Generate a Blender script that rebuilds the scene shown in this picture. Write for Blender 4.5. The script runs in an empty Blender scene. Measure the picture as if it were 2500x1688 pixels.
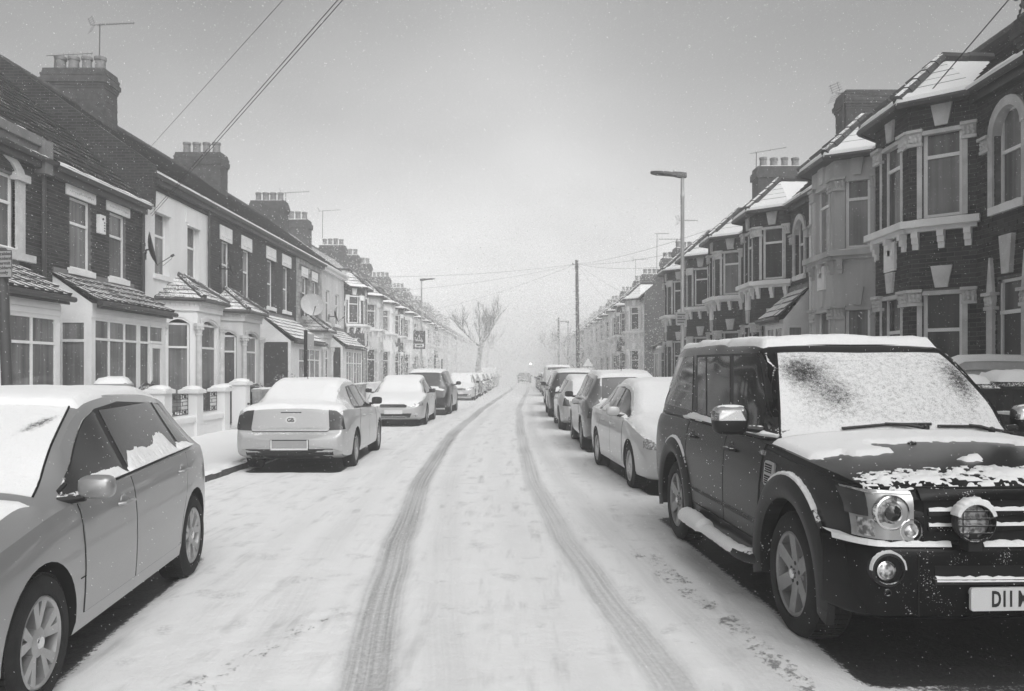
import bpy, bmesh, math, random
import numpy as np
from mathutils import Vector, Matrix
from mathutils.bvhtree import BVHTree

R = math.radians
rnd = random.Random(7)
SC = bpy.context.scene
COL = SC.collection

# ------------------------------------------------------------------ camera
cam_data = bpy.data.cameras.new('camera')
cam = bpy.data.objects.new('camera', cam_data)
COL.objects.link(cam)
cam.location = (0, 0, 1.6)
cam.rotation_euler = (R(90), 0, 0)
cam_data.sensor_width = 36.0
cam_data.lens = 29.0
cam_data.shift_x = -0.010
cam_data.shift_y = 0.0252
cam_data.clip_start = 0.05
cam_data.clip_end = 2000
SC.camera = cam

# ------------------------------------------------------------------ world: overcast daylight, drained of colour like the photograph
SUN_EL, SUN_AZ = 44.0, 148.0     # azimuth clockwise from +Y
world = bpy.data.worlds.new('World')
SC.world = world
world.use_nodes = True
wn, wl = world.node_tree.nodes, world.node_tree.links
wn.clear()
sky = wn.new('ShaderNodeTexSky'); sky.sky_type = 'NISHITA'; sky.sun_disc = False
sky.sun_elevation = R(SUN_EL); sky.sun_rotation = R(SUN_AZ)
sky.air_density = 1.0; sky.dust_density = 3.0; sky.ozone_density = 1.0
bw = wn.new('ShaderNodeRGBToBW')
tcw = wn.new('ShaderNodeTexCoord')
mpw = wn.new('ShaderNodeMapping'); mpw.inputs['Scale'].default_value = (1.0, 1.0, 1.8)
cl = wn.new('ShaderNodeTexNoise'); cl.inputs['Scale'].default_value = 2.3; cl.inputs['Detail'].default_value = 4.0; cl.inputs['Roughness'].default_value = 0.5
clr = wn.new('ShaderNodeMapRange')
clr.inputs['From Min'].default_value = 0.30; clr.inputs['From Max'].default_value = 0.70
clr.inputs['To Min'].default_value = 0.80; clr.inputs['To Max'].default_value = 1.24
mul = wn.new('ShaderNodeMath'); mul.operation = 'MULTIPLY'
wl.new(tcw.outputs['Generated'], mpw.inputs['Vector'])
wl.new(mpw.outputs['Vector'], cl.inputs['Vector'])
wl.new(cl.outputs['Fac'], clr.inputs['Value'])
cloud = clr.outputs['Result']
# heavier banks of cloud, soft edged
for (dx, dy, dz), c0, c1, dk in (((-.66, 1, .52), 0.82, 1.03, .40), ((.42, 1, .50), 0.92, 1.02, .36), ((-.05, 1, .95), 0.90, 1.0, .10), ((-.9, .2, .7), .8, 1.0, .35), ((.7, -.6, .6), .8, 1.0, .3), ((-.4, -.9, .7), .85, 1.0, .3)):
    dt = wn.new('ShaderNodeVectorMath'); dt.operation = 'DOT_PRODUCT'; dt.inputs[1].default_value = Vector((dx, dy, dz)).normalized()
    wl.new(tcw.outputs['Generated'], dt.inputs[0])
    wob = wn.new('ShaderNodeMath'); wob.operation = 'MULTIPLY_ADD'; wob.inputs[1].default_value = 0.10; wob.inputs[2].default_value = -0.05
    wl.new(cl.outputs['Fac'], wob.inputs[0])
    sm = wn.new('ShaderNodeMath'); sm.operation = 'ADD'; wl.new(dt.outputs['Value'], sm.inputs[0]); wl.new(wob.outputs[0], sm.inputs[1])
    mr = wn.new('ShaderNodeMapRange'); mr.interpolation_type = 'SMOOTHSTEP'
    mr.inputs['From Min'].default_value = c0; mr.inputs['From Max'].default_value = c1; mr.inputs['To Min'].default_value = 1.0; mr.inputs['To Max'].default_value = 1.0 - dk
    wl.new(sm.outputs[0], mr.inputs['Value'])
    mm = wn.new('ShaderNodeMath'); mm.operation = 'MULTIPLY'; wl.new(cloud, mm.inputs[0]); wl.new(mr.outputs['Result'], mm.inputs[1]); cloud = mm.outputs[0]
bg = wn.new('ShaderNodeBackground'); bg.inputs['Strength'].default_value = 0.15
wo = wn.new('ShaderNodeOutputWorld')
wl.new(sky.outputs['Color'], bw.inputs['Color'])
wl.new(tcw.outputs['Generated'], mpw.inputs['Vector'])
wl.new(mpw.outputs['Vector'], cl.inputs['Vector'])
wl.new(cl.outputs['Fac'], clr.inputs['Value'])
wl.new(bw.outputs['Val'], mul.inputs[0]); wl.new(cloud, mul.inputs[1])
wl.new(mul.outputs['Value'], bg.inputs['Color'])
wl.new(bg.outputs['Background'], wo.inputs['Surface'])

sun_data = bpy.data.lights.new('sun', 'SUN')
sun_data.energy = 0.7
sun_data.angle = R(70)
sun_data.color = (1, 1, 1)
sun = bpy.data.objects.new('sun', sun_data)
COL.objects.link(sun)
_d = Vector((math.sin(R(SUN_AZ)) * math.cos(R(SUN_EL)), math.cos(R(SUN_AZ)) * math.cos(R(SUN_EL)), math.sin(R(SUN_EL))))
sun.rotation_euler = _d.to_track_quat('Z', 'Y').to_euler()

SC.view_settings.view_transform = 'Standard'
SC.view_settings.look = 'None'
SC.view_settings.exposure = 0.74
SC.view_settings.gamma = 1.0
SC.view_settings.use_curve_mapping = False
SC.render.engine = 'CYCLES'
SC.cycles.use_denoising = True
SC.cycles.volume_bounces = 8
SC.cycles.max_bounces = 12
SC.cycles.diffuse_bounces = 3
SC.cycles.glossy_bounces = 3
SC.cycles.transparent_max_bounces = 8

# ------------------------------------------------------------------ materials (all grey: the photograph is black and white)
def g(v):
    return (v, v, v, 1.0)

class NT:
    def __init__(self, name):
        self.m = bpy.data.materials.new(name)
        self.m.use_nodes = True
        self.n = self.m.node_tree.nodes
        self.l = self.m.node_tree.links
        self.n.clear()
        self.out = self.n.new('ShaderNodeOutputMaterial')
    def new(self, t, **kw):
        nd = self.n.new(t)
        for k, v in kw.items():
            if k.startswith('i_'):
                nd.inputs[k[2:].replace('_', ' ')].default_value = v
            else:
                setattr(nd, k, v)
        return nd
    def link(self, a, b):
        self.l.new(a, b)
    def math(self, op, a, b=None, clamp=False):
        nd = self.n.new('ShaderNodeMath'); nd.operation = op; nd.use_clamp = clamp
        for i, x in enumerate((a, b)):
            if x is None: continue
            if isinstance(x, (int, float)): nd.inputs[i].default_value = x
            else: self.l.new(x, nd.inputs[i])
        return nd.outputs[0]
    def rng(self, x, a, b, c=0.0, d=1.0, smooth=True):
        nd = self.n.new('ShaderNodeMapRange')
        if smooth: nd.interpolation_type = 'SMOOTHSTEP'
        nd.inputs['From Min'].default_value = a; nd.inputs['From Max'].default_value = b
        nd.inputs['To Min'].default_value = c; nd.inputs['To Max'].default_value = d
        self.l.new(x, nd.inputs['Value'])
        return nd.outputs['Result']
    def noise(self, scale, detail=3.0, rough=0.55, vec=None, stretch=None):
        nd = self.n.new('ShaderNodeTexNoise')
        nd.inputs['Scale'].default_value = scale; nd.inputs['Detail'].default_value = detail; nd.inputs['Roughness'].default_value = rough
        if vec is None: vec = self.coord()
        if stretch:
            mp = self.n.new('ShaderNodeMapping'); mp.inputs['Scale'].default_value = stretch
            self.l.new(vec, mp.inputs['Vector']); vec = mp.outputs['Vector']
        self.l.new(vec, nd.inputs['Vector'])
        return nd.outputs['Fac']
    def coord(self, kind='Object'):
        if not hasattr(self, 'tc'): self.tc = self.n.new('ShaderNodeTexCoord')
        return self.tc.outputs[kind]
    def mix(self, fac, a, b):
        nd = self.n.new('ShaderNodeMix'); nd.data_type = 'RGBA'
        for sock, x in ((nd.inputs['Factor'], fac), (nd.inputs['A'], a), (nd.inputs['B'], b)):
            if isinstance(x, (int, float)):
                sock.default_value = x if sock.type == 'VALUE' else g(x)
            else: self.l.new(x, sock)
        return nd.outputs['Result']
    def bsdf(self, color, rough=0.8, metal=0.0, spec=0.4, coat=0.0, bump=None, bump_d=0.01, bump_s=1.0):
        b = self.n.new('ShaderNodeBsdfPrincipled')
        if isinstance(color, (int, float)): b.inputs['Base Color'].default_value = g(color)
        else: self.l.new(color, b.inputs['Base Color'])
        if isinstance(rough, (int, float)): b.inputs['Roughness'].default_value = rough
        else: self.l.new(rough, b.inputs['Roughness'])
        b.inputs['Metallic'].default_value = metal
        b.inputs['Specular IOR Level'].default_value = spec
        b.inputs['Coat Weight'].default_value = coat
        b.inputs['Coat Roughness'].default_value = 0.04
        if bump is not None:
            bp = self.n.new('ShaderNodeBump'); bp.inputs['Distance'].default_value = bump_d; bp.inputs['Strength'].default_value = bump_s
            self.l.new(bump, bp.inputs['Height']); self.l.new(bp.outputs['Normal'], b.inputs['Normal'])
        return b.outputs['BSDF']
    def mixsh(self, fac, a, b):
        nd = self.n.new('ShaderNodeMixShader')
        if isinstance(fac, (int, float)): nd.inputs[0].default_value = fac
        else: self.l.new(fac, nd.inputs[0])
        self.l.new(a, nd.inputs[1]); self.l.new(b, nd.inputs[2])
        return nd.outputs[0]
    def normal(self):
        gm = self.n.new('ShaderNodeNewGeometry')
        sp = self.n.new('ShaderNodeSeparateXYZ')
        self.l.new(gm.outputs['Normal'], sp.inputs[0])
        return sp.outputs
    def done(self, sh):
        self.l.new(sh, self.out.inputs['Surface'])
        return self.m

SNOW_COL = 0.78
def snow_sh(t, bump_scale=14.0):
    h = t.noise(bump_scale, 5.0, 0.6)
    h2 = t.noise(bump_scale * 9, 2.0, 0.6)
    hh = t.math('ADD', h, t.math('MULTIPLY', h2, 0.35))
    return t.bsdf(SNOW_COL, 0.75, spec=0.25, bump=hh, bump_d=0.02, bump_s=0.55)

def dusted(t, base, amount=0.5, scale=60.0, up0=0.25, up1=0.85, wind=0.0, upw=1.0):
    """blown snow that lies where a face looks up (or, with wind, down the street towards -Y)"""
    n = t.normal()
    up = t.rng(n[2], up0, up1, 0.0, upw)
    if wind > 0:
        w = t.rng(t.math('MULTIPLY', n[1], -1.0), 0.2, 1.0, 0.0, wind)
        up = t.math('MAXIMUM', up, w)
    nz = t.noise(scale, 4.0, 0.65)
    big = t.noise(scale * 0.07, 2.0, 0.5)
    v = t.math('ADD', t.math('MULTIPLY', nz, 0.65), t.math('MULTIPLY', big, 0.35))
    thr = t.math('SUBTRACT', 0.78, t.math('MULTIPLY', up, amount * 0.6))
    f = t.rng(t.math('SUBTRACT', v, thr), -0.02, 0.05)
    f = t.math('MULTIPLY', f, t.rng(up, 0.02, 0.12))
    return t.mixsh(f, base, snow_sh(t))

MATS = {}
def simple(name, col, rough=0.8, var=0.2, scale=4.0, metal=0.0, spec=0.4, coat=0.0, bump=0.0, dust=0.0, dscale=60.0, wind=0.0, streak=False):
    t = NT(name)
    nz = t.noise(scale, 4.0, 0.6, stretch=(1, 1, 0.18) if streak else None)
    c = t.mix(t.rng(nz, 0.3, 0.7), col * (1 - var), min(0.95, col * (1 + var)))
    h = t.noise(scale * 12, 3.0) if bump else None
    s = t.bsdf(c, rough, metal, spec, coat, bump=h, bump_d=0.01, bump_s=bump)
    if dust > 0: s = dusted(t, s, dust, dscale, wind=wind)
    MATS[name] = t.done(s)
    return MATS[name]

def mat_snow():
    t = NT('snow'); MATS['snow'] = t.done(snow_sh(t))
mat_snow()

def brick_mat(name, c1, c2, mortar, dust=0.35):
    """brickwork for walls too far off to lay brick by brick"""
    t = NT(name)
    sp = t.new('ShaderNodeSeparateXYZ'); t.link(t.coord(), sp.inputs[0])
    cb = t.new('ShaderNodeCombineXYZ')
    t.link(t.math('ADD', sp.outputs[0], sp.outputs[1]), cb.inputs[0]); t.link(sp.outputs[2], cb.inputs[1])
    bt = t.new('ShaderNodeTexBrick', i_Scale=1.0)
    bt.inputs['Brick Width'].default_value = 0.225; bt.inputs['Row Height'].default_value = 0.075
    bt.inputs['Mortar Size'].default_value = 0.007; bt.inputs['Mortar Smooth'].default_value = 0.2; bt.inputs['Bias'].default_value = 0.0
    bt.inputs['Color1'].default_value = g(c1); bt.inputs['Color2'].default_value = g(c2); bt.inputs['Mortar'].default_value = g(mortar)
    t.link(cb.outputs[0], bt.inputs['Vector'])
    nz = t.noise(1.3, 5.0, 0.65)
    nd = t.new('ShaderNodeMix'); nd.data_type = 'RGBA'; nd.blend_type = 'MULTIPLY'; nd.inputs['Factor'].default_value = 0.6
    t.link(bt.outputs['Color'], nd.inputs['A']); t.link(t.mix(t.rng(nz, 0.3, 0.7), 0.55, 1.0), nd.inputs['B'])
    s = t.bsdf(nd.outputs['Result'], 0.9, spec=0.2, bump=bt.outputs['Fac'], bump_d=-0.008, bump_s=0.8)
    MATS[name] = t.done(dusted(t, s, dust, 40.0))
brick_mat('brickwork_dark', 0.022, 0.050, 0.085)
brick_mat('brickwork_mid', 0.07, 0.11, 0.16)
def brick_piece():
    t = NT('brick')
    oi = t.new('ShaderNodeObjectInfo')
    nz = t.noise(9.0, 4.0, 0.6)
    pos = t.new('ShaderNodeNewGeometry')
    isl = pos.outputs['Random Per Island']
    r = t.math('FRACT', t.math('ADD', oi.outputs['Random'], isl))
    c = t.mix(t.math('ADD', t.math('MULTIPLY', r, 0.7), t.math('MULTIPLY', nz, 0.3)), 0.016, 0.062)
    s = t.bsdf(c, 0.9, spec=0.2, bump=t.noise(60, 3), bump_d=0.004, bump_s=0.7)
    MATS['brick'] = t.done(dusted(t, s, 0.30, 50.0, 0.1, 0.9, wind=0.25))
brick_piece()
simple('mortar', 0.12, 0.95, 0.25, 6.0, bump=0.4)
simple('white_paint', 0.72, 0.55, 0.06, 3.0, dust=0.3, bump=0.08)
simple('white_render', 0.70, 0.85, 0.07, 1.2, bump=0.25, dust=0.25, streak=True)
simple('grey_render', 0.44, 0.9, 0.22, 1.1, bump=0.4, dust=0.35, streak=True)
simple('pale_render', 0.50, 0.9, 0.14, 1.1, bump=0.3, dust=0.3, streak=True)
simple('stone', 0.50, 0.85, 0.16, 3.0, bump=0.35, dust=0.4)
simple('stone_block', 0.30, 0.9, 0.35, 2.2, bump=0.5, dust=0.4)
simple('slate', 0.030, 0.95, 0.35, 2.0, spec=0.08, bump=0.3, dust=0.30, dscale=42.0)
simple('slate_snow_haze', 0.06, 0.9, 0.3, 2.0, spec=0.1, bump=0.3, dust=0.80, dscale=12.0)  # far roofs: snow dusting raised to paint haze into their colour
simple('clay_tile', 0.06, 0.8, 0.3, 3.0, bump=0.3, dust=0.54, dscale=30.0)
simple('snowy_tile', 0.07, 0.8, 0.3, 3.0, bump=0.3, dust=0.80, dscale=11.0)
simple('lead', 0.16, 0.6, 0.2, 3.0, dust=0.4)
simple('chimney_brick', 0.06, 0.92, 0.35, 5.0, bump=0.8, dust=0.4)
simple('pot_clay', 0.17, 0.85, 0.25, 5.0, bump=0.3, dust=0.3)
simple('upvc', 0.74, 0.35, 0.04, 2.0, dust=0.15)
simple('dark_paint', 0.035, 0.45, 0.2, 3.0, dust=0.3)
simple('iron', 0.02, 0.5, 0.2, 3.0, dust=0.2)
simple('wood_dark', 0.07, 0.85, 0.4, 5.0, bump=0.4, dust=0.35, streak=True)
simple('wood_fence', 0.24, 0.85, 0.4, 5.0, bump=0.4, dust=0.35, streak=True)
simple('pole_wood', 0.09, 0.85, 0.3, 5.0, bump=0.4, dust=0.3, streak=True)
simple('galvanised', 0.40, 0.5, 0.12, 4.0, metal=0.3, dust=0.25)
simple('lamp_grey', 0.06, 0.45, 0.15, 3.0, dust=0.5)
simple('bin_plastic', 0.03, 0.5, 0.2, 2.0, dust=0.5)
simple('sign_white', 0.62, 0.5, 0.05, 2.0)
simple('sign_grey', 0.30, 0.5, 0.05, 2.0)
simple('ink', 0.02, 0.6, 0.1, 2.0)
simple('asphalt', 0.045, 0.9, 0.3, 20.0, bump=0.6)
simple('kerb_granite', 0.07, 0.8, 0.3, 8.0, bump=0.5, dust=0.75, dscale=20.0)
simple('bark', 0.07, 0.9, 0.35, 5.0, bump=0.7, dust=0.4, streak=True)
simple('twig', 0.06, 0.9, 0.2, 5.0)
simple('leaf', 0.05, 0.7, 0.4, 8.0, dust=0.5, dscale=25)
simple('cable', 0.02, 0.6, 0.1, 2.0)
simple('curtain', 0.5, 0.9, 0.12, 2.0)

def glass_mat(name, base, hi, rough=0.08):
    """window pane with curtains close behind it: dark reflective glass over vertical folds"""
    t = NT(name)
    oi = t.new('ShaderNodeObjectInfo')
    vec = t.new('ShaderNodeVectorMath', operation='ADD')
    t.link(t.coord(), vec.inputs[0])
    cb = t.new('ShaderNodeCombineXYZ'); t.link(t.math('MULTIPLY', oi.outputs['Random'], 37.0), cb.inputs[0]); t.link(cb.outputs[0], vec.inputs[1])
    folds = t.noise(7.0, 3.0, 0.6, vec=vec.outputs[0], stretch=(1, 1, 0.03))
    blot = t.noise(1.2, 2.0, 0.5, vec=vec.outputs[0])
    v = t.math('ADD', t.math('MULTIPLY', folds, 0.6), t.math('MULTIPLY', blot, 0.4))
    c = t.mix(t.rng(v, 0.3, 0.7), base, hi)
    vn = t.new('ShaderNodeMix', data_type='RGBA', blend_type='MULTIPLY'); vn.inputs['Factor'].default_value = 1.0
    t.link(c, vn.inputs['A']); t.link(t.mix(oi.outputs['Random'], 0.55, 1.5), vn.inputs['B']); c = vn.outputs['Result']
    MATS[name] = t.done(t.bsdf(c, rough, spec=0.42))
glass_mat('pane_curtain', 0.05, 0.20)
glass_mat('pane_dark', 0.02, 0.07)

def paint_mat(name, col, metal=0.0, dust=0.35, wind=0.25, rough=0.32, scale=55.0, coat=0.7, spec=0.5, upw=1.0):
    t = NT(name)
    c = t.mix(t.noise(1.5, 2.0), col * 0.92, min(0.95, col * 1.08))
    s = t.bsdf(c, rough, metal, spec, coat=coat)
    MATS[name] = t.done(dusted(t, s, dust, scale, 0.15, 0.8, wind=wind, upw=upw))
paint_mat('paint_black', 0.006, 0.0, 0.42, 0.66, 0.25, 110.0, 0.0, 0.16, 0.12)
paint_mat('paint_silver', 0.30, 0.5, 0.20, 0.25, 0.35)
paint_mat('paint_grey', 0.12, 0.4, 0.35, 0.3)
paint_mat('paint_white', 0.46, 0.0, 0.5, 0.4)
paint_mat('paint_dark', 0.025, 0.1, 0.4, 0.3)
paint_mat('paint_pale', 0.42, 0.2, 0.4, 0.35)
def car_glass():
    t = NT('car_glass')
    MATS['car_glass'] = t.done(dusted(t, t.bsdf(0.016, 0.05, spec=0.7), 0.25, 70.0, 0.2, 0.9, wind=0.2))
    t = NT('lamp_glass')
    nz = t.noise(38.0, 2.0, 0.5)
    MATS['lamp_glass'] = t.done(t.bsdf(t.mix(t.rng(nz, 0.35, 0.65), 0.18, 0.75), 0.12, metal=0.55, spec=0.7))
    t = NT('tail_red')
    MATS['tail_red'] = t.done(t.bsdf(0.035, 0.12, spec=0.6))
    t = NT('chrome'); MATS['chrome'] = t.done(t.bsdf(0.72, 0.12, metal=1.0))
    t = NT('snowy_glass')
    at = t.new('ShaderNodeAttribute', attribute_name='snow')
    nz = t.noise(150.0, 4.0, 0.75)
    nz2 = t.noise(34.0, 3.0, 0.6)
    v = t.math('ADD', at.outputs['Fac'], t.math('ADD', t.math('MULTIPLY', t.math('SUBTRACT', nz, 0.5), 0.95), t.math('MULTIPLY', t.math('SUBTRACT', nz2, 0.5), 0.45)))
    MATS['snowy_glass'] = t.done(t.mixsh(t.rng(v, 0.30, 0.75), t.bsdf(0.015, 0.06, spec=0.6), snow_sh(t, 40.0)))
car_glass()
simple('rubber', 0.014, 0.85, 0.3, 10.0, bump=0.3, dust=0.22, dscale=40)
simple('black_trim', 0.012, 0.5, 0.2, 6.0, dust=0.5, dscale=45, wind=0.45)
simple('seam', 0.006, 0.8, 0.1, 3.0)
simple('alloy', 0.42, 0.35, 0.12, 5.0, metal=0.7)
simple('alloy_dull', 0.30, 0.5, 0.15, 5.0, metal=0.5)
simple('well_dark', 0.008, 0.95, 0.1, 3.0)

# ------------------------------------------------------------------ mesh helpers
class MB:
    """collects faces and links them as ONE mesh object"""
    def __init__(self): self.v = []; self.f = []
    def poly(self, pts):
        i = len(self.v); self.v.extend([tuple(p) for p in pts]); self.f.append(tuple(range(i, i + len(pts))))
    def hexa(self, p):          # p: 8 corners, 0-3 bottom ring, 4-7 top ring
        i = len(self.v); self.v.extend([tuple(q) for q in p])
        for a in ((0, 3, 2, 1), (4, 5, 6, 7), (0, 1, 5, 4), (1, 2, 6, 5), (2, 3, 7, 6), (3, 0, 4, 7)):
            self.f.append(tuple(i + k for k in a))
    def box(self, x0, x1, y0, y1, z0, z1):
        self.hexa([(x0, y0, z0), (x1, y0, z0), (x1, y1, z0), (x0, y1, z0), (x0, y0, z1), (x1, y0, z1), (x1, y1, z1), (x0, y1, z1)])
    def fbox(self, F, a0, a1, b0, b1, n0, n1):
        self.hexa([F(a0, b0, n0), F(a1, b0, n0), F(a1, b1, n0), F(a0, b1, n0), F(a0, b0, n1), F(a1, b0, n1), F(a1, b1, n1), F(a0, b1, n1)])
    def prism(self, F, pts, n0, n1):     # polygon in a frame's (a,b), extruded along n
        k = len(pts); i = len(self.v)
        self.v.extend([tuple(F(a, b, n0)) for a, b in pts] + [tuple(F(a, b, n1)) for a, b in pts])
        self.f.append(tuple(i + q for q in range(k))[::-1]); self.f.append(tuple(i + k + q for q in range(k)))
        for q in range(k): self.f.append((i + q, i + (q + 1) % k, i + k + (q + 1) % k, i + k + q))
    def tube(self, path, r, n=6, r2=None, cap=True):
        P = [Vector(p) for p in path]; i0 = len(self.v); m = len(P)
        for k, p in enumerate(P):
            t = (P[min(k + 1, m - 1)] - P[max(k - 1, 0)]).normalized()
            up = Vector((0, 0, 1)) if abs(t.z) < 0.9 else Vector((1, 0, 0))
            a = t.cross(up).normalized(); b = a.cross(t)
            rr = r if r2 is None else r + (r2 - r) * k / (m - 1)
            for j in range(n):
                an = 2 * math.pi * j / n
                self.v.append(tuple(p + a * rr * math.cos(an) + b * rr * math.sin(an)))
        for k in range(m - 1):
            for j in range(n):
                q = i0 + k * n
                self.f.append((q + j, q + (j + 1) % n, q + n + (j + 1) % n, q + n + j))
        if cap:
            self.f.append(tuple(i0 + j for j in range(n))[::-1]); self.f.append(tuple(i0 + (m - 1) * n + j for j in range(n)))
    def lathe(self, O, axis, prof, n=16, closed=False, cap=True):   # prof: (radius, along axis)
        O = Vector(O); ax = Vector(axis).normalized()
        up = Vector((0, 0, 1)) if abs(ax.z) < 0.9 else Vector((1, 0, 0))
        a = ax.cross(up).normalized(); b = ax.cross(a)
        i0 = len(self.v); m = len(prof)
        for r, h in prof:
            for j in range(n):
                an = 2 * math.pi * j / n
                self.v.append(tuple(O + ax * h + (a * math.cos(an) + b * math.sin(an)) * r))
        rngk = m if closed else m - 1
        for k in range(rngk):
            for j in range(n):
                q = i0 + k * n; q2 = i0 + ((k + 1) % m) * n
                self.f.append((q + j, q + (j + 1) % n, q2 + (j + 1) % n, q2 + j))
        if not closed and cap:
            self.f.append(tuple(i0 + j for j in range(n))[::-1]); self.f.append(tuple(i0 + (m - 1) * n + j for j in range(n)))
    def sphere(self, c, r, n=8, m=5, sq=(1, 1, 1)):
        c = Vector(c); i0 = len(self.v)
        for k in range(m + 1):
            th = math.pi * k / m
            for j in range(n):
                ph = 2 * math.pi * j / n
                self.v.append((c.x + r * sq[0] * math.sin(th) * math.cos(ph), c.y + r * sq[1] * math.sin(th) * math.sin(ph), c.z + r * sq[2] * math.cos(th)))
        for k in range(m):
            for j in range(n):
                q = i0 + k * n
                self.f.append((q + j, q + n + j, q + n + (j + 1) % n, q + (j + 1) % n))
    def build(self, name, mat, parent=None, smooth=None, recalc=True, **props):
        me = bpy.data.meshes.new(name)
        me.from_pydata(self.v, [], self.f)
        if recalc and len(self.f) < 60000:
            bm = bmesh.new(); bm.from_mesh(me)
            bmesh.ops.recalc_face_normals(bm, faces=bm.faces)
            bm.to_mesh(me); bm.free()
        return link_mesh(name, me, mat, parent, smooth, **props)

def link_mesh(name, me, mat, parent=None, smooth=None, **props):
    if mat is not None and not me.materials: me.materials.append(MATS[mat] if isinstance(mat, str) else mat)
    if smooth is not None:
        me.polygons.foreach_set('use_smooth', [True] * len(me.polygons))
        me.set_sharp_from_angle(angle=R(smooth))
    o = bpy.data.objects.new(name, me)
    COL.objects.link(o)
    if parent is not None: o.parent = parent
    for k, v in props.items(): o[k] = v
    return o

def thing(name, label, cat, loc=(0, 0, 0), rotz=0.0, group=None):
    o = bpy.data.objects.new(name, None)
    o.empty_display_size = 0.2
    COL.objects.link(o)
    o.location = loc; o.rotation_euler = (0, 0, rotz)
    o['label'] = label; o['category'] = cat; o['kind'] = 'thing'
    if group: o['group'] = group
    return o

def copy_tree(root, loc, label, rotz=None, group=None, paint=None):
    kids = {}
    for o in TREE[root.name]: pass
    r = root.copy(); COL.objects.link(r); r.location = loc
    if rotz is not None: r.rotation_euler = (0, 0, rotz)
    r['label'] = label
    if group: r['group'] = group
    for ch in root.children:
        c = ch.copy(); COL.objects.link(c); c.parent = r
        for gch in ch.children:
            d = gch.copy(); COL.objects.link(d); d.parent = c
    return r
class _T(dict):
    def __missing__(self, k): return []
TREE = _T()

class Frame:
    """a flat frame of reference: a along, b up the face, n out of it"""
    def __init__(self, O, A, B, flip=1):
        self.O = Vector(O); self.A = Vector(A).normalized(); self.B = Vector(B).normalized(); self.N = self.A.cross(self.B) * flip
    def __call__(self, a, b, n=0.0):
        return self.O + self.A * a + self.B * b + self.N * n

def text_mesh(body, size, mat, parent, F, a, b, n, name='lettering', align='CENTER', bold=0.0, spacing=1.0, xs=1.0):
    cu = bpy.data.curves.new('lettering', 'FONT')
    cu.body = body; cu.size = size; cu.align_x = align; cu.align_y = 'CENTER'; cu.extrude = 0.001; cu.offset = bold; cu.space_line = spacing
    cu.resolution_u = 3
    tmp = bpy.data.objects.new('lettering_tmp', cu)
    COL.objects.link(tmp)
    bpy.context.view_layer.update()
    me = bpy.data.meshes.new_from_object(tmp.evaluated_get(bpy.context.evaluated_depsgraph_get()))
    bpy.data.objects.remove(tmp); bpy.data.curves.remove(cu)
    me.name = name
    co = np.empty(len(me.vertices) * 3, dtype=np.float32); me.vertices.foreach_get('co', co); co = co.reshape(-1, 3)
    P = np.array([list(F(a + c[0] * xs, b + c[1], n + c[2])) for c in co], dtype=np.float32)
    me.vertices.foreach_set('co', P.ravel())
    me.materials.clear()
    return link_mesh(name, me, mat, parent)

# pixel of the 2500 px wide photograph -> point at distance Y
FPX, VPX, VPY = 2014.0, 1275.0, 907.0
def px(x, y, Y):
    return Vector(((x - VPX) * Y / FPX, Y, 1.6 - (y - VPY) * Y / FPX))

# ------------------------------------------------------------------ ground
def vnoise(x, y, seed=0):
    xi = np.floor(x).astype(np.int64); yi = np.floor(y).astype(np.int64)
    xf = x - xi; yf = y - yi
    def h(a, b):
        n = (a * 374761393 + b * 668265263 + seed * 982451653) & 0x7fffffff
        n = ((n ^ (n >> 13)) * 1274126177) & 0x7fffffff
        return ((n ^ (n >> 16)) & 0xffff) / 65535.0
    u = xf * xf * (3 - 2 * xf); v = yf * yf * (3 - 2 * yf)
    return (h(xi, yi) * (1 - u) + h(xi + 1, yi) * u) * (1 - v) + (h(xi, yi + 1) * (1 - u) + h(xi + 1, yi + 1) * u) * v
def fbm(x, y, seed=0, oct=4):
    s = 0; a = 0.5
    for k in range(oct):
        s = s + a * vnoise(x * 2 ** k, y * 2 ** k, seed + k); a *= 0.5
    return s / (1 - 0.5 ** oct)
def sstep(x, a, b):
    t = np.clip((x - a) / (b - a), 0, 1); return t * t * (3 - 2 * t)

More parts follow.
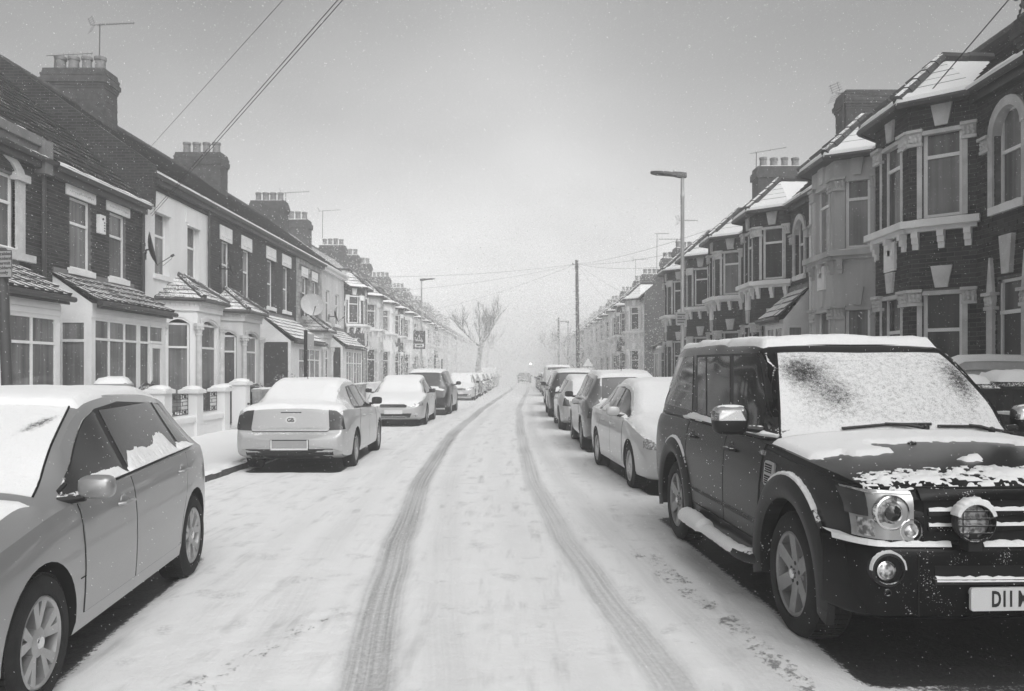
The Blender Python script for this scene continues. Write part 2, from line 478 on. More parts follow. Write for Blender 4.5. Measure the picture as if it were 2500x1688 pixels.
KL, KR = -4.5, 3.6
TRL_Y = [-12, 4.13, 5.1, 7.75, 12.2, 20.4, 36.6, 71.6, 130]
TRL_X = [-0.6, -0.78, -0.89, -1.16, -1.46, -1.80, -1.67, -0.96, -0.6]
TRR_X = [1.0, 0.78, 0.68, 0.40, 0.16, -0.05, -0.15, 0.50, 0.85]
CAR_SPOTS = []      # (x, y, half width, half length) where cars kept the snow off
def rows(y0, y1):
    r = []; y = y0
    while y < y1:
        r.append(y); y += 0.25 if y < 2 else max(0.045, y * 0.0085)
    r.append(y1); return np.array(r)
def sheet(name, X, Y, Z, mat, attrs=None, kind='structure'):
    nx, ny = len(X[0]), len(X)
    v = np.stack([X.ravel(), Y.ravel(), Z.ravel()], 1)
    i = np.arange(nx * ny).reshape(ny, nx)
    f = np.stack([i[:-1, :-1].ravel(), i[:-1, 1:].ravel(), i[1:, 1:].ravel(), i[1:, :-1].ravel()], 1)
    me = bpy.data.meshes.new(name)
    me.vertices.add(len(v)); me.vertices.foreach_set('co', v.astype(np.float32).ravel())
    me.loops.add(len(f) * 4); me.loops.foreach_set('vertex_index', f.astype(np.int32).ravel())
    me.polygons.add(len(f)); me.polygons.foreach_set('loop_start', np.arange(0, len(f) * 4, 4, dtype=np.int32))
    me.polygons.foreach_set('use_smooth', np.ones(len(f), dtype=bool))
    me.update(calc_edges=True)
    for k, a in (attrs or {}).items():
        at = me.attributes.new(k, 'FLOAT', 'POINT'); at.data.foreach_set('value', a.astype(np.float32).ravel())
    me.materials.append(MATS[mat])
    o = bpy.data.objects.new(name, me); COL.objects.link(o); o['kind'] = kind
    return o

def road_mat():
    t = NT('road_snow')
    tr = t.new('ShaderNodeAttribute', attribute_name='track').outputs['Fac']
    u = t.new('ShaderNodeAttribute', attribute_name='u').outputs['Fac']
    bare = t.new('ShaderNodeAttribute', attribute_name='bare').outputs['Fac']
    clump = t.new('ShaderNodeAttribute', attribute_name='clump').outputs['Fac']
    sp = t.new('ShaderNodeSeparateXYZ'); t.link(t.coord(), sp.inputs[0])
    cb = t.new('ShaderNodeCombineXYZ'); t.link(u, cb.inputs[0]); t.link(sp.outputs[1], cb.inputs[1])
    ribs = t.noise(1.0, 2.0, 0.5, vec=cb.outputs[0], stretch=(36, 0.25, 1))
    blocks = t.noise(1.0, 3.0, 0.6, vec=cb.outputs[0], stretch=(40, 22, 1))
    grit = t.noise(42.0, 5.0, 0.7)
    soft = t.noise(2.2, 4.0, 0.6)
    streaks = t.noise(1.0, 4.0, 0.6, stretch=(7.0, 0.7, 1))
    v = t.math('ADD', t.math('MULTIPLY', ribs, 0.5), t.math('ADD', t.math('MULTIPLY', blocks, 0.3), t.math('MULTIPLY', grit, 0.25)))
    k = t.math('MULTIPLY', tr, t.rng(v, 0.30, 0.72, 0.30, 1.0))
    dirty = t.math('MULTIPLY', t.rng(streaks, 0.45, 0.75), t.rng(soft, 0.32, 0.68, 0.0, 0.48))
    foot = t.rng(t.noise(3.1, 3.0, 0.6, stretch=(1.0, 0.8, 1)), 0.54, 0.72, 0.0, 0.40)
    k = t.math('MAXIMUM', k, t.math('MAXIMUM', dirty, t.math('MULTIPLY', foot, t.rng(grit, 0.35, 0.6))))
    lump = t.rng(t.math('ADD', t.math('MULTIPLY', clump, 0.42), t.math('ADD', t.math('MULTIPLY', t.noise(24.0, 5.0, 0.7, stretch=(1, 0.7, 1)), 0.62), t.math('MULTIPLY', t.noise(5.0, 2.0, 0.5), 0.30))), 0.86, 0.97)
    c = t.mix(t.math('MULTIPLY', k, 0.88), SNOW_COL, 0.16)
    c = t.mix(t.math('MULTIPLY', lump, 0.72), c, 0.09)
    bn = t.rng(t.math('ADD', bare, t.math('MULTIPLY', t.math('SUBTRACT', grit, 0.5), 0.9)), 0.40, 0.62)
    c = t.mix(bn, c, t.mix(t.rng(grit, 0.3, 0.7), 0.028, 0.06))
    h = t.math('ADD', t.math('MULTIPLY', grit, 0.5), t.math('ADD', t.noise(9.0, 4.0, 0.6), t.math('MULTIPLY', lump, -0.7)))
    h = t.math('ADD', h, t.math('MULTIPLY', t.math('MULTIPLY', tr, blocks), 0.8))
    rough = t.math('SUBTRACT', 0.82, t.math('MULTIPLY', bn, 0.3))
    MATS['road_snow'] = t.done(t.bsdf(c, rough, spec=0.3, bump=h, bump_d=0.016, bump_s=0.6))
road_mat()

def make_ground():
    ys = rows(-12, 330.0)
    xs = np.arange(KL, KR + 0.001, 0.045); xs[-1] = KR
    X, Y = np.meshgrid(xs, ys)
    wob = (fbm(Y * 0.35, Y * 0 + 3.1, 5) - 0.5) * 0.10
    tr = np.zeros_like(X); uu = np.zeros_like(X)
    for xsr, w, st in ((TRL_X, 0.17, 1.0), (TRR_X, 0.15, 0.72)):
        u = X - np.interp(Y, TRL_Y, xsr) - wob * np.clip(Y / 6, 0, 1)
        m = (1 - sstep(np.abs(u) + 0.05 * (fbm(X * 9, Y * 5, 19) - 0.5), w * 0.52, w * 1.15)) * st
        m = m * (0.42 + 0.85 * fbm(X * 1.9, Y * 0.6, 11)) * np.where(Y > 60, np.clip((120 - Y) / 60, 0, 1), 1)
        near = np.abs(u) < 0.3
        uu = np.where(near, u, uu); tr = np.maximum(tr, m)
    # the faint second pair of older ruts
    for off, st in ((0.42, 0.26), (2.05, 0.34), (-0.62, 0.20), (1.1, 0.12), (2.5, 0.18), (-1.1, 0.14)):
        u = X - np.interp(Y, TRL_Y, TRL_X) - off - wob
        m = (1 - sstep(np.abs(u), 0.05, 0.22)) * st * fbm(X * 2, Y * 0.6, 31) * 1.6 * (Y < 40)
        uu = np.where((np.abs(u) < 0.22) & (tr < 0.05), u, uu); tr = np.maximum(tr, m)
    bare = np.zeros_like(X)
    for cx, cy, hw, hl, rot in CAR_SPOTS:
        c, s = math.cos(rot), math.sin(rot)
        lx = (X - cx) * c + (Y - cy) * s; ly = -(X - cx) * s + (Y - cy) * c
        b = (1 - sstep(np.abs(lx), hw - 0.24, hw + 0.04)) * (1 - sstep(np.abs(ly), hl - 0.18, hl + 0.12))
        bare = np.maximum(bare, b)
    # exposed road before the black car, its shadow and corner darkening painted in
    b = sstep(X, 1.35, 2.3) * (1 - sstep(Y, 4.4, 4.9)) * sstep(Y, 2.4, 3.3) * 0.62
    bare = np.maximum(bare, b)
    clump = np.zeros_like(X)
    for (xa, ya, xb, yb, w, st) in ((1.45, 3.7, 1.28, 5.4, 0.12, 1.0), (1.28, 5.4, 1.02, 7.4, 0.16, 0.95), (1.05, 3.6, 1.0, 5.0, 0.09, 0.75), (-1.72, 3.7, -1.28, 5.4, 0.14, 0.9), (-1.2, 3.6, -1.1, 5.0, 0.2, 0.6),
                                   (0.75, 9, 0.62, 15, 0.14, 0.75), (-2.2, 8.5, -1.9, 16, 0.22, 0.72), (-2.1, 4.6, -2.0, 6.2, 0.3, 0.55)):
        tt = np.clip((Y - ya) / (yb - ya), 0, 1); xc = xa + (xb - xa) * tt
        m = (1 - sstep(np.abs(X - xc), w * 0.4, w * 1.5)) * (1 - sstep(np.abs(Y - (ya + yb) / 2), abs(yb - ya) / 2 - 0.2, abs(yb - ya) / 2 + 0.4)) * st
        clump = np.maximum(clump, m)
    Z = 0.015 + 0.030 * (fbm(X * 1.1, Y * 0.8, 3) - 0.5) + 0.016 * (fbm(X * 6, Y * 5, 8) - 0.5)
    # snow heaped a little beside the ruts and along the parked cars
    Z = Z - 0.022 * tr + 0.02 * sstep(X, 0.9, 1.6) * (fbm(X * 2.0, Y * 1.2, 21) - 0.2) + 0.02 * (1 - sstep(X, -2.4, -1.4)) * (fbm(X * 2.0, Y * 1.2, 22) - 0.2)
    Z = Z - 0.02 * np.clip(bare, 0, 1) + clump * 0.02 * (fbm(X * 9, Y * 7, 41) - 0.35)
    sheet('road', X, Y, Z, 'road_snow', {'track': tr, 'u': uu, 'bare': bare, 'clump': clump})
    def flat(name, x0, x1, y0, y1, z, mat='snow', amp=0.03, step=0.12):
        yy = np.array([y for y in rows(-12, 330.0) if y0 <= y <= y1]); yy[0] = y0; yy[-1] = y1
        xx = np.linspace(x0, x1, max(2, int((x1 - x0) / step)))
        XX, YY = np.meshgrid(xx, yy)
        ZZ = z + amp * (fbm(XX * 1.3, YY * 1.0, 13) - 0.5) + amp * 0.6 * (fbm(XX * 5, YY * 4, 15) - 0.5)
        return sheet(name, XX, YY, ZZ, mat)
    flat('pavement', -9.62, KL - 0.13, -12, 330, 0.135)
    flat('pavement', KR + 0.13, 7.6, -12, 41.5, 0.135)
    flat('pavement', KR + 0.13, 7.6, 50.5, 330, 0.135)
    flat('side_road', KR + 0.005, 60, 41.5, 50.5, 0.01, step=1.0)
    mb = MB(); mb.box(-140, 140, -28, 395, -0.4, -0.03)
    mb.build('ground', 'snow', None, kind='structure')
    # kerbs: one granite stone after another
    for side, x0, x1 in ((-1, KL - 0.13, KL), (1, KR, KR + 0.13)):
        kroot = bpy.data.objects.new('kerb', None); COL.objects.link(kroot); kroot['kind'] = 'structure'
        proto = []
        for q in range(3):
            mb = MB(); j = [rnd.uniform(-0.006, 0.006) for _ in range(4)]
            mb.hexa([(x0, 0.006, -0.05), (x1 + j[0] * (-side), 0.006, -0.05), (x1 + j[1], 0.894, -0.05), (x0, 0.894, -0.05),
                     (x0, 0.006, 0.122 + j[2]), (x1 + j[0] * (-side), 0.006, 0.118 + j[2]), (x1 + j[1], 0.894, 0.118 + j[3]), (x0, 0.894, 0.122 + j[3])])
            proto.append(mb)
        meshes = []
        y = 0.0; k = 0
        while y < 100:
            if side == 1 and 41.4 < y < 50.4: y += 0.9; continue
            if len(meshes) < 3:
                o = proto[len(meshes)].build('kerb_stone', 'kerb_granite', kroot); meshes.append(o.data)
            else:
                o = bpy.data.objects.new('kerb_stone', meshes[k % 3]); COL.objects.link(o); o.parent = kroot
            o.location = (0, y, 0); y += 0.9; k += 1
        # broken ridge of snow that lies along the kerb top
        mb = MB(); pts = []
        for i in range(0, 700):
            yy = i * 0.14
            pts.append((yy, 0.05 + 0.05 * math.sin(yy * 1.7) + rnd.uniform(0, 0.05), 0.02 + rnd.uniform(0, 0.025)))
        for (ya, wa, ha), (yb, wb, hb) in zip(pts[:-1], pts[1:]):
            if side == 1 and 41.2 < ya < 50.6: continue
            xin = x0 if side == -1 else x1
            s = 1 if side == -1 else -1
            mb.poly([(xin - s * 0.3, ya, 0.14), (xin - s * 0.3, yb, 0.14), (xin + s * wb * 0.5, yb, 0.125 + hb), (xin + s * wa * 0.5, ya, 0.125 + ha)])
            mb.poly([(xin + s * wa * 0.5, ya, 0.125 + ha), (xin + s * wb * 0.5, yb, 0.125 + hb), (xin + s * wb, yb, 0.105), (xin + s * wa, ya, 0.105)])
        mb.build('kerb_snow', 'snow', kroot, smooth=60, recalc=False)

# ------------------------------------------------------------------ house kit
def cells(a0, a1, z0, z1, holes):
    xs = sorted({a0, a1, *[h[0] for h in holes], *[h[1] for h in holes]}); zs = sorted({z0, z1, *[h[2] for h in holes], *[h[3] for h in holes]})
    xs = [x for x in xs if a0 <= x <= a1]; zs = [z for z in zs if z0 <= z <= z1]
    for xa, xb in zip(xs[:-1], xs[1:]):
        for za, zb in zip(zs[:-1], zs[1:]):
            cx, cz = (xa + xb) / 2, (za + zb) / 2
            if not any(h[0] < cx < h[1] and h[2] < cz < h[3] for h in holes): yield xa, xb, za, zb

def wall_mb(mb, F, a0, a1, z0, z1, holes=(), rev=0.14, n=0.0):
    for xa, xb, za, zb in cells(a0, a1, z0, z1, holes):
        mb.poly([F(xa, za, n), F(xb, za, n), F(xb, zb, n), F(xa, zb, n)])
    for h in holes:
        c = [(h[0], h[2]), (h[1], h[2]), (h[1], h[3]), (h[0], h[3])]
        for (pa, qa), (pb, qb) in zip(c, c[1:] + c[:1]):
            mb.poly([F(pa, qa, n), F(pb, qb, n), F(pb, qb, n - rev), F(pa, qa, n - rev)])

def brick_rects(F, a0, a1, z0, z1, holes=()):
    out = []; z = z0; k = 0
    while z + 0.03 < z1:
        zb = min(z + 0.066, z1)
        x = a0 - (0.1125 if k % 2 else 0.0)
        while x < a1:
            xa, xb = max(x, a0), min(x + 0.216, a1)
            segs = [(xa, xb)]
            for h in holes:
                if h[2] < zb - 0.01 and h[3] > z + 0.01:
                    ns = []
                    for p, q in segs:
                        if q <= h[0] or p >= h[1]: ns.append((p, q))
                        else:
                            if p < h[0]: ns.append((p, h[0]))
                            if q > h[1]: ns.append((h[1], q))
                    segs = ns
            for p, q in segs:
                if q - p > 0.035: out.append((F, p, q, z, zb))
            x += 0.2255
        z += 0.0755; k += 1
    return out

def lay_bricks(root, rects, seed=1):
    """the bricks that show largest are objects of their own, the rest one mesh"""
    rr = random.Random(seed)
    loc = root.location
    scored = []
    for r in rects:
        F, p, q, z, zb = r
        c = F((p + q) / 2, (z + zb) / 2) + loc
        if c.y < 1: s = 0
        else:
            X = VPX + c.x * FPX / c.y; Yp = VPY - (c.z - 1.6) * FPX / c.y
            vis = (0 < X < 2500) and (0 < Yp < 960)
            a = F(p, z) + loc; b = F(q, z) + loc
            s = (abs(a.x / a.y - b.x / b.y) / max(c.y, 1)) if vis else 0
        scored.append((s, r))
    scored.sort(key=lambda t: -t[0])
    unit = None
    for s, (F, p, q, z, zb) in scored[:300]:
        if s <= 0: break
        if unit is None:
            mb = MB(); mb.box(-0.5, 0.5, -0.5, 0.5, -0.5, 0.5); o = mb.build('brick', 'brick', root); unit = o.data
        else:
            o = bpy.data.objects.new('brick', unit); COL.objects.link(o); o.parent = root
        o.location = F((p + q) / 2, (z + zb) / 2, -0.015 + rr.uniform(-0.0025, 0.003))
        o.rotation_euler = (0, 0, math.atan2(F.A.y, F.A.x))
        o.scale = (q - p, 0.044, zb - z)
    mb = MB()
    for s, (F, p, q, z, zb) in scored[300:] if scored and scored[0][0] > 0 else scored:
        n1 = 0.007 + rr.uniform(-0.0025, 0.003)
        i = len(mb.v)
        mb.v.extend(tuple(F(*c)) for c in ((p, z, -0.01), (q, z, -0.01), (q, zb, -0.01), (p, zb, -0.01), (p, z, n1), (q, z, n1), (q, zb, n1), (p, zb, n1)))
        for a in ((4, 5, 6, 7), (0, 1, 5, 4), (1, 2, 6, 5), (2, 3, 7, 6), (3, 0, 4, 7)): mb.f.append(tuple(i + k for k in a))
    if mb.v: mb.build('brick_courses', 'brick', root, kind='stuff')

def facet(mb, l0, l1, h1, h0, gauge=0.28, th=0.03, tw=0.0, jitter=0.0, rr=rnd):
    """tiled slope between a lower and an upper edge, in courses that step out over one another"""
    l0, l1, h1, h0 = map(Vector, (l0, l1, h1, h0))
    ln = (((h0 + h1) - (l0 + l1)) / 2).length
    N = (l1 - l0).cross(h0 - l0) if (h0 - l0).length > 1e-4 else (l1 - l0).cross(h1 - l0)
    N.normalize()
    if N.z < 0: N = -N
    k = max(1, round(ln / gauge))
    for i in range(k):
        ta, tb = i / k, (i + 1) / k
        a0, a1 = l0.lerp(h0, ta), l1.lerp(h1, ta); b0, b1 = l0.lerp(h0, tb), l1.lerp(h1, tb)
        m = 1 if tw <= 0 else max(1, round((a1 - a0).length / tw))
        for j in range(m):
            sa, sb = j / m, (j + 1) / m
            q = th * (1 + (rr.uniform(-jitter, jitter) if jitter else 0))
            p0, p1 = a0.lerp(a1, sa), a0.lerp(a1, sb); r0, r1 = b0.lerp(b1, sa), b0.lerp(b1, sb)
            if tw > 0: gp = (p1 - p0) * 0.012; p0 = p0 + gp; p1 = p1 - gp; r0 = r0 + gp; r1 = r1 - gp
            mb.hexa([p0, p1, r1, r0, p0 + N * q, p1 + N * q, r1 + N * q * 0.35, r0 + N * q * 0.35])

class House:
    def __init__(self, side, X0, Y0, W, label, name='terraced_house', group=None):
        self.s, self.W = side, W
        self.root = thing(name, label, 'house', (X0, Y0, 0), 0, group)
        self.Y0 = Y0
    def P(self, u, v, z): return Vector((self.s * v, u, z))
    def face(self, u0, v0, u1, v1):
        a, b = self.P(u0, v0, 0), self.P(u1, v1, 0)
        F = Frame(a, b - a, (0, 0, 1), self.s); F.L = (b - a).length
        return F
    def slope(self, u0, v, z, v2, z2):
        return Frame(self.P(u0, v, z), (0, 1, 0), self.P(0, v2 - v, z2 - z), self.s)
    def window(self, F, a0, a1, b0, b1, rec=0.10, rows=(), cols=(), bar=0.055, frame='upvc', glass='pane_curtain', sill=True, sep=True, sillmat='white_paint', snow=True, sill_out=0.07):
        mb = MB(); n0, n1 = -rec - 0.03, -rec + 0.03
        A = [a0] + list(cols) + [a1]; B = [b0] + list(rows) + [b1]
        mb.fbox(F, a0, a0 + bar, b0, b1, n0, n1); mb.fbox(F, a1 - bar, a1, b0, b1, n0, n1)
        mb.fbox(F, a0 + bar, a1 - bar, b0, b0 + bar, n0, n1 - 0.003); mb.fbox(F, a0 + bar, a1 - bar, b1 - bar, b1, n0, n1 - 0.003)
        for r in rows: mb.fbox(F, a0 + bar, a1 - bar, r - bar * 0.5, r + bar * 0.5, n0, n1 + 0.008)
        for c in cols: mb.fbox(F, c - bar * 0.45, c + bar * 0.45, b0 + bar, b1 - bar, n0, n1 + 0.004)
        w = mb.build('window', frame, self.root)
        pm = MB()
        for i in range(len(A) - 1):
            for j in range(len(B) - 1):
                if sep: pm = MB()
                x0 = A[i] + (bar * 0.9 if i == 0 else bar * 0.4); x1 = A[i + 1] - (bar * 0.9 if i == len(A) - 2 else bar * 0.4)
                y0 = B[j] + bar * 0.45; y1 = B[j + 1] - bar * 0.45
                pm.fbox(F, x0, x1, y0, y1, n0 + 0.012, n1 - 0.026)
                if sep: pm.build('pane', glass, w)
        if not sep: pm.build('pane', glass, w)
        if sill:
            sm = MB(); sm.fbox(F, a0 - 0.09, a1 + 0.09, b0 - 0.13, b0 - 0.004, -rec + 0.035, sill_out)
            sm.build('window_sill', sillmat, w)
            if snow:
                self.snow_ridge(F, a0 - 0.05, a1 + 0.05, b0 - 0.004, -rec + 0.05, sill_out - 0.01, 0.035, w)
        return w
    def snow_ridge(self, F, a0, a1, b, n0, n1, h, parent=None, name='snow'):
        mb = MB(); k = max(2, int((a1 - a0) / 0.16)); pr = None
        for i in range(k + 1):
            a = a0 + (a1 - a0) * i / k
            hh = h * rnd.uniform(0.45, 1.15) * (0.15 if i in (0, k) else 1); m = n0 + (n1 - n0) * rnd.uniform(0.86, 1.0)
            r = [F(a, b, n0), F(a, b + hh, n0 + (m - n0) * 0.25), F(a, b + hh * 0.9, n0 + (m - n0) * 0.75), F(a, b, m)]
            if pr:
                for q in range(3): mb.poly([pr[q], r[q], r[q + 1], pr[q + 1]])
            pr = r
        return mb.build(name, 'snow', parent if parent is not None else self.root, smooth=70)
    def main_roof(self, u0, u1, ve, ze, vr, zr, mat='slate', tw=0.0, gauge=0.26, ridge=True, back=True, snow_line=0.0):
        mb = MB()
        facet(mb, self.P(u0, ve, ze), self.P(u1, ve, ze), self.P(u1, vr, zr), self.P(u0, vr, zr), gauge, 0.035, tw, 0.25 if tw else 0)
        o = mb.build('roof', mat, self.root)
        if back:
            mb = MB(); d = ve - vr
            mb.poly([self.P(u0, vr, zr), self.P(u1, vr, zr), self.P(u1, vr - d, ze), self.P(u0, vr - d, ze)])
            mb.poly([self.P(u0, vr - d, ze), self.P(u1, vr - d, ze), self.P(u1, vr - d + 0.3, 0), self.P(u0, vr - d + 0.3, 0)])
            mb.build('rear_roof', mat, self.root)
        if ridge:
            mb = MB(); n = max(1, int((u1 - u0) / 0.45)); st = (u1 - u0) / n
            for i in range(n):
                mb.tube([self.P(u0 + i * st + 0.004, vr, zr + 0.015), self.P(u0 + (i + 1) * st - 0.004, vr, zr + 0.022)], 0.11, 8)
            mb.build('ridge_tiles', 'clay_tile', o)
        if snow_line > 0:
            F = self.slope(u0, ve, ze, vr, zr)
            mb = MB(); k = int((u1 - u0) / 0.15); prev = None
            for i in range(k + 1):
                a = (u1 - u0) * i / k; w = snow_line * (0.35 + 1.0 * abs(math.sin(i * 0.37 + self.Y0)) * rnd.uniform(0.5, 1.1))
                r = [F(a, -0.02, 0.005), F(a, 0.01, 0.05), F(a, w * 0.7, 0.045), F(a, w, 0.02)]
                if prev:
                    for q in range(3): mb.poly([prev[q], r[q], r[q + 1], prev[q + 1]])
                prev = r
            mb.build('snow', 'snow', o, smooth=70)
        return o
    def gutter(self, u0, u1, v, z, mat='dark_paint'):
        mb = MB()
        F = self.face(u0, v, u1, v)
        pts = [(0.0, 0.0), (0.02, -0.06), (0.07, -0.085), (0.11, -0.055), (0.125, 0.0)]
        for (n0, h0), (n1, h1) in zip(pts[:-1], pts[1:]):
            mb.poly([F(0, z + h0, n0), F(F.L, z + h0, n0), F(F.L, z + h1, n1), F(0, z + h1, n1)])
        mb.fbox(F, 0, F.L, z - 0.20, z - 0.01, -0.06, -0.002)
        mb.poly([F(0, z - 0.2, -0.3), F(F.L, z - 0.2, -0.3), F(F.L, z - 0.2, -0.06), F(0, z - 0.2, -0.06)])
        return mb.build('gutter', mat, self.root)
    def downpipe(self, u, v, z0, z1, mat='dark_paint'):
        mb = MB(); mb.tube([self.P(u, v, z0), self.P(u, v, z1)], 0.045, 8)
        for k in range(3):
            z = z0 + (z1 - z0) * (k + 0.5) / 3; mb.lathe(self.P(u, v, z), (0, 0, 1), [(0.058, -0.04), (0.058, 0.04)], 8)
        return mb.build('downpipe', mat, self.root)
    def chimney(self, u, v, z0, z1, wu=0.85, wv=1.75, pots=4, pot_h=0.5, mat='chimney_brick', flat=False, lod=0):
        """stack on the party line: brick shaft, stepped-out head, row of pots"""
        mb = MB(); r2 = random.Random(int(self.Y0 * 10))
        def ring(a, b, z, zz): mb.box(*sorted((self.s * (v - b), self.s * (v + b))), u - a, u + a, z, zz)
        if lod == 0:
            z = z0; k = 0
            while z < z1 - 0.62:
                j = r2.uniform(-0.006, 0.006); ring(wu / 2 + j, wv / 2 + j, z, z + 0.069); z += 0.075
            ring(wu / 2 - 0.012, wv / 2 - 0.012, z0, z1 - 0.05)
            for e in (0.02, 0.05, 0.08, 0.08, 0.05, 0.05, 0.02, 0.0):
                j = r2.uniform(-0.012, 0.012)
                ring(wu / 2 + e + j, wv / 2 + e + j, z, z + 0.069); z += 0.075
        else:
            ring(wu / 2, wv / 2, z0, z1 - 0.5); ring(wu / 2 + 0.07, wv / 2 + 0.07, z1 - 0.5, z1 - 0.2); ring(wu / 2, wv / 2, z1 - 0.2, z1)
        ch = mb.build('chimney', mat, self.root)
        fl = MB()
        i = [self.P(u - wu / 2, v - wv / 2, z1 - 0.04), self.P(u + wu / 2, v - wv / 2, z1 - 0.04), self.P(u + wu / 2, v + wv / 2, z1 - 0.04), self.P(u - wu / 2, v + wv / 2, z1 - 0.04)]
        t = [self.P(u - wu / 4, v - wv / 2.5, z1 + 0.08), self.P(u + wu / 4, v - wv / 2.5, z1 + 0.08), self.P(u + wu / 4, v + wv / 2.5, z1 + 0.08), self.P(u - wu / 4, v + wv / 2.5, z1 + 0.08)]
        fl.hexa(i + t)
        fl.build('flaunching', 'stone', ch)
        if flat: return ch
        for k in range(pots):
            vv = v + wv * (-0.5 + (k + 0.5) / pots) * 0.88
            pm = MB(); r = 0.155 * r2.uniform(0.94, 1.06); h = pot_h * r2.uniform(0.92, 1.08); n = 14 if lod == 0 else 8
            pm.lathe(self.P(u, vv, z1 + 0.02), (0, 0, 1), [(r * 1.12, 0), (r * 1.12, 0.07), (r, 0.09), (r * 0.93, h - 0.11), (r * 1.08, h - 0.10), (r * 1.15, h - 0.05), (r * 1.08, h), (r * 0.8, h), (r * 0.75, h - 0.15)], n)
            pm.build('chimney_pot', 'pot_clay', ch, smooth=40)
        return ch
    def hip_bay(self, ub0, uf0, uf1, ub1, dep, z_eave, z_top, over=0.22, mat='clay_tile', tw=0.24, gauge=0.26, snow=0.0, apex=None):
        """hipped lean-to roof over a canted bay"""
        mb = MB(); o = over
        e = [self.P(ub0 - o * 1.2, -0.02, z_eave), self.P(uf0 - o * 0.5, dep + o, z_eave), self.P(uf1 + o * 0.5, dep + o, z_eave), self.P(ub1 + o * 1.2, -0.02, z_eave)]
        c = apex if apex else (uf0 + uf1) / 2
        a0, a1 = self.P(c - 0.14, -0.01, z_top), self.P(c + 0.14, -0.01, z_top)
        facet(mb, e[0], e[1], a0, a0, gauge, 0.035, tw, 0.2)
        facet(mb, e[1], e[2], a1, a0, gauge, 0.035, tw, 0.2)
        facet(mb, e[2], e[3], a1, a1, gauge, 0.035, tw, 0.2)
        r = mb.build('bay_roof', mat, self.root)
        hm = MB()
        for p, q in ((e[1], a0), (e[2], a1)):
            d = (q - p); n = max(2, int(d.length / 0.32))
            for i in range(n): hm.tube([p.lerp(q, i / n) + Vector((0, 0, 0.05)), p.lerp(q, (i + 0.97) / n) + Vector((0, 0, 0.035))], 0.085, 7)
        hm.build('hip_tiles', 'clay_tile', r)
        gm = MB()
        for p, q in zip(e[:-1], e[1:]): gm.tube([p + Vector((0, 0, -0.03)), q + Vector((0, 0, -0.03))], 0.055, 6)
        gm.poly([e[0] + Vector((0, 0, -0.06)), e[1] + Vector((0, 0, -0.06)), e[2] + Vector((0, 0, -0.06)), e[3] + Vector((0, 0, -0.06))])
        gm.build('bay_gutter', 'dark_paint', r)
        return r
    def column(self, u, v, z0, z1, r=0.09, mat='stone'):
        mb = MB()
        mb.lathe(self.P(u, v, z0), (0, 0, 1), [(r * 1.4, 0), (r * 1.4, 0.10), (r * 1.1, 0.13), (r, 0.18), (r * 0.9, z1 - z0 - 0.34), (r * 1.1, z1 - z0 - 0.33), (r * 1.1, z1 - z0 - 0.29), (r * 0.95, z1 - z0 - 0.28)], 12)
        c = mb.build('column', mat, self.root, smooth=40)
        cm = MB(); q = z1 - z0 - 0.28
        cm.lathe(self.P(u, v, z0 + q), (0, 0, 1), [(r * 0.95, 0), (r * 1.15, 0.06), (r * 1.05, 0.08), (r * 1.5, 0.17), (r * 1.7, 0.19), (r * 1.7, 0.28)], 8)
        for k in range(8):
            an = k * math.pi / 4
            cm.sphere(self.P(u, v, z0 + q + 0.13) + Vector((math.cos(an), math.sin(an), 0)) * r * 1.35, 0.035, 6, 4)
        cm.build('capital', mat, c)
        return c

def carved_block(H, F, a0, a1, b0, b1, out=0.07, mat='stone', parent=None):
    """carved capital over a bay pier: a block with a cushion of leaves"""
    mb = MB(); w = a1 - a0; h = b1 - b0
    mb.fbox(F, a0 - 0.02, a1 + 0.02, b1 - h * 0.18, b1, -0.03, out + 0.03)
    mb.prism(F, [(a0, b0 + h * 0.22), (a1, b0 + h * 0.22), (a1, b1 - h * 0.18), (a0, b1 - h * 0.18)], -0.03, out * 0.75)
    mb.fbox(F, a0 - 0.01, a1 + 0.01, b0, b0 + h * 0.20, -0.03, out * 0.9)
    k = max(2, int(w / 0.07))
    for i in range(k):
        for j in range(2):
            c = F(a0 + w * (i + 0.5 + 0.2 * (j - 0.5)) / k, b0 + h * (0.34 + 0.28 * j), out * 0.75)
            mb.sphere(c, 0.034 * rnd.uniform(0.8, 1.3), 6, 4, (1, 1, rnd.uniform(0.9, 1.7)))
    return mb.build('carved_capital', mat, parent if parent is not None else H.root)

# ------------------------------------------------------------------ left-hand terrace (facades at X = -9.6)
XL, XR = -9.6, 7.55

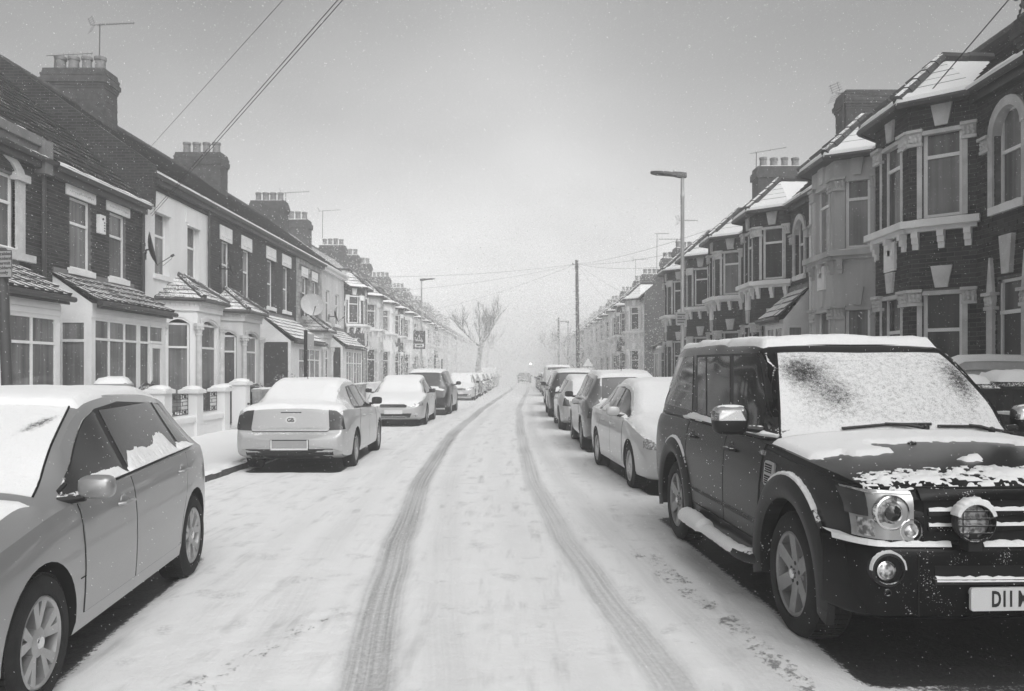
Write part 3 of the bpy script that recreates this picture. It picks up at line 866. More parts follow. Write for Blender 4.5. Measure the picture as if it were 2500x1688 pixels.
def plain_upper(H, wins, za, zb, wallmat, z1, bricks=False, lint=None, z0=0.0, seed=1, extra=(), rows_f=0.66, frame='upvc', glass='pane_curtain', lint_mat='white_paint', rec=0.10, n=0.0, sillmat='white_paint'):
    F = H.face(0, 0, H.W, 0)
    holes = [(a, b, za, zb) for a, b in wins] + list(extra)
    mb = MB(); wall_mb(mb, F, 0, H.W, z0, z1, holes, rec + 0.05)
    mb.poly([H.P(0, 0, z0), H.P(0, -8, z0), H.P(0, -8, z1), H.P(0, 0, z1)])
    H_wall = mb.build('wall', wallmat, H.root)
    for a, b in wins:
        H.window(F, a, b, za, zb, rec=rec, rows=(za + (zb - za) * rows_f,), sillmat=sillmat, frame=frame, glass=glass)
    if lint:
        for a, b in wins:
            mb = MB(); mb.fbox(F, a - lint[0], b + lint[0], zb + 0.0, zb + lint[1], -0.04, 0.035)
            o = mb.build('lintel', lint_mat, H.root)
            # crusted snow on the lintel's lower lip
            mb = MB()
            for k in range(14):
                t = a - lint[0] * 0.4 + (b - a + lint[0] * 0.8) * (k + 0.5) / 14
                mb.sphere(F(t, zb + 0.10 + rnd.uniform(-0.012, 0.012), 0.036), 0.026 * rnd.uniform(0.6, 1.2), 5, 3)
            mb.build('lintel_carving', 'stone', o)
    if bricks:
        hl = holes + ([(a - lint[0], b + lint[0], zb, zb + lint[1]) for a, b in wins] if lint else [])
        lay_bricks(H.root, brick_rects(F, 0.0, H.W, bricks[0], z1 - 0.02, hl), seed)
    return F

def porch(H, u0, u1, dep, z_fr, z_eave, z_top, tile='clay_tile', boards=0.3, glaz=None, door=None, side_glass=True, singles=False, sill_z=0.55, ve=0.18, snow=False, side_door=False):
    """lean-to extension across the front: tiled roof, boarded fascia, strip of windows and a door"""
    F = H.face(u0, dep, u1, dep); S = H.face(u0, 0, u0, dep); E = H.face(u1, dep, u1, 0)
    hb = MB()
    fh = [(a - u0, b - u0, c, d) for a, b, c, d, *_ in (glaz or [])]
    if door: fh.append((door[0] - u0, door[1] - u0, 0.1, door[2]))
    wall_mb(hb, F, 0, F.L, 0.0, z_fr, fh, 0.06)
    sh = [(0.14, dep - 0.10, sill_z if not side_door else 0.1, z_fr - boards - 0.05)] if side_glass else []
    wall_mb(hb, S, 0, S.L, 0.0, z_fr, sh, 0.06)
    wall_mb(hb, E, 0, E.L, 0.0, z_fr)
    hb.poly([H.P(u0, 0, z_fr), H.P(u0, dep, z_fr), H.P(u0, 0, z_top - 0.05)])
    pr = hb.build('porch', 'white_paint', H.root)
    if boards:
        for k in range(3):
            bm_ = MB(); z = z_fr - boards + k * boards / 3
            bm_.fbox(F, -0.01, F.L + 0.01, z + 0.004, z + boards / 3 - 0.006, 0.0, 0.022)
            bm_.build('fascia_board', 'upvc', pr)
    if side_glass:
        if side_door:
            mb = MB(); mb.fbox(S, 0.16, dep - 0.12, 0.12, z_fr - boards - 0.06, -0.05, -0.02); mb.build('porch_opening', 'dark_paint', pr)
        else:
            H.window(S, 0.14, dep - 0.10, sill_z, z_fr - boards - 0.05, rec=0.03, rows=(z_fr - boards - 0.47,), sill=False)
    for gz in (glaz or []):
        a, b, c, d = gz[:4]
        H.window(F, a - u0, b - u0, c, d, rec=0.03, rows=gz[4] if len(gz) > 4 else (), cols=[q - u0 for q in (gz[5] if len(gz) > 5 else ())], bar=0.05, sill=False)
    if door:
        a, b, zt = door
        mb = MB()
        mb.fbox(F, a - u0 + 0.01, a - u0 + 0.09, 0.1, zt - 0.45, -0.04, 0.02); mb.fbox(F, b - u0 - 0.09, b - u0 - 0.01, 0.1, zt - 0.45, -0.04, 0.02)
        mb.fbox(F, a - u0 + 0.09, b - u0 - 0.09, 0.1, 0.62, -0.04, 0.018); mb.fbox(F, a - u0 + 0.09, b - u0 - 0.09, zt - 0.55, zt - 0.45, -0.04, 0.018)
        mb.fbox(F, a - u0, b - u0, zt - 0.44, zt - 0.38, -0.04, 0.03); mb.fbox(F, a - u0, b - u0, zt - 0.05, zt, -0.04, 0.03)
        d = mb.build('door', 'upvc', H.root)
        pm = MB(); pm.fbox(F, a - u0 + 0.09, b - u0 - 0.09, 0.62, zt - 0.55, -0.03, -0.015); pm.build('pane', 'pane_curtain', d)
        pm = MB(); pm.fbox(F, a - u0 + 0.03, b - u0 - 0.03, zt - 0.38, zt - 0.05, -0.03, -0.015); pm.build('pane', 'pane_curtain', d)
        hm = MB(); hm.tube([F(a - u0 + 0.05, 1.0, 0.03), F(a - u0 + 0.05, 1.0, 0.07), F(a - u0 + 0.16, 1.0, 0.07)], 0.012, 6); hm.build('door_handle', 'chrome', d)
    # roof
    ov = ve
    l0, l1 = H.P(u0 - 0.06, dep + ov, z_eave), H.P(u1 + 0.06, dep + ov, z_eave); h0, h1 = H.P(u0 - 0.02, 0.0, z_top), H.P(u1 + 0.02, 0.0, z_top)
    rf = MB()
    rf.poly([l0 + Vector((0, 0, -0.05)), l1 + Vector((0, 0, -0.05)), h1 + Vector((0, 0, -0.05)), h0 + Vector((0, 0, -0.05))])
    F2 = H.face(u0 - 0.06, dep + ov - 0.02, u1 + 0.06, dep + ov - 0.02)
    rf.fbox(F2, 0, F2.L, z_eave - 0.16, z_eave - 0.02, -0.02, 0.0)
    roof = rf.build('porch_roof', 'dark_paint', H.root)
    gm = MB(); gm.tube([H.P(u0 - 0.1, dep + ov + 0.05, z_eave - 0.06), H.P(u1 + 0.1, dep + ov + 0.05, z_eave - 0.06)], 0.055, 8); gm.build('porch_gutter', 'dark_paint', roof)
    if singles:
        nrow, ncol = singles
        for i in range(nrow):
            for j in range(ncol):
                mb = MB(); ta, tb = i / nrow, (i + 1) / nrow
                a, b = j / ncol, (j + 1) / ncol
                q = [l0.lerp(h0, ta).lerp(l1.lerp(h1, ta), a), l0.lerp(h0, ta).lerp(l1.lerp(h1, ta), b), l0.lerp(h0, tb).lerp(l1.lerp(h1, tb), b), l0.lerp(h0, tb).lerp(l1.lerp(h1, tb), a)]
                N = (q[1] - q[0]).cross(q[3] - q[0]).normalized(); N = N if N.z > 0 else -N
                dd = (q[1] - q[0]); up = 0.075 + rnd.uniform(-0.006, 0.006)
                P0, P1, P2, P3 = q[0] + dd * 0.02, q[1] - dd * 0.02, q[2] - dd * 0.02, q[3] + dd * 0.02
                # pan and roll of an interlocking tile
                for sa, sb, hh in ((0.0, 0.46, 0.55), (0.46, 1.0, 1.0)):
                    A0, A1 = P0.lerp(P1, sa), P0.lerp(P1, sb); B0, B1 = P3.lerp(P2, sa), P3.lerp(P2, sb)
                    mb.hexa([A0, A1, B1, B0, A0 + N * up * hh, A1 + N * up * hh, B1 + N * up * hh * 0.4, B0 + N * up * hh * 0.4])
                mb.build('roof_tile', tile, roof)
    else:
        mb = MB(); facet(mb, l0, l1, h1, h0, 0.26, 0.045, 0.28, 0.25); mb.build('roof_tiles', tile, roof)
    fl = MB(); fl.poly([h0 + Vector((0, 0, 0.03)), h1 + Vector((0, 0, 0.03)), h1 + Vector((0, 0, 0.16)), h0 + Vector((0, 0, 0.16))])
    Fw = H.face(u0, 0, u1, 0); fl.fbox(Fw, 0, Fw.L, z_top, z_top + 0.12, 0.0, 0.03)
    fl.build('flashing', 'lead', roof)
    return pr

def canted_ground_bay(H, ub0, uf0, uf1, ub1, dep, z_top_wall, z_eave, z_top, mat='pale_render', win=(0.55, 2.95), tile='clay_tile', glass='pane_curtain', apex=None):
    pts = [(ub0, 0), (uf0, dep), (uf1, dep), (ub1, 0)]
    mb = MB(); faces = []
    for (p, q) in zip(pts[:-1], pts[1:]):
        F = H.face(p[0], p[1], q[0], q[1]); faces.append(F)
        m = min(0.20, F.L * 0.2)
        wall_mb(mb, F, 0, F.L, 0, z_top_wall, [(m, F.L - m, win[0], win[1])], 0.12)
    b = mb.build('bay', mat, H.root)
    for F in faces:
        m = min(0.20, F.L * 0.2)
        H.window(F, m, F.L - m, win[0], win[1] - 0.12, rec=0.10, rows=(win[0] + (win[1] - win[0]) * 0.70,), glass=glass, sillmat='stone')
        # segmental arch over the light
        am = MB(); n = 8; c = F.L / 2; hw = (F.L - 2 * m) / 2
        for k in range(n):
            xa, xb = -hw + 2 * hw * k / n, -hw + 2 * hw * (k + 1) / n
            f = lambda x: win[1] - 0.16 + 0.14 * (1 - (x / hw) ** 2)
            am.prism(F, [(c + xa, f(xa)), (c + xb, f(xb)), (c + xb, win[1] + 0.01), (c + xa, win[1] + 0.01)], -0.11, 0.012)
            am.prism(F, [(c + xa, f(xa) + 0.06), (c + xb, f(xb) + 0.06), (c + xb, f(xb) + 0.16), (c + xa, f(xa) + 0.16)], 0.0, 0.035)
        am.build('window_arch', mat, H.root)
    for i, (u, v) in enumerate(pts):
        H.column(u + (0.08 if i == 0 else -0.08 if i == 3 else 0), v + (0.04 if i in (1, 2) else 0.06), 0.1, win[1] - 0.12, 0.085)
    cm = MB()
    for F in faces:
        cm.fbox(F, -0.03, F.L + 0.03, z_top_wall - 0.02, z_eave - 0.05, -0.05, 0.06)
        cm.fbox(F, -0.05, F.L + 0.05, z_eave - 0.12, z_eave - 0.04, -0.05, 0.13)
        k = int(F.L / 0.11)
        for j in range(k): cm.fbox(F, F.L * (j + 0.2) / k, F.L * (j + 0.7) / k, z_eave - 0.19, z_eave - 0.12, 0.06, 0.10)
    cm.build('bay_cornice', mat, H.root)
    H.hip_bay(ub0, uf0, uf1, ub1, dep, z_eave, z_top, mat=tile, apex=apex)
    return faces

def simple_door(H, F, a, b, z0, z1, mat='dark_paint', fan=0.45):
    mb = MB(); mb.fbox(F, a, b, z0, z1 - fan, -0.13, -0.09)
    for k in range(2):
        for j in range(2):
            mb.fbox(F, a + 0.1 + k * (b - a - 0.1) / 2, a + (k + 1) * (b - a - 0.1) / 2, z0 + 0.15 + j * 0.85, z0 + 0.85 + j * 0.85, -0.09, -0.075)
    d = mb.build('door', mat, H.root)
    fm = MB(); fm.fbox(F, a, b, z1 - fan, z1 - fan + 0.06, -0.14, -0.05); fm.fbox(F, a, a + 0.05, z0, z1, -0.14, -0.06); fm.fbox(F, b - 0.05, b, z0, z1, -0.14, -0.06); fm.fbox(F, a, b, z1 - 0.05, z1, -0.14, -0.06)
    fm.build('door_frame', 'upvc', d)
    pm = MB(); pm.fbox(F, a + 0.05, b - 0.05, z1 - fan + 0.06, z1 - 0.05, -0.12, -0.10); pm.build('fanlight', 'pane_dark', d)
    return d

def left_terrace():
    # --- L1, at the edge of the frame
    H = House(1, XL, 11.6, 5.0, 'dark brick house at the near end, arched upper window over a tiled porch', group='terraced houses on the left')
    F = plain_upper(H, [(2.3, 4.0)], 3.90, 5.30, 'mortar', 6.2, bricks=(3.0, 6.2), seed=3, rows_f=0.62, sillmat='stone')
    mb = MB()
    for a in (2.04, 4.0): mb.fbox(F, a, a + 0.26, 3.85, 5.30, -0.05, 0.05)
    n = 10
    for k in range(n):
        t0, t1 = math.pi * k / n, math.pi * (k + 1) / n
        c, r0, r1 = 3.15, 0.86, 1.12
        f = lambda r, t: (c + r * math.cos(t), 5.30 + r * 0.42 * math.sin(t))
        mb.prism(F, [f(r0, t0), f(r1, t0), f(r1, t1), f(r0, t1)], -0.05, 0.05)
    mb.fbox(F, 3.92, 4.36, 5.22, 5.36, -0.05, 0.10)
    mb.build('window_surround', 'stone', H.root)
    mb = MB(); mb.fbox(F, 1.9, 4.5, 3.70, 3.84, -0.04, 0.12); mb.build('stone_ledge', 'stone', H.root)
    mb = MB(); mb.fbox(F, 0, 4.75, 6.02, 6.20, -0.2, 0.16); mb.fbox(F, 0, 4.7, 5.88, 6.02, -0.05, 0.08); mb.fbox(F, 4.62, 4.9, 5.5, 6.15, -0.1, 0.22)
    mb.build('parapet', 'lead', H.root)
    H.snow_ridge(F, 0, 4.8, 6.20, -0.15, 0.16, 0.06)
    H.gutter(0, 5.0, 0.16, 5.80)
    H.snow_ridge(H.face(0, 0.16, 5, 0.16), 0, 4.9, 5.79, 0.02, 0.13, 0.04)
    H.downpipe(4.78, 0.10, 0.2, 5.75)
    H.main_roof(0, 5.0, 0.0, 6.1, -4.0, 9.5, tw=0.30)
    porch(H, 0.6, 4.1, 0.8, 2.98, 3.03, 3.6, boards=0.34, singles=(4, 12),
          glaz=[(0.75, 2.3, 0.5, 2.62, (2.12,), (1.5,)), (2.45, 3.98, 0.5, 2.62, (2.12,), (3.2,))])
    # --- L2, brick with white lintels and the long glazed porch
    H = House(1, XL, 16.6, 4.2, 'brick house with white sash windows, an alarm box and a glazed tiled porch', group='terraced houses on the left')
    F = plain_upper(H, [(0.88, 1.76), (2.57, 3.37)], 3.80, 5.33, 'mortar', 5.75, bricks=(3.2, 5.75), lint=(0.16, 0.38), seed=5, rows_f=0.64)
    H.gutter(0, 4.2, 0.16, 5.75)
    H.main_roof(0, 4.2, 0.28, 5.76, -4.0, 9.5, tw=0.30, snow_line=0.10)
    porch(H, 0.25, 3.75, 0.8, 3.0, 3.05, 3.62, boards=0.30, singles=(4, 12),
          glaz=[(0.36, 2.30, 0.5, 2.70, (2.27,), (0.98, 1.66)), (2.36, 2.88, 0.5, 2.70, (2.27,))], door=(2.9, 3.56, 2.70))
    mb = MB(); mb.fbox(F, 1.98, 2.24, 4.72, 5.14, 0.0, 0.09)
    o = mb.build('alarm_box', 'upvc', None, label='white alarm box on the brick between two sash windows', category='alarm box')
    o.location = H.root.location
    mb = MB()
    for k in range(4): mb.fbox(F, 2.16, 2.21, 4.78 + 0.06 * k, 4.81 + 0.06 * k, 0.09, 0.094)
    mb.sphere(F(2.11, 5.05, 0.09), 0.03, 8, 4)
    mb.build('grille', 'dark_paint', o)
    H.downpipe(4.12, 0.08, 0.2, 5.7)
    # --- L3, white rendered
    H = House(1, XL, 20.8, 4.4, 'white rendered house with a tiled hip roof over a columned bay', group='terraced houses on the left')
    F = plain_upper(H, [(0.75, 1.65), (2.85, 3.72)], 4.15, 5.85, 'white_render', 6.66, rows_f=0.62, rec=0.17, n=0)
    mb = MB()
    for a, b in ((0.6, 1.8), (2.7, 3.86)):
        mb.fbox(F, a, b, 5.86, 6.28, -0.02, 0.03); mb.fbox(F, a + 0.1, b - 0.1, 5.78, 5.86, -0.05, 0.05)
    mb.build('lintel', 'white_render', H.root)
    mb = MB(); mb.fbox(F, 0.05, 4.4, 6.34, 6.64, -0.03, 0.04)
    mb.build('eaves_brick', 'brickwork_dark', H.root)
    H.gutter(0, 4.4, 0.18, 6.66); H.main_roof(0, 4.4, 0.3, 6.66, -4.0, 9.72, tw=0.30, snow_line=0.09)
    mb = MB(); mb.prism(Frame(H.P(0, 0, 0), H.P(0, -1, 0), (0, 0, 1)), [(-0.30, 5.75), (-0.34, 6.8), (4.0, 9.86), (4.0, 9.35)], -0.10, 0.12)
    mb.build('party_wall', 'brickwork_dark', H.root)
    H.chimney(4.6, -4.0, 8.7, 10.75, 0.85, 1.85, 4, 0.48)
    canted_ground_bay(H, 1.0, 1.55, 3.25, 3.7, 0.8, 3.25, 3.55, 4.28, 'white_render', (0.45, 3.02))
    simple_door(H, F, 0.25, 1.0, 0.1, 2.9)
    H.downpipe(4.32, 0.08, 0.2, 6.6)
    # --- L4
    H = House(1, XL, 25.2, 4.8, 'brick house with white lintel blocks over a grey columned bay', group='terraced houses on the left')
    F = plain_upper(H, [(1.15, 1.85), (3.15, 3.85)], 4.0, 5.80, 'brickwork_dark', 6.66, lint=(0.18, 0.46), rows_f=0.58)
    H.gutter(0, 4.8, 0.18, 6.66, 'dark_paint'); H.main_roof(0, 4.8, 0.3, 6.66, -4.0, 9.72, snow_line=0.09)
    canted_ground_bay(H, 0.25, 0.8, 2.5, 3.0, 0.8, 3.2, 3.5, 4.25, 'pale_render', (0.75, 2.85))
    simple_door(H, F, 3.6, 4.5, 0.1, 2.8)
    # --- L5
    H = House(1, XL, 30.0, 5.0, 'brick house with deep white window reveals above a snowy lean-to porch', group='terraced houses on the left')
    F = plain_upper(H, [(1.05, 1.95), (3.1, 4.05)], 4.05, 5.85, 'brickwork_dark', 6.66, lint=(0.14, 0.46), rows_f=0.5, rec=0.16)
    H.gutter(0, 5.0, 0.18, 6.66); H.main_roof(0, 5.0, 0.3, 6.66, -4.0, 9.72, snow_line=0.09)
    H.chimney(5.0, -4.0, 8.7, 10.75, 0.85, 1.9, 4, 0.5)
    porch(H, 0.1, 4.6, 1.15, 2.72, 2.78, 3.72, tile='snowy_tile', boards=0.0, glaz=[(1.2, 2.1, 1.1, 2.5, (2.0,)), (2.15, 4.4, 1.1, 2.5, (2.05,), (2.8, 3.6))], side_door=True, side_glass=True)
    # --- L6, stone clad
    H = House(1, XL, 35.0, 4.4, 'stone clad house with a large pale satellite dish above its bay', group='terraced houses on the left')
    F = plain_upper(H, [(1.0, 1.75), (2.75, 3.5)], 4.0, 5.75, 'mortar', 6.66, lint=(0.14, 0.42), rows_f=0.6)
    hl = [(1.0, 1.75, 4.0, 5.75), (2.75, 3.5, 4.0, 5.75), (0.86, 1.89, 5.75, 6.17), (2.61, 3.64, 5.75, 6.17)]
    r3 = random.Random(4); z = 3.3; mbs = []
    while z < 6.4:
        h = r3.choice((0.14, 0.2, 0.26)); x = 0.0
        while x < 4.4:
            w = r3.uniform(0.22, 0.6); xb = min(x + w, 4.4)
            if not any(x < q[1] and xb > q[0] and z < q[3] and z + h > q[2] for q in hl):
                mb = MB(); mb.fbox(F, x + 0.012, xb - 0.012, z + 0.012, z + h - 0.012, -0.02, 0.025 + r3.uniform(0, 0.03)); mbs.append(mb)
            x = xb
        z += h
    for mb in mbs[:300]: mb.build('facing_stone', 'stone_block', H.root)
    H.gutter(0, 4.4, 0.18, 6.66); H.main_roof(0, 4.4, 0.3, 6.66, -4.0, 9.72, snow_line=0.09)
    canted_ground_bay(H, 0.9, 1.4, 2.9, 3.4, 0.8, 3.1, 3.4, 4.15, 'pale_render', (0.75, 2.8))
    # --- L7, pale rendered
    H = House(1, XL, 39.4, 5.0, 'pale rendered house with two unequal windows and a glazed lean-to', group='terraced houses on the left')
    F = plain_upper(H, [(0.9, 1.7), (3.0, 3.8)], 4.0, 5.6, 'pale_render', 6.66, rows_f=0.62)
    H.gutter(0, 5.0, 0.18, 6.66, 'white_paint'); H.main_roof(0, 5.0, 0.3, 6.66, -4.0, 9.72, snow_line=0.14)
    H.chimney(5.0, -4.0, 8.7, 10.7, 0.85, 1.8, 4, 0.5)
    porch(H, 0.1, 4.9, 1.0, 2.8, 2.85, 3.7, tile='snowy_tile', boards=0.0, glaz=[(0.9, 2.6, 0.5, 2.6, (2.0,), (1.5, 2.1)), (2.7, 4.7, 0.5, 2.6, (2.0,), (3.4, 4.1))], side_door=True)

# ------------------------------------------------------------------ bay-fronted houses
def bay_house(side, X0, Y0, W, label, wall='brickwork_dark', lay=False, ub=(1.7, 2.4, 3.75, 4.45), dep=0.8, lod=1, group=None, seed=1, trim='stone', porch_at=None, chim=None, zshift=0.0, has_arch=True, glass='pane_dark', bayroof='snowy_tile', frame='upvc', ground_glass='pane_dark', doormat='dark_paint', party_stack=False, gable=False, parapet=False, pitch_top=9.6, roof_mat='slate', big_snow=True, door_u=0.42):
    H = House(side, X0, Y0, W, label, group=group)
    z_e = 6.22
    base = 'mortar' if lay else wall
    sep = lod == 0
    F = H.face(0, 0, W, 0)
    door = (door_u, door_u + 0.70, 0.12, 3.05); arch = (door_u, door_u + 0.76, 4.22, 5.75)
    holes = [door, arch]
    mb = MB(); wall_mb(mb, F, 0, ub[0], 0, z_e, holes if door_u < ub[0] else (), 0.16); wall_mb(mb, F, ub[3], W, 0, z_e, holes if door_u > ub[3] else (), 0.16)
    for uu in (0.0,) if not gable else (): mb.poly([H.P(uu, 0, 0), H.P(uu, -8, 0), H.P(uu, -8, z_e), H.P(uu, 0, z_e)])
    mb.build('wall', base, H.root)
    if gable:
        gm = MB(); dd = 0.004
        gm.poly([H.P(-dd, 0, 0), H.P(-dd, -8, 0), H.P(-dd, -8, z_e), H.P(-dd, -3.9, pitch_top - 0.1), H.P(-dd, 0, z_e + 0.2)])
        gm.build('gable_wall', 'brickwork_mid', H.root)
    pts = [(ub[0], 0), (ub[1], dep), (ub[2], dep), (ub[3], 0)]
    faces = [H.face(p[0], p[1], q[0], q[1]) for p, q in zip(pts[:-1], pts[1:])]
    bm_ = MB(); rects = []
    zz = [(0.75, 2.98), (4.24, 5.74)]
    for F2 in faces:
        m = 0.30 if F2.L > 1.2 else 0.22
        hl = [(m, F2.L - m, a, b) for a, b in zz]
        wall_mb(bm_, F2, 0, F2.L, 0, z_e, hl, 0.14)
        F2.m = m; F2.h = hl
        if lay: rects += brick_rects(F2, 0.005, F2.L - 0.005, 0.3, z_e - 0.05, hl)
    bm_.build('bay', base, H.root)
    if lay:
        rects += brick_rects(F, 0, ub[0], 0.3, z_e - 0.05, [(door[0], door[1], door[2], door[3]), arch]) + brick_rects(F, ub[3], W, 0.3, z_e - 0.05)
        lay_bricks(H.root, rects, seed)
    # bay windows
    for F2 in faces:
        for j, (a, b) in enumerate(zz):
            H.window(F2, F2.m, F2.L - F2.m, a, b, rec=0.11, rows=(a + (b - a) * 0.70,), sill=False, sep=sep, glass=glass if j else ground_glass, frame=frame, bar=0.06)
    # stone strips, carved capitals, keystones, plaque, sill shelf with brackets
    for F2 in faces:
        for a, b in zz:
            tm = MB()
            tm.fbox(F2, F2.m - 0.085, F2.m - 0.003, a, b - 0.25, -0.03, 0.02); tm.fbox(F2, F2.L - F2.m + 0.003, F2.L - F2.m + 0.085, a, b - 0.25, -0.03, 0.02)
            tm.fbox(F2, F2.m, F2.L - F2.m, b - 0.07, b, -0.1, 0.025)
            tm.build('window_dressing', trim, H.root)
            c = F2.L / 2; w = 0.10 if F2.L > 1 else 0.075
            km = MB(); km.prism(F2, [(c - w, b + 0.05), (c + w, b + 0.05), (c + w * 1.7, b + 0.42), (c - w * 1.7, b + 0.42)], -0.02, 0.055); km.build('keystone', trim, H.root)
    for q, F2 in enumerate(faces):
        for a, b in zz:
            if lod == 0:
                carved_block(H, F2, 0.0, F2.m - 0.005, b - 0.25, b + 0.03, parent=None, mat=trim)
                carved_block(H, F2, F2.L - F2.m + 0.005, F2.L, b - 0.25, b + 0.03, parent=None, mat=trim)
            else:
                for qa, qb in ((-0.01, F2.m - 0.005), (F2.L - F2.m + 0.005, F2.L + 0.01)):
                    mb = MB(); mb.fbox(F2, qa, qb, b - 0.25, b + 0.03, -0.03, 0.07); mb.build('carved_capital', trim, H.root)
    sm = MB()
    for F2 in faces:
        ex = 0.08
        sm.prism(F2, [(-ex, 4.07), (F2.L + ex, 4.07), (F2.L + ex, 4.19), (-ex, 4.19)], -0.05, 0.20)
        sm.fbox(F2, -0.02, F2.L + 0.02, 4.00, 4.07, -0.02, 0.10)
    sh = sm.build('sill_shelf', trim if trim != 'stone' else 'white_paint', H.root)
    if lod == 0:
        for F2 in faces:
            H.snow_ridge(F2, 0.02, F2.L - 0.02, 4.192, 0.02, 0.18, 0.025, sh)
    for F2 in faces:
        for c in ([0.12, F2.L / 2, F2.L - 0.12] if F2.L > 1 else [0.12, F2.L - 0.12]):
            km = MB(); km.prism(F2, [(c - 0.05, 3.70), (c + 0.05, 3.70), (c + 0.06, 4.0), (c - 0.06, 4.0)], -0.02, 0.06)
            km.fbox(F2, c - 0.055, c + 0.055, 3.80, 3.90, 0.06, 0.10); km.fbox(F2, c - 0.055, c + 0.055, 3.90, 4.0, 0.06, 0.14)
            km.build('bracket', trim if trim != 'stone' else 'white_paint', sh)
    F2 = faces[1]; pm = MB(); pm.fbox(F2, F2.L / 2 - 0.22, F2.L / 2 + 0.22, 3.42, 3.94, -0.02, 0.05); pm.fbox(F2, F2.L / 2 - 0.17, F2.L / 2 + 0.17, 3.47, 3.89, 0.05, 0.06)
    pm.build('plaque', 'white_paint', H.root)
    # door with arch, arched window over it
    simple_door(H, F, door[0], door[1], door[2], door[3], doormat, 0.55)
    dm = MB()
    dm.fbox(F, door[0] - 0.2, door[0] - 0.03, 0.12, 2.6, -0.03, 0.06); dm.fbox(F, door[1] + 0.03, door[1] + 0.2, 0.12, 2.6, -0.03, 0.06)
    c = (door[0] + door[1]) / 2
    dm.prism(F, [(c - 0.10, 3.12), (c + 0.10, 3.12), (c + 0.17, 3.72), (c - 0.17, 3.72)], -0.02, 0.08)
    for sx in (door[0] - 0.115, door[1] + 0.115): dm.prism(F, [(sx - 0.085, 2.86), (sx + 0.085, 2.86), (sx + 0.02, 3.42), (sx - 0.02, 3.42)], -0.02, 0.06)
    dm.build('door_dressing', trim, H.root)
    for a in (door[0] - 0.24, door[1] + 0.0): carved_block(H, F, a, a + 0.24, 2.58, 2.86, 0.09, trim)
    H.window(F, arch[0], arch[1], arch[2], arch[3], rec=0.13, rows=(arch[2] + 0.85,), glass=glass, sep=sep, frame=frame)
    am = MB(); n = 12; c = (arch[0] + arch[1]) / 2; r0 = (arch[1] - arch[0]) / 2
    for k in range(n):
        t0, t1 = math.pi * k / n, math.pi * (k + 1) / n
        f = lambda r, t: (c + r * math.cos(t), 5.36 + r * 1.02 * math.sin(t))
        am.prism(F, [f(r0 - 0.02, t0), f(r0 + 0.13, t0), f(r0 + 0.13, t1), f(r0 - 0.02, t1)], -0.10, 0.05)
        if math.sin((t0 + t1) / 2) < 1.5:
            sgn = 1 if math.cos((t0 + t1) / 2) > 0 else -1
            am.prism(F, [f(r0, t0), f(r0, t1), (c + sgn * (r0 + 0.0), 5.36 + r0 * 1.02 * math.sin(t1)), (c + sgn * (r0 + 0.0), 5.36 + r0 * 1.02 * math.sin(t0))], -0.125, -0.02)
    am.fbox(F, arch[0] - 0.13, arch[0] - 0.003, 4.22, 5.36, -0.06, 0.045); am.fbox(F, arch[1] + 0.003, arch[1] + 0.13, 4.22, 5.36, -0.06, 0.045)
    am.build('window_arch', trim, H.root)
    for a in (arch[0] - 0.34, arch[1] + 0.10): carved_block(H, F, a, a + 0.24, 5.14, 5.40, 0.07, trim)
    # pilaster on the party line
    mb = MB(); mb.fbox(F, W - 0.14, W - 0.004, 0, z_e, -0.02, 0.05); mb.build('party_pilaster', 'white_paint' if lod == 0 else trim, H.root)
    # roofs
    H.main_roof(0, W, 0.25, z_e, -3.9, pitch_top, roof_mat, tw=0.30 if lod == 0 else 0.0, snow_line=0.35 if big_snow else 0.0)
    H.gutter(0, ub[0], 0.14, z_e); H.gutter(ub[3], W, 0.14, z_e)
    bay_hip(H, ub, dep, z_e, bayroof, lod)
    if chim: H.chimney(*chim, lod=lod)
    return H

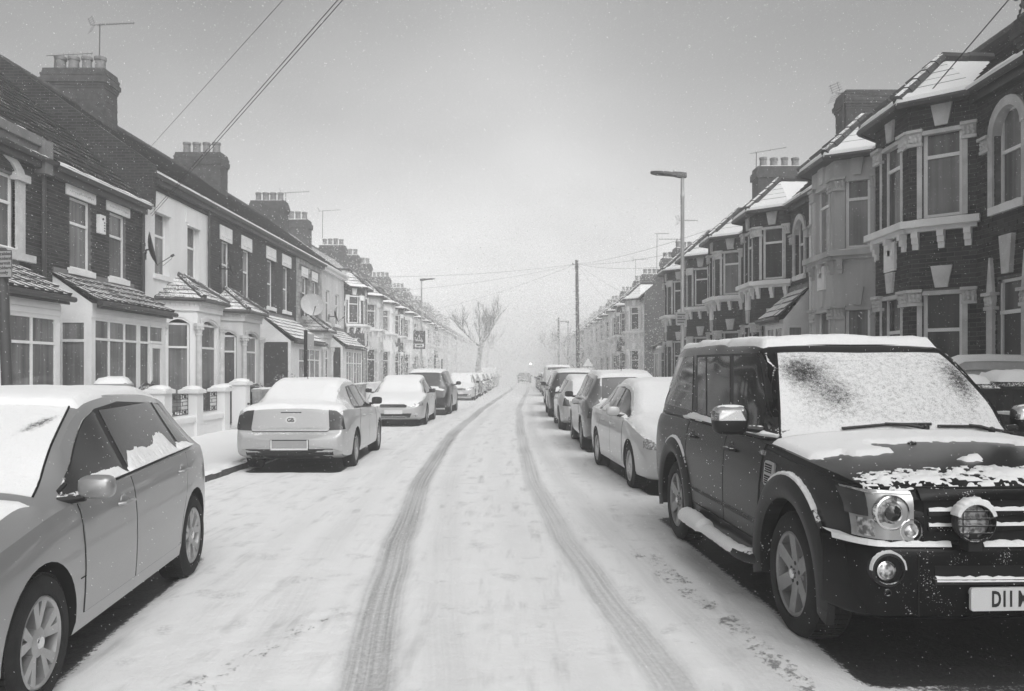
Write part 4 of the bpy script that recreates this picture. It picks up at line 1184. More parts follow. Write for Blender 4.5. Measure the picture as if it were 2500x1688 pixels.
def bay_hip(H, ub, dep, z_e, mat, lod):
    """steep hip over the two-storey bay, its ridge running back into the main roof"""
    mb = MB(); o = 0.26
    e = [H.P(ub[0] - o, 0.1, z_e), H.P(ub[1] - o * 0.5, dep + o, z_e), H.P(ub[2] + o * 0.5, dep + o, z_e), H.P(ub[3] + o, 0.1, z_e)]
    c = (ub[1] + ub[2]) / 2; zt = z_e + 1.06
    a = H.P(c, -0.12, zt); b = H.P(c, -1.05, zt); l = H.P(ub[0] - o, 0.1, z_e); r = H.P(ub[3] + o, 0.1, z_e)
    th = 0.012 if mat == 'snowy_tile' else 0.035; tw = 0.26 if lod == 0 and mat != 'snowy_tile' else 0
    for q0, q1 in zip(e[:-1], e[1:]): facet(mb, q0, q1, a, a, 0.30, th, tw, 0.2)
    mb.poly([e[0], a, b]); mb.poly([e[3], b, a])
    rf = mb.build('bay_roof', mat, H.root)
    hm = MB()
    for p, q in ((e[1], a), (e[2], a), (a, b)):
        d = q - p; n = max(2, int(d.length / 0.34))
        for i in range(n): hm.tube([p.lerp(q, i / n) + Vector((0, 0, 0.06)), p.lerp(q, (i + 0.97) / n) + Vector((0, 0, 0.04))], 0.095, 7)
    hm.build('hip_tiles', 'clay_tile', rf)
    gm = MB()
    for p, q in zip(e[:-1], e[1:]):
        gm.tube([p + Vector((0, 0, -0.04)), q + Vector((0, 0, -0.04))], 0.06, 6)
    gm.poly([p + Vector((0, 0, -0.07)) for p in e])
    gm.build('bay_gutter', 'dark_paint', rf)
    if lod <= 1:     # the thick lip of snow at the eaves
        sm = MB()
        for p, q in zip(e[:-1], e[1:]):
            k = max(2, int((q - p).length / 0.12)); prev = None
            for i in range(k + 1):
                t = i / k; m = p.lerp(q, t); up = (a - m).normalized()
                w = rnd.uniform(0.16, 0.42) if H.s == -1 else rnd.uniform(0.10, 0.22)
                nrm = Vector((0, 0, 1))
                rr = [m - up * 0.05 + Vector((0, 0, 0.0)), m - up * 0.02 + nrm * 0.10, m + up * w * 0.6 + nrm * 0.09, m + up * w + nrm * 0.03]
                if prev:
                    for z in range(3): sm.poly([prev[z], rr[z], rr[z + 1], prev[z + 1]])
                prev = rr
        sm.build('snow', 'snow', rf, smooth=70)

def bay_terraces():
    gr = 'bay fronted houses on the right'
    H = bay_house(-1, XR, 12.0, 5.25, 'nearest dark brick bay house with arched upper window and white plaque', 'brickwork_dark', lay=True, lod=0, group=gr, seed=11, glass='pane_curtain')
    # tall stack and parapet at its near party wall
    H.chimney(0.35, -0.95, 5.9, 7.15, 0.75, 1.7, flat=True); 
    H.chimney(0.35, -1.5, 7.0, 9.6, 0.7, 1.3, pots=2)
    bay_house(-1, XR, 17.28, 4.3, 'grey rendered bay house between two dark brick ones', 'grey_render', lod=0, group=gr, seed=12, ub=(0.06, 0.55, 1.95, 2.55), door_u=3.15, trim='grey_render', glass='pane_curtain', ground_glass='pane_curtain', bayroof='snowy_tile')
    H = bay_house(-1, XR, 21.62, 4.7, 'dark brick bay house with a snow roofed white side porch', 'brickwork_dark', lod=0, group=gr, seed=13, ub=(1.6, 2.3, 3.65, 4.3), chim=(4.65, -3.6, 8.4, 10.4, 0.9, 2.0, 0, 0.3, 'chimney_brick', True))
    porch(H, 0.12, 1.75, 0.66, 2.98, 3.05, 3.82, tile='snowy_tile', boards=0.12, glaz=[(0.25, 0.9, 1.2, 2.8), (0.95, 1.6, 1.2, 2.8)], sill_z=1.3)
    bay_house(-1, XR, 26.36, 4.7, 'brick bay house beyond the white side porch, lighter upper window with tied curtain', 'brickwork_dark', lod=0, group=gr, seed=14, ub=(1.6, 2.3, 3.6, 4.25), glass='pane_curtain')
    bay_house(-1, XR, 31.1, 5.0, 'brick bay house directly behind the tall lamp post', 'brickwork_dark', lod=1, group=gr, seed=15, ub=(1.6, 2.3, 3.65, 4.35), chim=(4.7, -3.6, 8.4, 10.4, 0.9, 2.1, 4, 0.45))
    H = bay_house(-1, XR, 36.1, 5.0, 'last brick bay house before the side road, small snowy porch', 'brickwork_dark', lod=1, group=gr, seed=16, ub=(1.2, 1.9, 3.2, 3.9))
    porch(H, 3.6, 4.9, 1.0, 2.7, 2.78, 3.5, tile='snowy_tile', boards=0.1, glaz=[(3.7, 4.8, 0.8, 2.5, (), (4.25,))], sill_z=0.8)
    # beyond the side road
    gf = 'hazy bay fronted houses down the right'
    H = bay_house(-1, XR, 51.0, 5.0, 'corner house beyond the side road, blank brick gable with a street name plate', 'pale_render', lod=1, group=gf, roof_mat='slate_snow_haze', gable=True, glass='pane_dark', trim='white_paint', ub=(1.3, 2.0, 3.3, 4.0), chim=(4.9, -3.6, 8.4, 9.9, 0.9, 1.8, 4, 0.45))
    A = H
    BR = B = bay_house(-1, XR, 56.0, 5.0, 'hazy painted bay house next to the gabled corner house', 'brickwork_mid', lod=1, group=gf, roof_mat='slate_snow_haze', trim='white_paint', chim=(4.9, -3.6, 8.4, 9.9, 0.9, 1.8, 4, 0.45))
    C = bay_house(-1, XR, 61.0, 5.0, 'hazy white bay house third from the side road', 'white_render', lod=1, group=gf, roof_mat='slate_snow_haze', trim='white_paint')
    D = bay_house(-1, XR, 66.0, 5.0, 'hazy pale bay house fourth from the side road', 'pale_render', lod=1, group=gf, roof_mat='slate_snow_haze', trim='white_paint', chim=(4.9, -3.6, 8.4, 9.9, 0.9, 1.8, 4, 0.45))
    far = 'pale bay house fading into the snow on the right'
    for k in range(16):
        src = (D, C, D, C, B)[k % 5]  # mostly pale walls, so haze is put into the far row's colour
        copy_tree(src.root, (XR, 71.0 + 5 * k, 0), ('hazy bay house straight across from the faint street lamp', 'pale bay house in front of the pollarded trees', far)[min(k, 2) if k < 2 else 2], group='faded bay houses on the right')
    # left-hand bay houses beyond the flat-fronted ones
    gl = 'hazy bay fronted houses down the left'
    A = bay_house(1, XL, 44.4, 5.0, 'brick bay house with a bright white bay surround beside the pale rendered house', 'brickwork_mid', lod=1, group=gl, roof_mat='slate_snow_haze', trim='white_paint', big_snow=False, bayroof='clay_tile', ub=(0.4, 1.1, 2.6, 3.3), chim=(4.9, -4.0, 8.4, 10.6, 0.9, 1.8, 4, 0.5), glass='pane_curtain')
    B = bay_house(1, XL, 49.4, 5.0, 'grey painted bay house, the one after the white surround', 'pale_render', lod=1, group=gl, roof_mat='slate_snow_haze', trim='stone', big_snow=False, bayroof='clay_tile', ub=(0.6, 1.3, 2.8, 3.5), glass='pane_curtain')
    C = bay_house(1, XL, 54.4, 5.0, 'white bay house behind the street lamp with the warning sign', 'white_render', lod=1, group=gl, roof_mat='slate_snow_haze', trim='white_paint', big_snow=False, bayroof='clay_tile', ub=(0.6, 1.3, 2.8, 3.5), chim=(4.9, -4.0, 8.4, 10.6, 0.9, 1.8, 4, 0.5), glass='pane_curtain')
    far = 'pale bay house fading into the snow on the left'
    for k in range(18):
        src = (A, C, B, C, B)[k % 5]  # pale sources favoured: distance haze carried by the wall colours
        copy_tree(src.root, (XL, 59.4 + 5 * k, 0), ('brick bay house just past the white one behind the warning sign', 'white bay house behind the round dark shrub', far)[min(k, 2)], group='faded bay houses on the left')
    # the rows go on past the camera on both sides
    for k in range(4):
        copy_tree(A.root, (XL, 6.4 - 5 * k, 0), 'brick bay house of the left row, beside and behind the camera', group='houses behind the camera')
        copy_tree(BR.root, (XR, 6.8 - 5 * k, 0), 'brick bay house of the right row, beside and behind the camera', group='houses behind the camera')

# ------------------------------------------------------------------ cars
def pchip(pts):
    x = np.array([p[0] for p in pts], float); y = np.array([p[1] for p in pts], float)
    h = np.diff(x); d = np.diff(y) / h; m = np.zeros(len(x))
    for i in range(1, len(x) - 1):
        if d[i - 1] * d[i] > 0:
            w1, w2 = 2 * h[i] + h[i - 1], h[i] + 2 * h[i - 1]
            m[i] = (w1 + w2) / (w1 / d[i - 1] + w2 / d[i])
    m[0], m[-1] = d[0], d[-1]
    def f(q):
        q = min(max(q, x[0]), x[-1]); i = min(max(int(np.searchsorted(x, q)) - 1, 0), len(h) - 1)
        t = (q - x[i]) / h[i]
        return (2 * t**3 - 3 * t**2 + 1) * y[i] + (t**3 - 2 * t**2 + t) * h[i] * m[i] + (-2 * t**3 + 3 * t**2) * y[i + 1] + (t**3 - t**2) * h[i] * m[i + 1]
    return f

CAR = {
 'suv_big': dict(L=4.84, axf=0.90, axr=3.785, wr=0.375, arch=0.455, wz=0.375, tw=0.25,
    top=[(0, .985), (.03, 1.02), (.10, 1.055), (.4, 1.10), (1.0, 1.155), (1.34, 1.19), (1.44, 1.27), (2.00, 1.755), (2.10, 1.80), (2.3, 1.825), (2.9, 1.84), (3.2, 1.862), (4.5, 1.865), (4.64, 1.84), (4.72, 1.78), (4.79, 1.3), (4.84, .95)],
    belt=[(0, .94), (.1, 1.01), (.6, 1.07), (1.35, 1.12), (2, 1.135), (4.55, 1.16), (4.75, 1.1), (4.84, .9)],
    hw=[(0, .80), (.05, .865), (.15, .905), (.4, .935), (.9, .95), (4.3, .95), (4.65, .93), (4.78, .9), (4.84, .86)],
    hwr=[(0, .82), (1.4, .83), (2.05, .725), (2.5, .73), (4.2, .725), (4.7, .69), (4.84, .69)],
    bot=[(0, .42), (.05, .36), (.3, .30), (1, .27), (3.8, .27), (4.6, .36), (4.84, .44)], cant=.07),
 'hatch': dict(L=4.2, axf=0.865, axr=3.443, wr=0.318, arch=0.362, wz=0.318, tw=0.215,
    top=[(0, .62), (.03, .68), (.12, .76), (.5, .86), (.95, .94), (1.10, .97), (1.2, 1.03), (1.9, 1.385), (2.05, 1.435), (2.5, 1.47), (3.0, 1.465), (3.5, 1.42), (3.72, 1.37), (3.80, 1.32), (4.02, 1.0), (4.10, .88), (4.2, .66)],
    belt=[(0, .58), (.12, .70), (.5, .80), (1.1, .90), (2, .945), (3.4, .985), (3.8, .99), (4.05, .90), (4.2, .62)],
    hw=[(0, .60), (.04, .70), (.15, .79), (.4, .855), (.9, .885), (3.3, .888), (3.7, .87), (4.0, .81), (4.12, .76), (4.2, .66)],
    hwr=[(0, .7), (1.1, .76), (1.9, .63), (2.4, .625), (3.3, .60), (3.8, .57), (4.2, .56)],
    bot=[(0, .30), (.1, .22), (.4, .19), (3.7, .19), (4.1, .26), (4.2, .36)], cant=.075),
 'saloon': dict(L=4.6, axf=0.92, axr=3.62, wr=0.315, arch=0.355, wz=0.315, tw=0.21,
    top=[(0, .60), (.04, .67), (.15, .74), (.6, .86), (1.15, .95), (1.25, .99), (2.0, 1.36), (2.2, 1.415), (2.8, 1.445), (3.2, 1.42), (3.45, 1.36), (4.1, 1.10), (4.28, 1.06), (4.44, 1.03), (4.475, .99), (4.535, .70), (4.55, .66), (4.6, .62)],
    belt=[(0, .57), (.15, .69), (.6, .80), (1.2, .90), (2, .93), (3.6, .965), (4.2, .985), (4.44, .975), (4.535, .67), (4.6, .58)],
    hw=[(0, .62), (.05, .72), (.2, .82), (.5, .87), (1, .895), (3.6, .895), (4.2, .87), (4.42, .84), (4.54, .82), (4.6, .74)],
    hwr=[(0, .7), (1.2, .76), (2.0, .62), (2.6, .615), (3.3, .60), (4.1, .66), (4.6, .66)],
    bot=[(0, .30), (.1, .22), (.4, .19), (4.1, .2), (4.5, .26), (4.6, .34)], cant=.075),
 'suv': dict(L=4.5, axf=0.92, axr=3.58, wr=0.35, arch=0.40, wz=0.35, tw=0.22,
    top=[(0, .74), (.03, .80), (.12, .90), (.5, 1.0), (.95, 1.06), (1.12, 1.09), (1.22, 1.16), (1.9, 1.56), (2.05, 1.61), (2.6, 1.66), (3.4, 1.65), (4.0, 1.60), (4.15, 1.55), (4.32, 1.1), (4.40, .95), (4.5, .72)],
    belt=[(0, .70), (.12, .82), (.5, .92), (1.1, 1.01), (2, 1.05), (3.6, 1.09), (4.15, 1.09), (4.35, .95), (4.5, .68)],
    hw=[(0, .66), (.04, .76), (.15, .84), (.4, .88), (.9, .905), (3.6, .905), (4.1, .88), (4.35, .82), (4.5, .72)],
    hwr=[(0, .72), (1.1, .78), (1.9, .66), (2.4, .66), (3.5, .64), (4.2, .61), (4.5, .6)],
    bot=[(0, .36), (.1, .28), (.4, .25), (4.0, .25), (4.4, .32), (4.5, .40)], cant=.075),
 'van': dict(L=4.9, axf=0.9, axr=3.7, wr=0.33, arch=0.38, wz=0.33, tw=0.22,
    top=[(0, .80), (.03, .88), (.12, 1.0), (.55, 1.14), (.75, 1.22), (1.5, 1.82), (1.7, 1.90), (2.2, 1.95), (4.6, 1.95), (4.78, 1.90), (4.84, 1.7), (4.9, .9)],
    belt=[(0, .76), (.12, .9), (.7, 1.1), (1.5, 1.15), (4.6, 1.15), (4.9, .8)],
    hw=[(0, .72), (.05, .82), (.2, .90), (.6, .95), (4.5, .95), (4.8, .92), (4.9, .86)],
    hwr=[(0, .8), (.7, .85), (1.6, .78), (4.6, .80), (4.9, .78)],
    bot=[(0, .36), (.1, .28), (4.6, .28), (4.9, .4)], cant=.09),
}

class Car:
    def __init__(self, kind, label, loc, rotz, paint, name='parked_car', cat='car', group=None, step=0.055):
        self.k = CAR[kind]; self.kind = kind; k = self.k; self.paint = paint
        self.L = k['L']
        self.f = {q: pchip(k[q]) for q in ('top', 'belt', 'hw', 'hwr', 'bot')}
        self.root = thing(name, label, cat, loc, rotz, group)
        self.body(step)
    def C(self, p): return (p[1], p[0] - self.L / 2, p[2])
    def emit(self, mb, name, mat, parent=None, smooth=None, **kw):
        mb.v = [self.C(p) for p in mb.v]
        return mb.build(name, mat, parent if parent is not None else self.root, smooth, **kw)
    def section(self, x):
        f = self.f; bt, be, tp, w, wr = f['bot'](x), f['belt'](x), f['top'](x), f['hw'](x), f['hwr'](x)
        be = min(be, tp - 0.012); h = be - bt; g_ = tp - be
        q = float(sstep(np.array(g_), 0.09, 0.30)); we = w * 0.955
        lo = [(0, bt), (w * .5, bt), (w * .86, bt + .01), (w * .965, bt + .05), (w * .985, bt + h * .16), (w * .995, bt + h * .33), (w, bt + h * .5), (w * .998, bt + h * .68), (w * .988, bt + h * .84), (w * .975, bt + h * .93), (we, be)]
        zc = tp - self.k['cant']; zc = max(zc, be + g_ * .45); wr = min(wr, we)
        yb = we - 0.02
        G = [(yb, be + .012), (yb + (wr - yb) * .33, be + (zc - be) * .34), (yb + (wr - yb) * .68, be + (zc - be) * .68), (wr, zc), (wr * .965, zc + (tp - zc) * .5), (wr * .88, zc + (tp - zc) * .78), (wr * .6, zc + (tp - zc) * .93), (wr * .3, zc + (tp - zc) * .985), (0, tp)]
        Hd = []
        for fr in (.975, .93, .86, .78, .68, .56, .4, .2, 0):
            Hd.append((we * fr, be + g_ * (1 - fr ** 3.0)))
        up = [(a[0] * q + b[0] * (1 - q), a[1] * q + b[1] * (1 - q)) for a, b in zip(G, Hd)]
        return lo + up
    def body(self, step):
        L = self.L
        xs = {0.0, L}
        for e in (.006, .018, .035, .06, .09, .13, .17, .22, .27): xs |= {e, L - e}
        x = .32
        while x < L - .3: xs.add(x); x += step
        xs |= {p[0] for p in self.k['top']}
        xs = sorted(xs); xs = [x for i, x in enumerate(xs) if i == 0 or x - xs[i - 1] > .004]
        xs[-1] = L
        mb = MB(); secs = [self.section(x) for x in xs]; n = len(secs[0]); m = 2 * n - 2
        for x, s in zip(xs, secs):
            mb.v += [(x, y, z) for y, z in s] + [(x, -y, z) for y, z in s[-2:0:-1]]
        for i in range(len(xs) - 1):
            for j in range(m):
                a, b = i * m + j, i * m + (j + 1) % m
                mb.f.append((a, b, b + m, a + m))
        for i, s in ((0, secs[0]), (len(xs) - 1, secs[-1])):
            zc = (s[0][1] + s[-1][1]) / 2; c = len(mb.v); mb.v.append((xs[i], 0, zc))
            for j in range(m):
                a, b = i * m + j, i * m + (j + 1) % m
                mb.f.append((c, b, a) if i == 0 else (c, a, b))
        self.bvh = BVHTree.FromPolygons([Vector(v) for v in mb.v], mb.f)
        o = self.emit(mb, 'body', self.paint)
        o.data.materials.append(MATS['well_dark'])
        # wheel arches cut out of the shell
        k = self.k; cut = MB()
        for ax in (k['axf'], k['axr']):
            for s in (1, -1):
                y0 = s * (self.f['hw'](ax) - .30)
                cut.lathe((ax, y0, k['wz'] + .01), (0, s, 0), [(k['arch'], 0), (k['arch'], .6)], 36)
        c = self.emit(cut, 'arch_cutter', 'well_dark')
        md = o.modifiers.new('arches', 'BOOLEAN'); md.object = c; md.operation = 'DIFFERENCE'; md.solver = 'EXACT'
        try: md.material_mode = 'TRANSFER'
        except Exception: pass
        bpy.context.view_layer.update()
        dg = bpy.context.evaluated_depsgraph_get()
        me = bpy.data.meshes.new_from_object(o.evaluated_get(dg))
        o.modifiers.clear(); old = o.data; o.data = me; bpy.data.meshes.remove(old)
        me.name = 'body'
        bpy.data.objects.remove(c)
        me.polygons.foreach_set('use_smooth', [True] * len(me.polygons)); me.set_sharp_from_angle(angle=R(38))
        self.o_body = o
    def ray(self, kind, a, b):
        if kind in ('L', 'R'): o, d = Vector((a, -3 if kind == 'R' else 3, b)), Vector((0, 1 if kind == 'R' else -1, 0))
        elif kind == 'F': o, d = Vector((-3, a, b)), Vector((1, 0, 0))
        elif kind == 'B': o, d = Vector((self.L + 3, a, b)), Vector((-1, 0, 0))
        else: o, d = Vector((a, b, 6)), Vector((0, 0, -1))
        h, n, i, _ = self.bvh.ray_cast(o, d)
        if h is None:
            c = Vector((a, -.9 if kind == 'R' else .9, b)) if kind in 'LR' else Vector((0 if kind == 'F' else self.L, a, b)) if kind in 'FB' else Vector((a, b, 1.5))
            h, n, i, _ = self.bvh.find_nearest(c)
        if n.dot(d) > 0: n = -n
        return h, n
    @staticmethod
    def resample(poly, n):
        P = [Vector((p[0], p[1])) for p in poly]; seg = [(b - a).length for a, b in zip(P[:-1], P[1:])]; T = sum(seg) or 1e-9
        out = []
        for i in range(n + 1):
            t = T * i / n; k = 0
            while k < len(seg) - 1 and t > seg[k] + 1e-9: t -= seg[k]; k += 1
            out.append(P[k].lerp(P[k + 1], min(1, t / (seg[k] or 1e-9))) if len(P) > 1 else P[0])
        return out
    def patch(self, name, mat, kind, low, high, off=.004, n=(10, 6), parent=None, rim=.012, both=False, thick=None, smooth=35, attr=None, **kw):
        """a panel shaped to the bodywork between a lower and an upper outline"""
        res = []
        for sg in ((1, -1) if both else (1,)):
            kk = kind
            if both and kind in ('L', 'R'): kk = 'R' if sg == 1 else 'L'
            lo = self.resample(low, n[0]); hi = self.resample(high, n[0])
            mb = MB(); nx, ny = n; base = []
            at = []
            for j in range(ny + 1):
                for i in range(nx + 1):
                    p = lo[i].lerp(hi[i], j / ny); a, b = p.x, p.y
                    if both and kind in ('F', 'B'): a *= sg
                    h, nn = self.ray(kk, a, b)
                    e = off if thick is None else off + thick(i / nx, j / ny)
                    mb.v.append(tuple(h + nn * e)); base.append(h - nn * rim)
                    if attr: at.append(attr(a, b))
            for j in range(ny):
                for i in range(nx):
                    q = j * (nx + 1) + i; mb.f.append((q, q + 1, q + nx + 2, q + nx + 1))
            ring = [i for i in range(nx + 1)] + [j * (nx + 1) + nx for j in range(1, ny + 1)] + [ny * (nx + 1) + i for i in range(nx - 1, -1, -1)] + [j * (nx + 1) for j in range(ny - 1, 0, -1)]
            st = len(mb.v)
            for r in ring:
                mb.v.append(tuple(base[r]))
                if attr: at.append(0.0)
            for q in range(len(ring)):
                q2 = (q + 1) % len(ring); mb.f.append((ring[q], st + q, st + q2, ring[q2]))
            o = self.emit(mb, name, mat, parent, smooth, **kw)
            if attr:
                A = o.data.attributes.new('snow', 'FLOAT', 'POINT'); A.data.foreach_set('value', at)
            res.append(o)
        return res if both else res[0]
    def line(self, name, mat, kind, pts, r=.004, off=.0, both=False, n=14, parent=None, sides=5):
        for sg in ((1, -1) if both else (1,)):
            kk = ('R' if sg == 1 else 'L') if both and kind in 'LR' else kind
            P = self.resample(pts, n); path = []
            for p in P:
                h, nn = self.ray(kk, p.x * (sg if both and kind in 'FB' else 1), p.y); path.append(h + nn * off)
            mb = MB(); mb.tube(path, r, sides); o = self.emit(mb, name, mat, parent)
        return o
    def disc(self, name, mat, kind, a, b, r, off=.01, depth=.02, parent=None, n=18, sq=1.0, fixed=None, both=False, ring=None):
        for sg in ((1, -1) if both else (1,)):
            h, nn = self.ray(kind, a * (sg if kind in 'FB' else 1), b)
            ax = {'F': Vector((-1, 0, 0)), 'B': Vector((1, 0, 0)), 'R': Vector((0, -1, 0)), 'L': Vector((0, 1, 0))}[kind]
            mb = MB(); O = h + ax * off
            if ring: mb.lathe(O, ax, [(r, -depth), (r, 0.004), (r - ring, 0.004), (r - ring, -depth)], n, closed=True)
            else: mb.lathe(O, ax, [(r, -depth), (r, -0.004), (r * .92, 0.0), (r * .5, 0.006), (0.001, 0.008)], n)
            o = self.emit(mb, name, mat, parent, 40)
        return o
    def wheel(self, ax, s, style='ten', rim_mat='alloy', lod=0, steer=0.0):
        k = self.k; Rr, w = k['wr'], k['tw']; rr = Rr - (.105 if self.kind != 'suv_big' else .125)
        y = s * (self.f['hw'](ax) - .015 - w / 2); O = (ax, y, k['wz']); A = (0, s, 0); n = 36 if lod == 0 else 18
        mb = MB(); h = w / 2
        mb.lathe(O, A, [(rr, h - .015), (rr + .012, h), (Rr - .045, h + .004), (Rr - .012, h - .018), (Rr, h - .045), (Rr, -h + .045), (Rr - .012, -h + .018), (rr, -h)], n, closed=True)
        if lod == 0:
            for q in range(60):       # tread blocks
                an = 2 * math.pi * q / 60
                for (ya, yb) in ((-.085, -.03), (-.025, .025), (.03, .085)):
                    a2 = an + (.02 if ya > -.03 else 0)
                    c = Vector((ax + math.cos(a2) * Rr, y, k['wz'] + math.sin(a2) * Rr)); t = Vector((-math.sin(a2), 0, math.cos(a2))); u = Vector((math.cos(a2), 0, math.sin(a2)))
                    p = [c + t * e * .014 + Vector((0, yy, 0)) + u * z for z in (-.004, .005) for e, yy in ((-1, ya), (1, ya), (1, yb), (-1, yb))]
                    mb.hexa(p)
        wh = self.emit(mb, 'wheel', 'rubber', None, 40)
        rm = MB(); rm.lathe(O, A, [(rr + .004, h - .012), (rr - .008, h - .004), (rr - .02, h - .014), (rr - .028, h - .07), (rr - .03, -.02)], n, cap=False)
        rm.lathe(O, A, [(rr - .028, -.03), (rr - .028, -.024)], n)
        r = self.emit(rm, 'rim', rim_mat, wh, 40)
        bk = MB(); bk.lathe(O, A, [(rr - .03, -.022), (rr - .03, -.016)], n); self.emit(bk, 'brake', 'well_dark', wh)
        sp = MB(); P = Vector(O)
        F = lambda a, b, c: P + Vector((a, s * c, b))
        class FF:
            def __init__(q, an): q.c, q.s = math.cos(an), math.sin(an)
            def __call__(q, a, b, c=0): return F(a * q.c - b * q.s, a * q.s + b * q.c, c)
        if style == 'six':
            for q in range(6):
                f = FF(math.pi / 2 + q * math.pi / 3)
                sp.hexa([f(.05, -.045, h - .075), f(rr - .015, -.05, h - .06), f(rr - .015, .05, h - .06), f(.05, .045, h - .075), f(.06, -.040, h - .035), f(rr - .02, -.046, h - .012), f(rr - .02, .046, h - .012), f(.06, .040, h - .035)])
            sp.lathe(O, A, [(.125, h - .07), (.12, h - .038), (.045, h - .034), (.04, h - .03), (.001, h - .028)], 24)
        elif style == 'ten':
            for q in range(5):
                for e in (-1, 1):
                    f = FF(math.pi / 2 + q * 2 * math.pi / 5 + e * .235)
                    sp.hexa([f(.05, -.02 - e * .015, h - .07), f(rr - .015, -.030, h - .05), f(rr - .015, .030, h - .05), f(.05, .02 - e * .015, h - .07), f(.055, -.016 - e * .015, h - .022), f(rr - .018, -.026, h - .012), f(rr - .018, .026, h - .012), f(.055, .016 - e * .015, h - .022)])
            sp.lathe(O, A, [(.075, h - .06), (.07, h - .022), (.04, h - .014), (.001, h - .012)], 20)
        else:
            sp.lathe(O, A, [(rr - .025, h - .05), (rr - .04, h - .03), (.10, h - .018), (.06, h - .025), (.001, h - .015)], n)
        self.emit(sp, 'spokes', rim_mat, wh, 35)
        if lod == 0:
            hb = MB(); hb.lathe(O, A, [(.032, h - .03), (.032, h - .012), (.026, h - .006), (.001, h - .004)], 16); self.emit(hb, 'hub_cap', 'chrome', wh, 40)
            nt = MB()
            for q in range(5):
                an = math.pi / 2 + q * 2 * math.pi / 5; nt.lathe(F(.062 * math.cos(an), .062 * math.sin(an), 0), A, [(.013, h - .06), (.013, h - .031), (.010, h - .029)], 8)
            self.emit(nt, 'wheel_nuts', 'iron', wh)
        return wh
    def wheels(self, style='ten', rim='alloy', lod=0):
        for ax in (self.k['axf'], self.k['axr']):
            for s in (1, -1): self.wheel(ax, s, style, rim, lod)
    def mirror(self, x, z, mat, both=True, size=(.10, .22, .15), cap=None, out=.10, snow=True):
        for s in ((-1, 1) if both else (-1,)):
            h, n = self.ray('R' if s == -1 else 'L', x, z); y0 = h.y
            mb = MB(); c = Vector((x + .02, y0 + s * (out + size[1] / 2), z + .06)); a, b, d = size[0] / 2, size[1] / 2, size[2] / 2
            pts = []
            for e, sc in ((-1, .72), (-.5, .95), (.6, 1.0), (1, .96)):
                ring = []
                for q in range(16):
                    an = 2 * math.pi * q / 16; cx, sx = math.cos(an), math.sin(an)
                    pw = lambda v: math.copysign(abs(v) ** .55, v)
                    ring.append((c.x + e * a, c.y + pw(cx) * b * sc, c.z + pw(sx) * d * sc))
                pts.append(ring)
            i0 = 0
            for ring in pts: mb.v += ring
            for r in range(3):
                for q in range(16): mb.f.append((r * 16 + q, r * 16 + (q + 1) % 16, (r + 1) * 16 + (q + 1) % 16, (r + 1) * 16 + q))
            mb.f.append(tuple(range(16))[::-1]); mb.f.append(tuple(48 + q for q in range(16)))
            o = self.emit(mb, 'door_mirror', mat, None, 45)
            st = MB(); st.tube([(x, y0 - s * .02, z - .005), (x + .01, y0 + s * (out + .04), z + .01)], .028, 8, .022); self.emit(st, 'mirror_stalk', 'black_trim', o, 40)
            gl = MB(); gl.lathe((c.x + a * .98, c.y, c.z), (1, 0, 0), [(d * .85, 0), (d * .8, .004), (.001, .004)], 16)
            gl.v = [(p[0], c.y + (p[1] - c.y) * (b / d), p[2]) for p in gl.v]
            self.emit(gl, 'mirror_glass', 'car_glass', o)
            if cap:
                cp = MB()
                for ring in pts[:3]:
                    cp.v += [(c.x + (p[0] - c.x) * 1.05, c.y + (p[1] - c.y) * 1.03, c.z + max(0.0, (p[2] - c.z)) * 1.04 + .002) for p in ring]
                for r in range(2):
                    for q in range(16): cp.f.append((r * 16 + q, r * 16 + (q + 1) % 16, (r + 1) * 16 + (q + 1) % 16, (r + 1) * 16 + q))
                cp.f.append(tuple(range(16))[::-1])
                self.emit(cp, 'mirror_cap', cap, o, 45)
            if snow:
                sm = MB(); sm.sphere((c.x, c.y, c.z + d * .93), b * .78, 12, 6, (a / b * .9, 1, .17)); self.emit(sm, 'snow', 'snow', o, 60)
    def handle(self, x, z, mat='paint', snow=True):
        for s, kd in ((-1, 'R'), (1, 'L')):
            h, n = self.ray(kd, x, z); m = MB()
            y = h.y
            m.tube([(x - .09, y, z), (x - .075, y + s * .035, z + .004), (x, y + s * .042, z + .006), (x + .075, y + s * .035, z + .004), (x + .09, y, z)], .013, 8)
            m.lathe((x, y - s * .012, z - .004), (0, s, 0), [(.062, 0), (.056, .014), (.03, .008), (.001, .006)], 14)
            o = self.emit(m, 'door_handle', self.paint if mat == 'paint' else mat, None, 45)
    def seal(self, x0, x1, y0, y1):
        self.line('screen_seal', 'seam', 'T', [(x0 + .02, -y0), (x1, -y1), (x1 - .02, 0), (x1, y1), (x0 + .02, y0)], .006, .003, n=60)
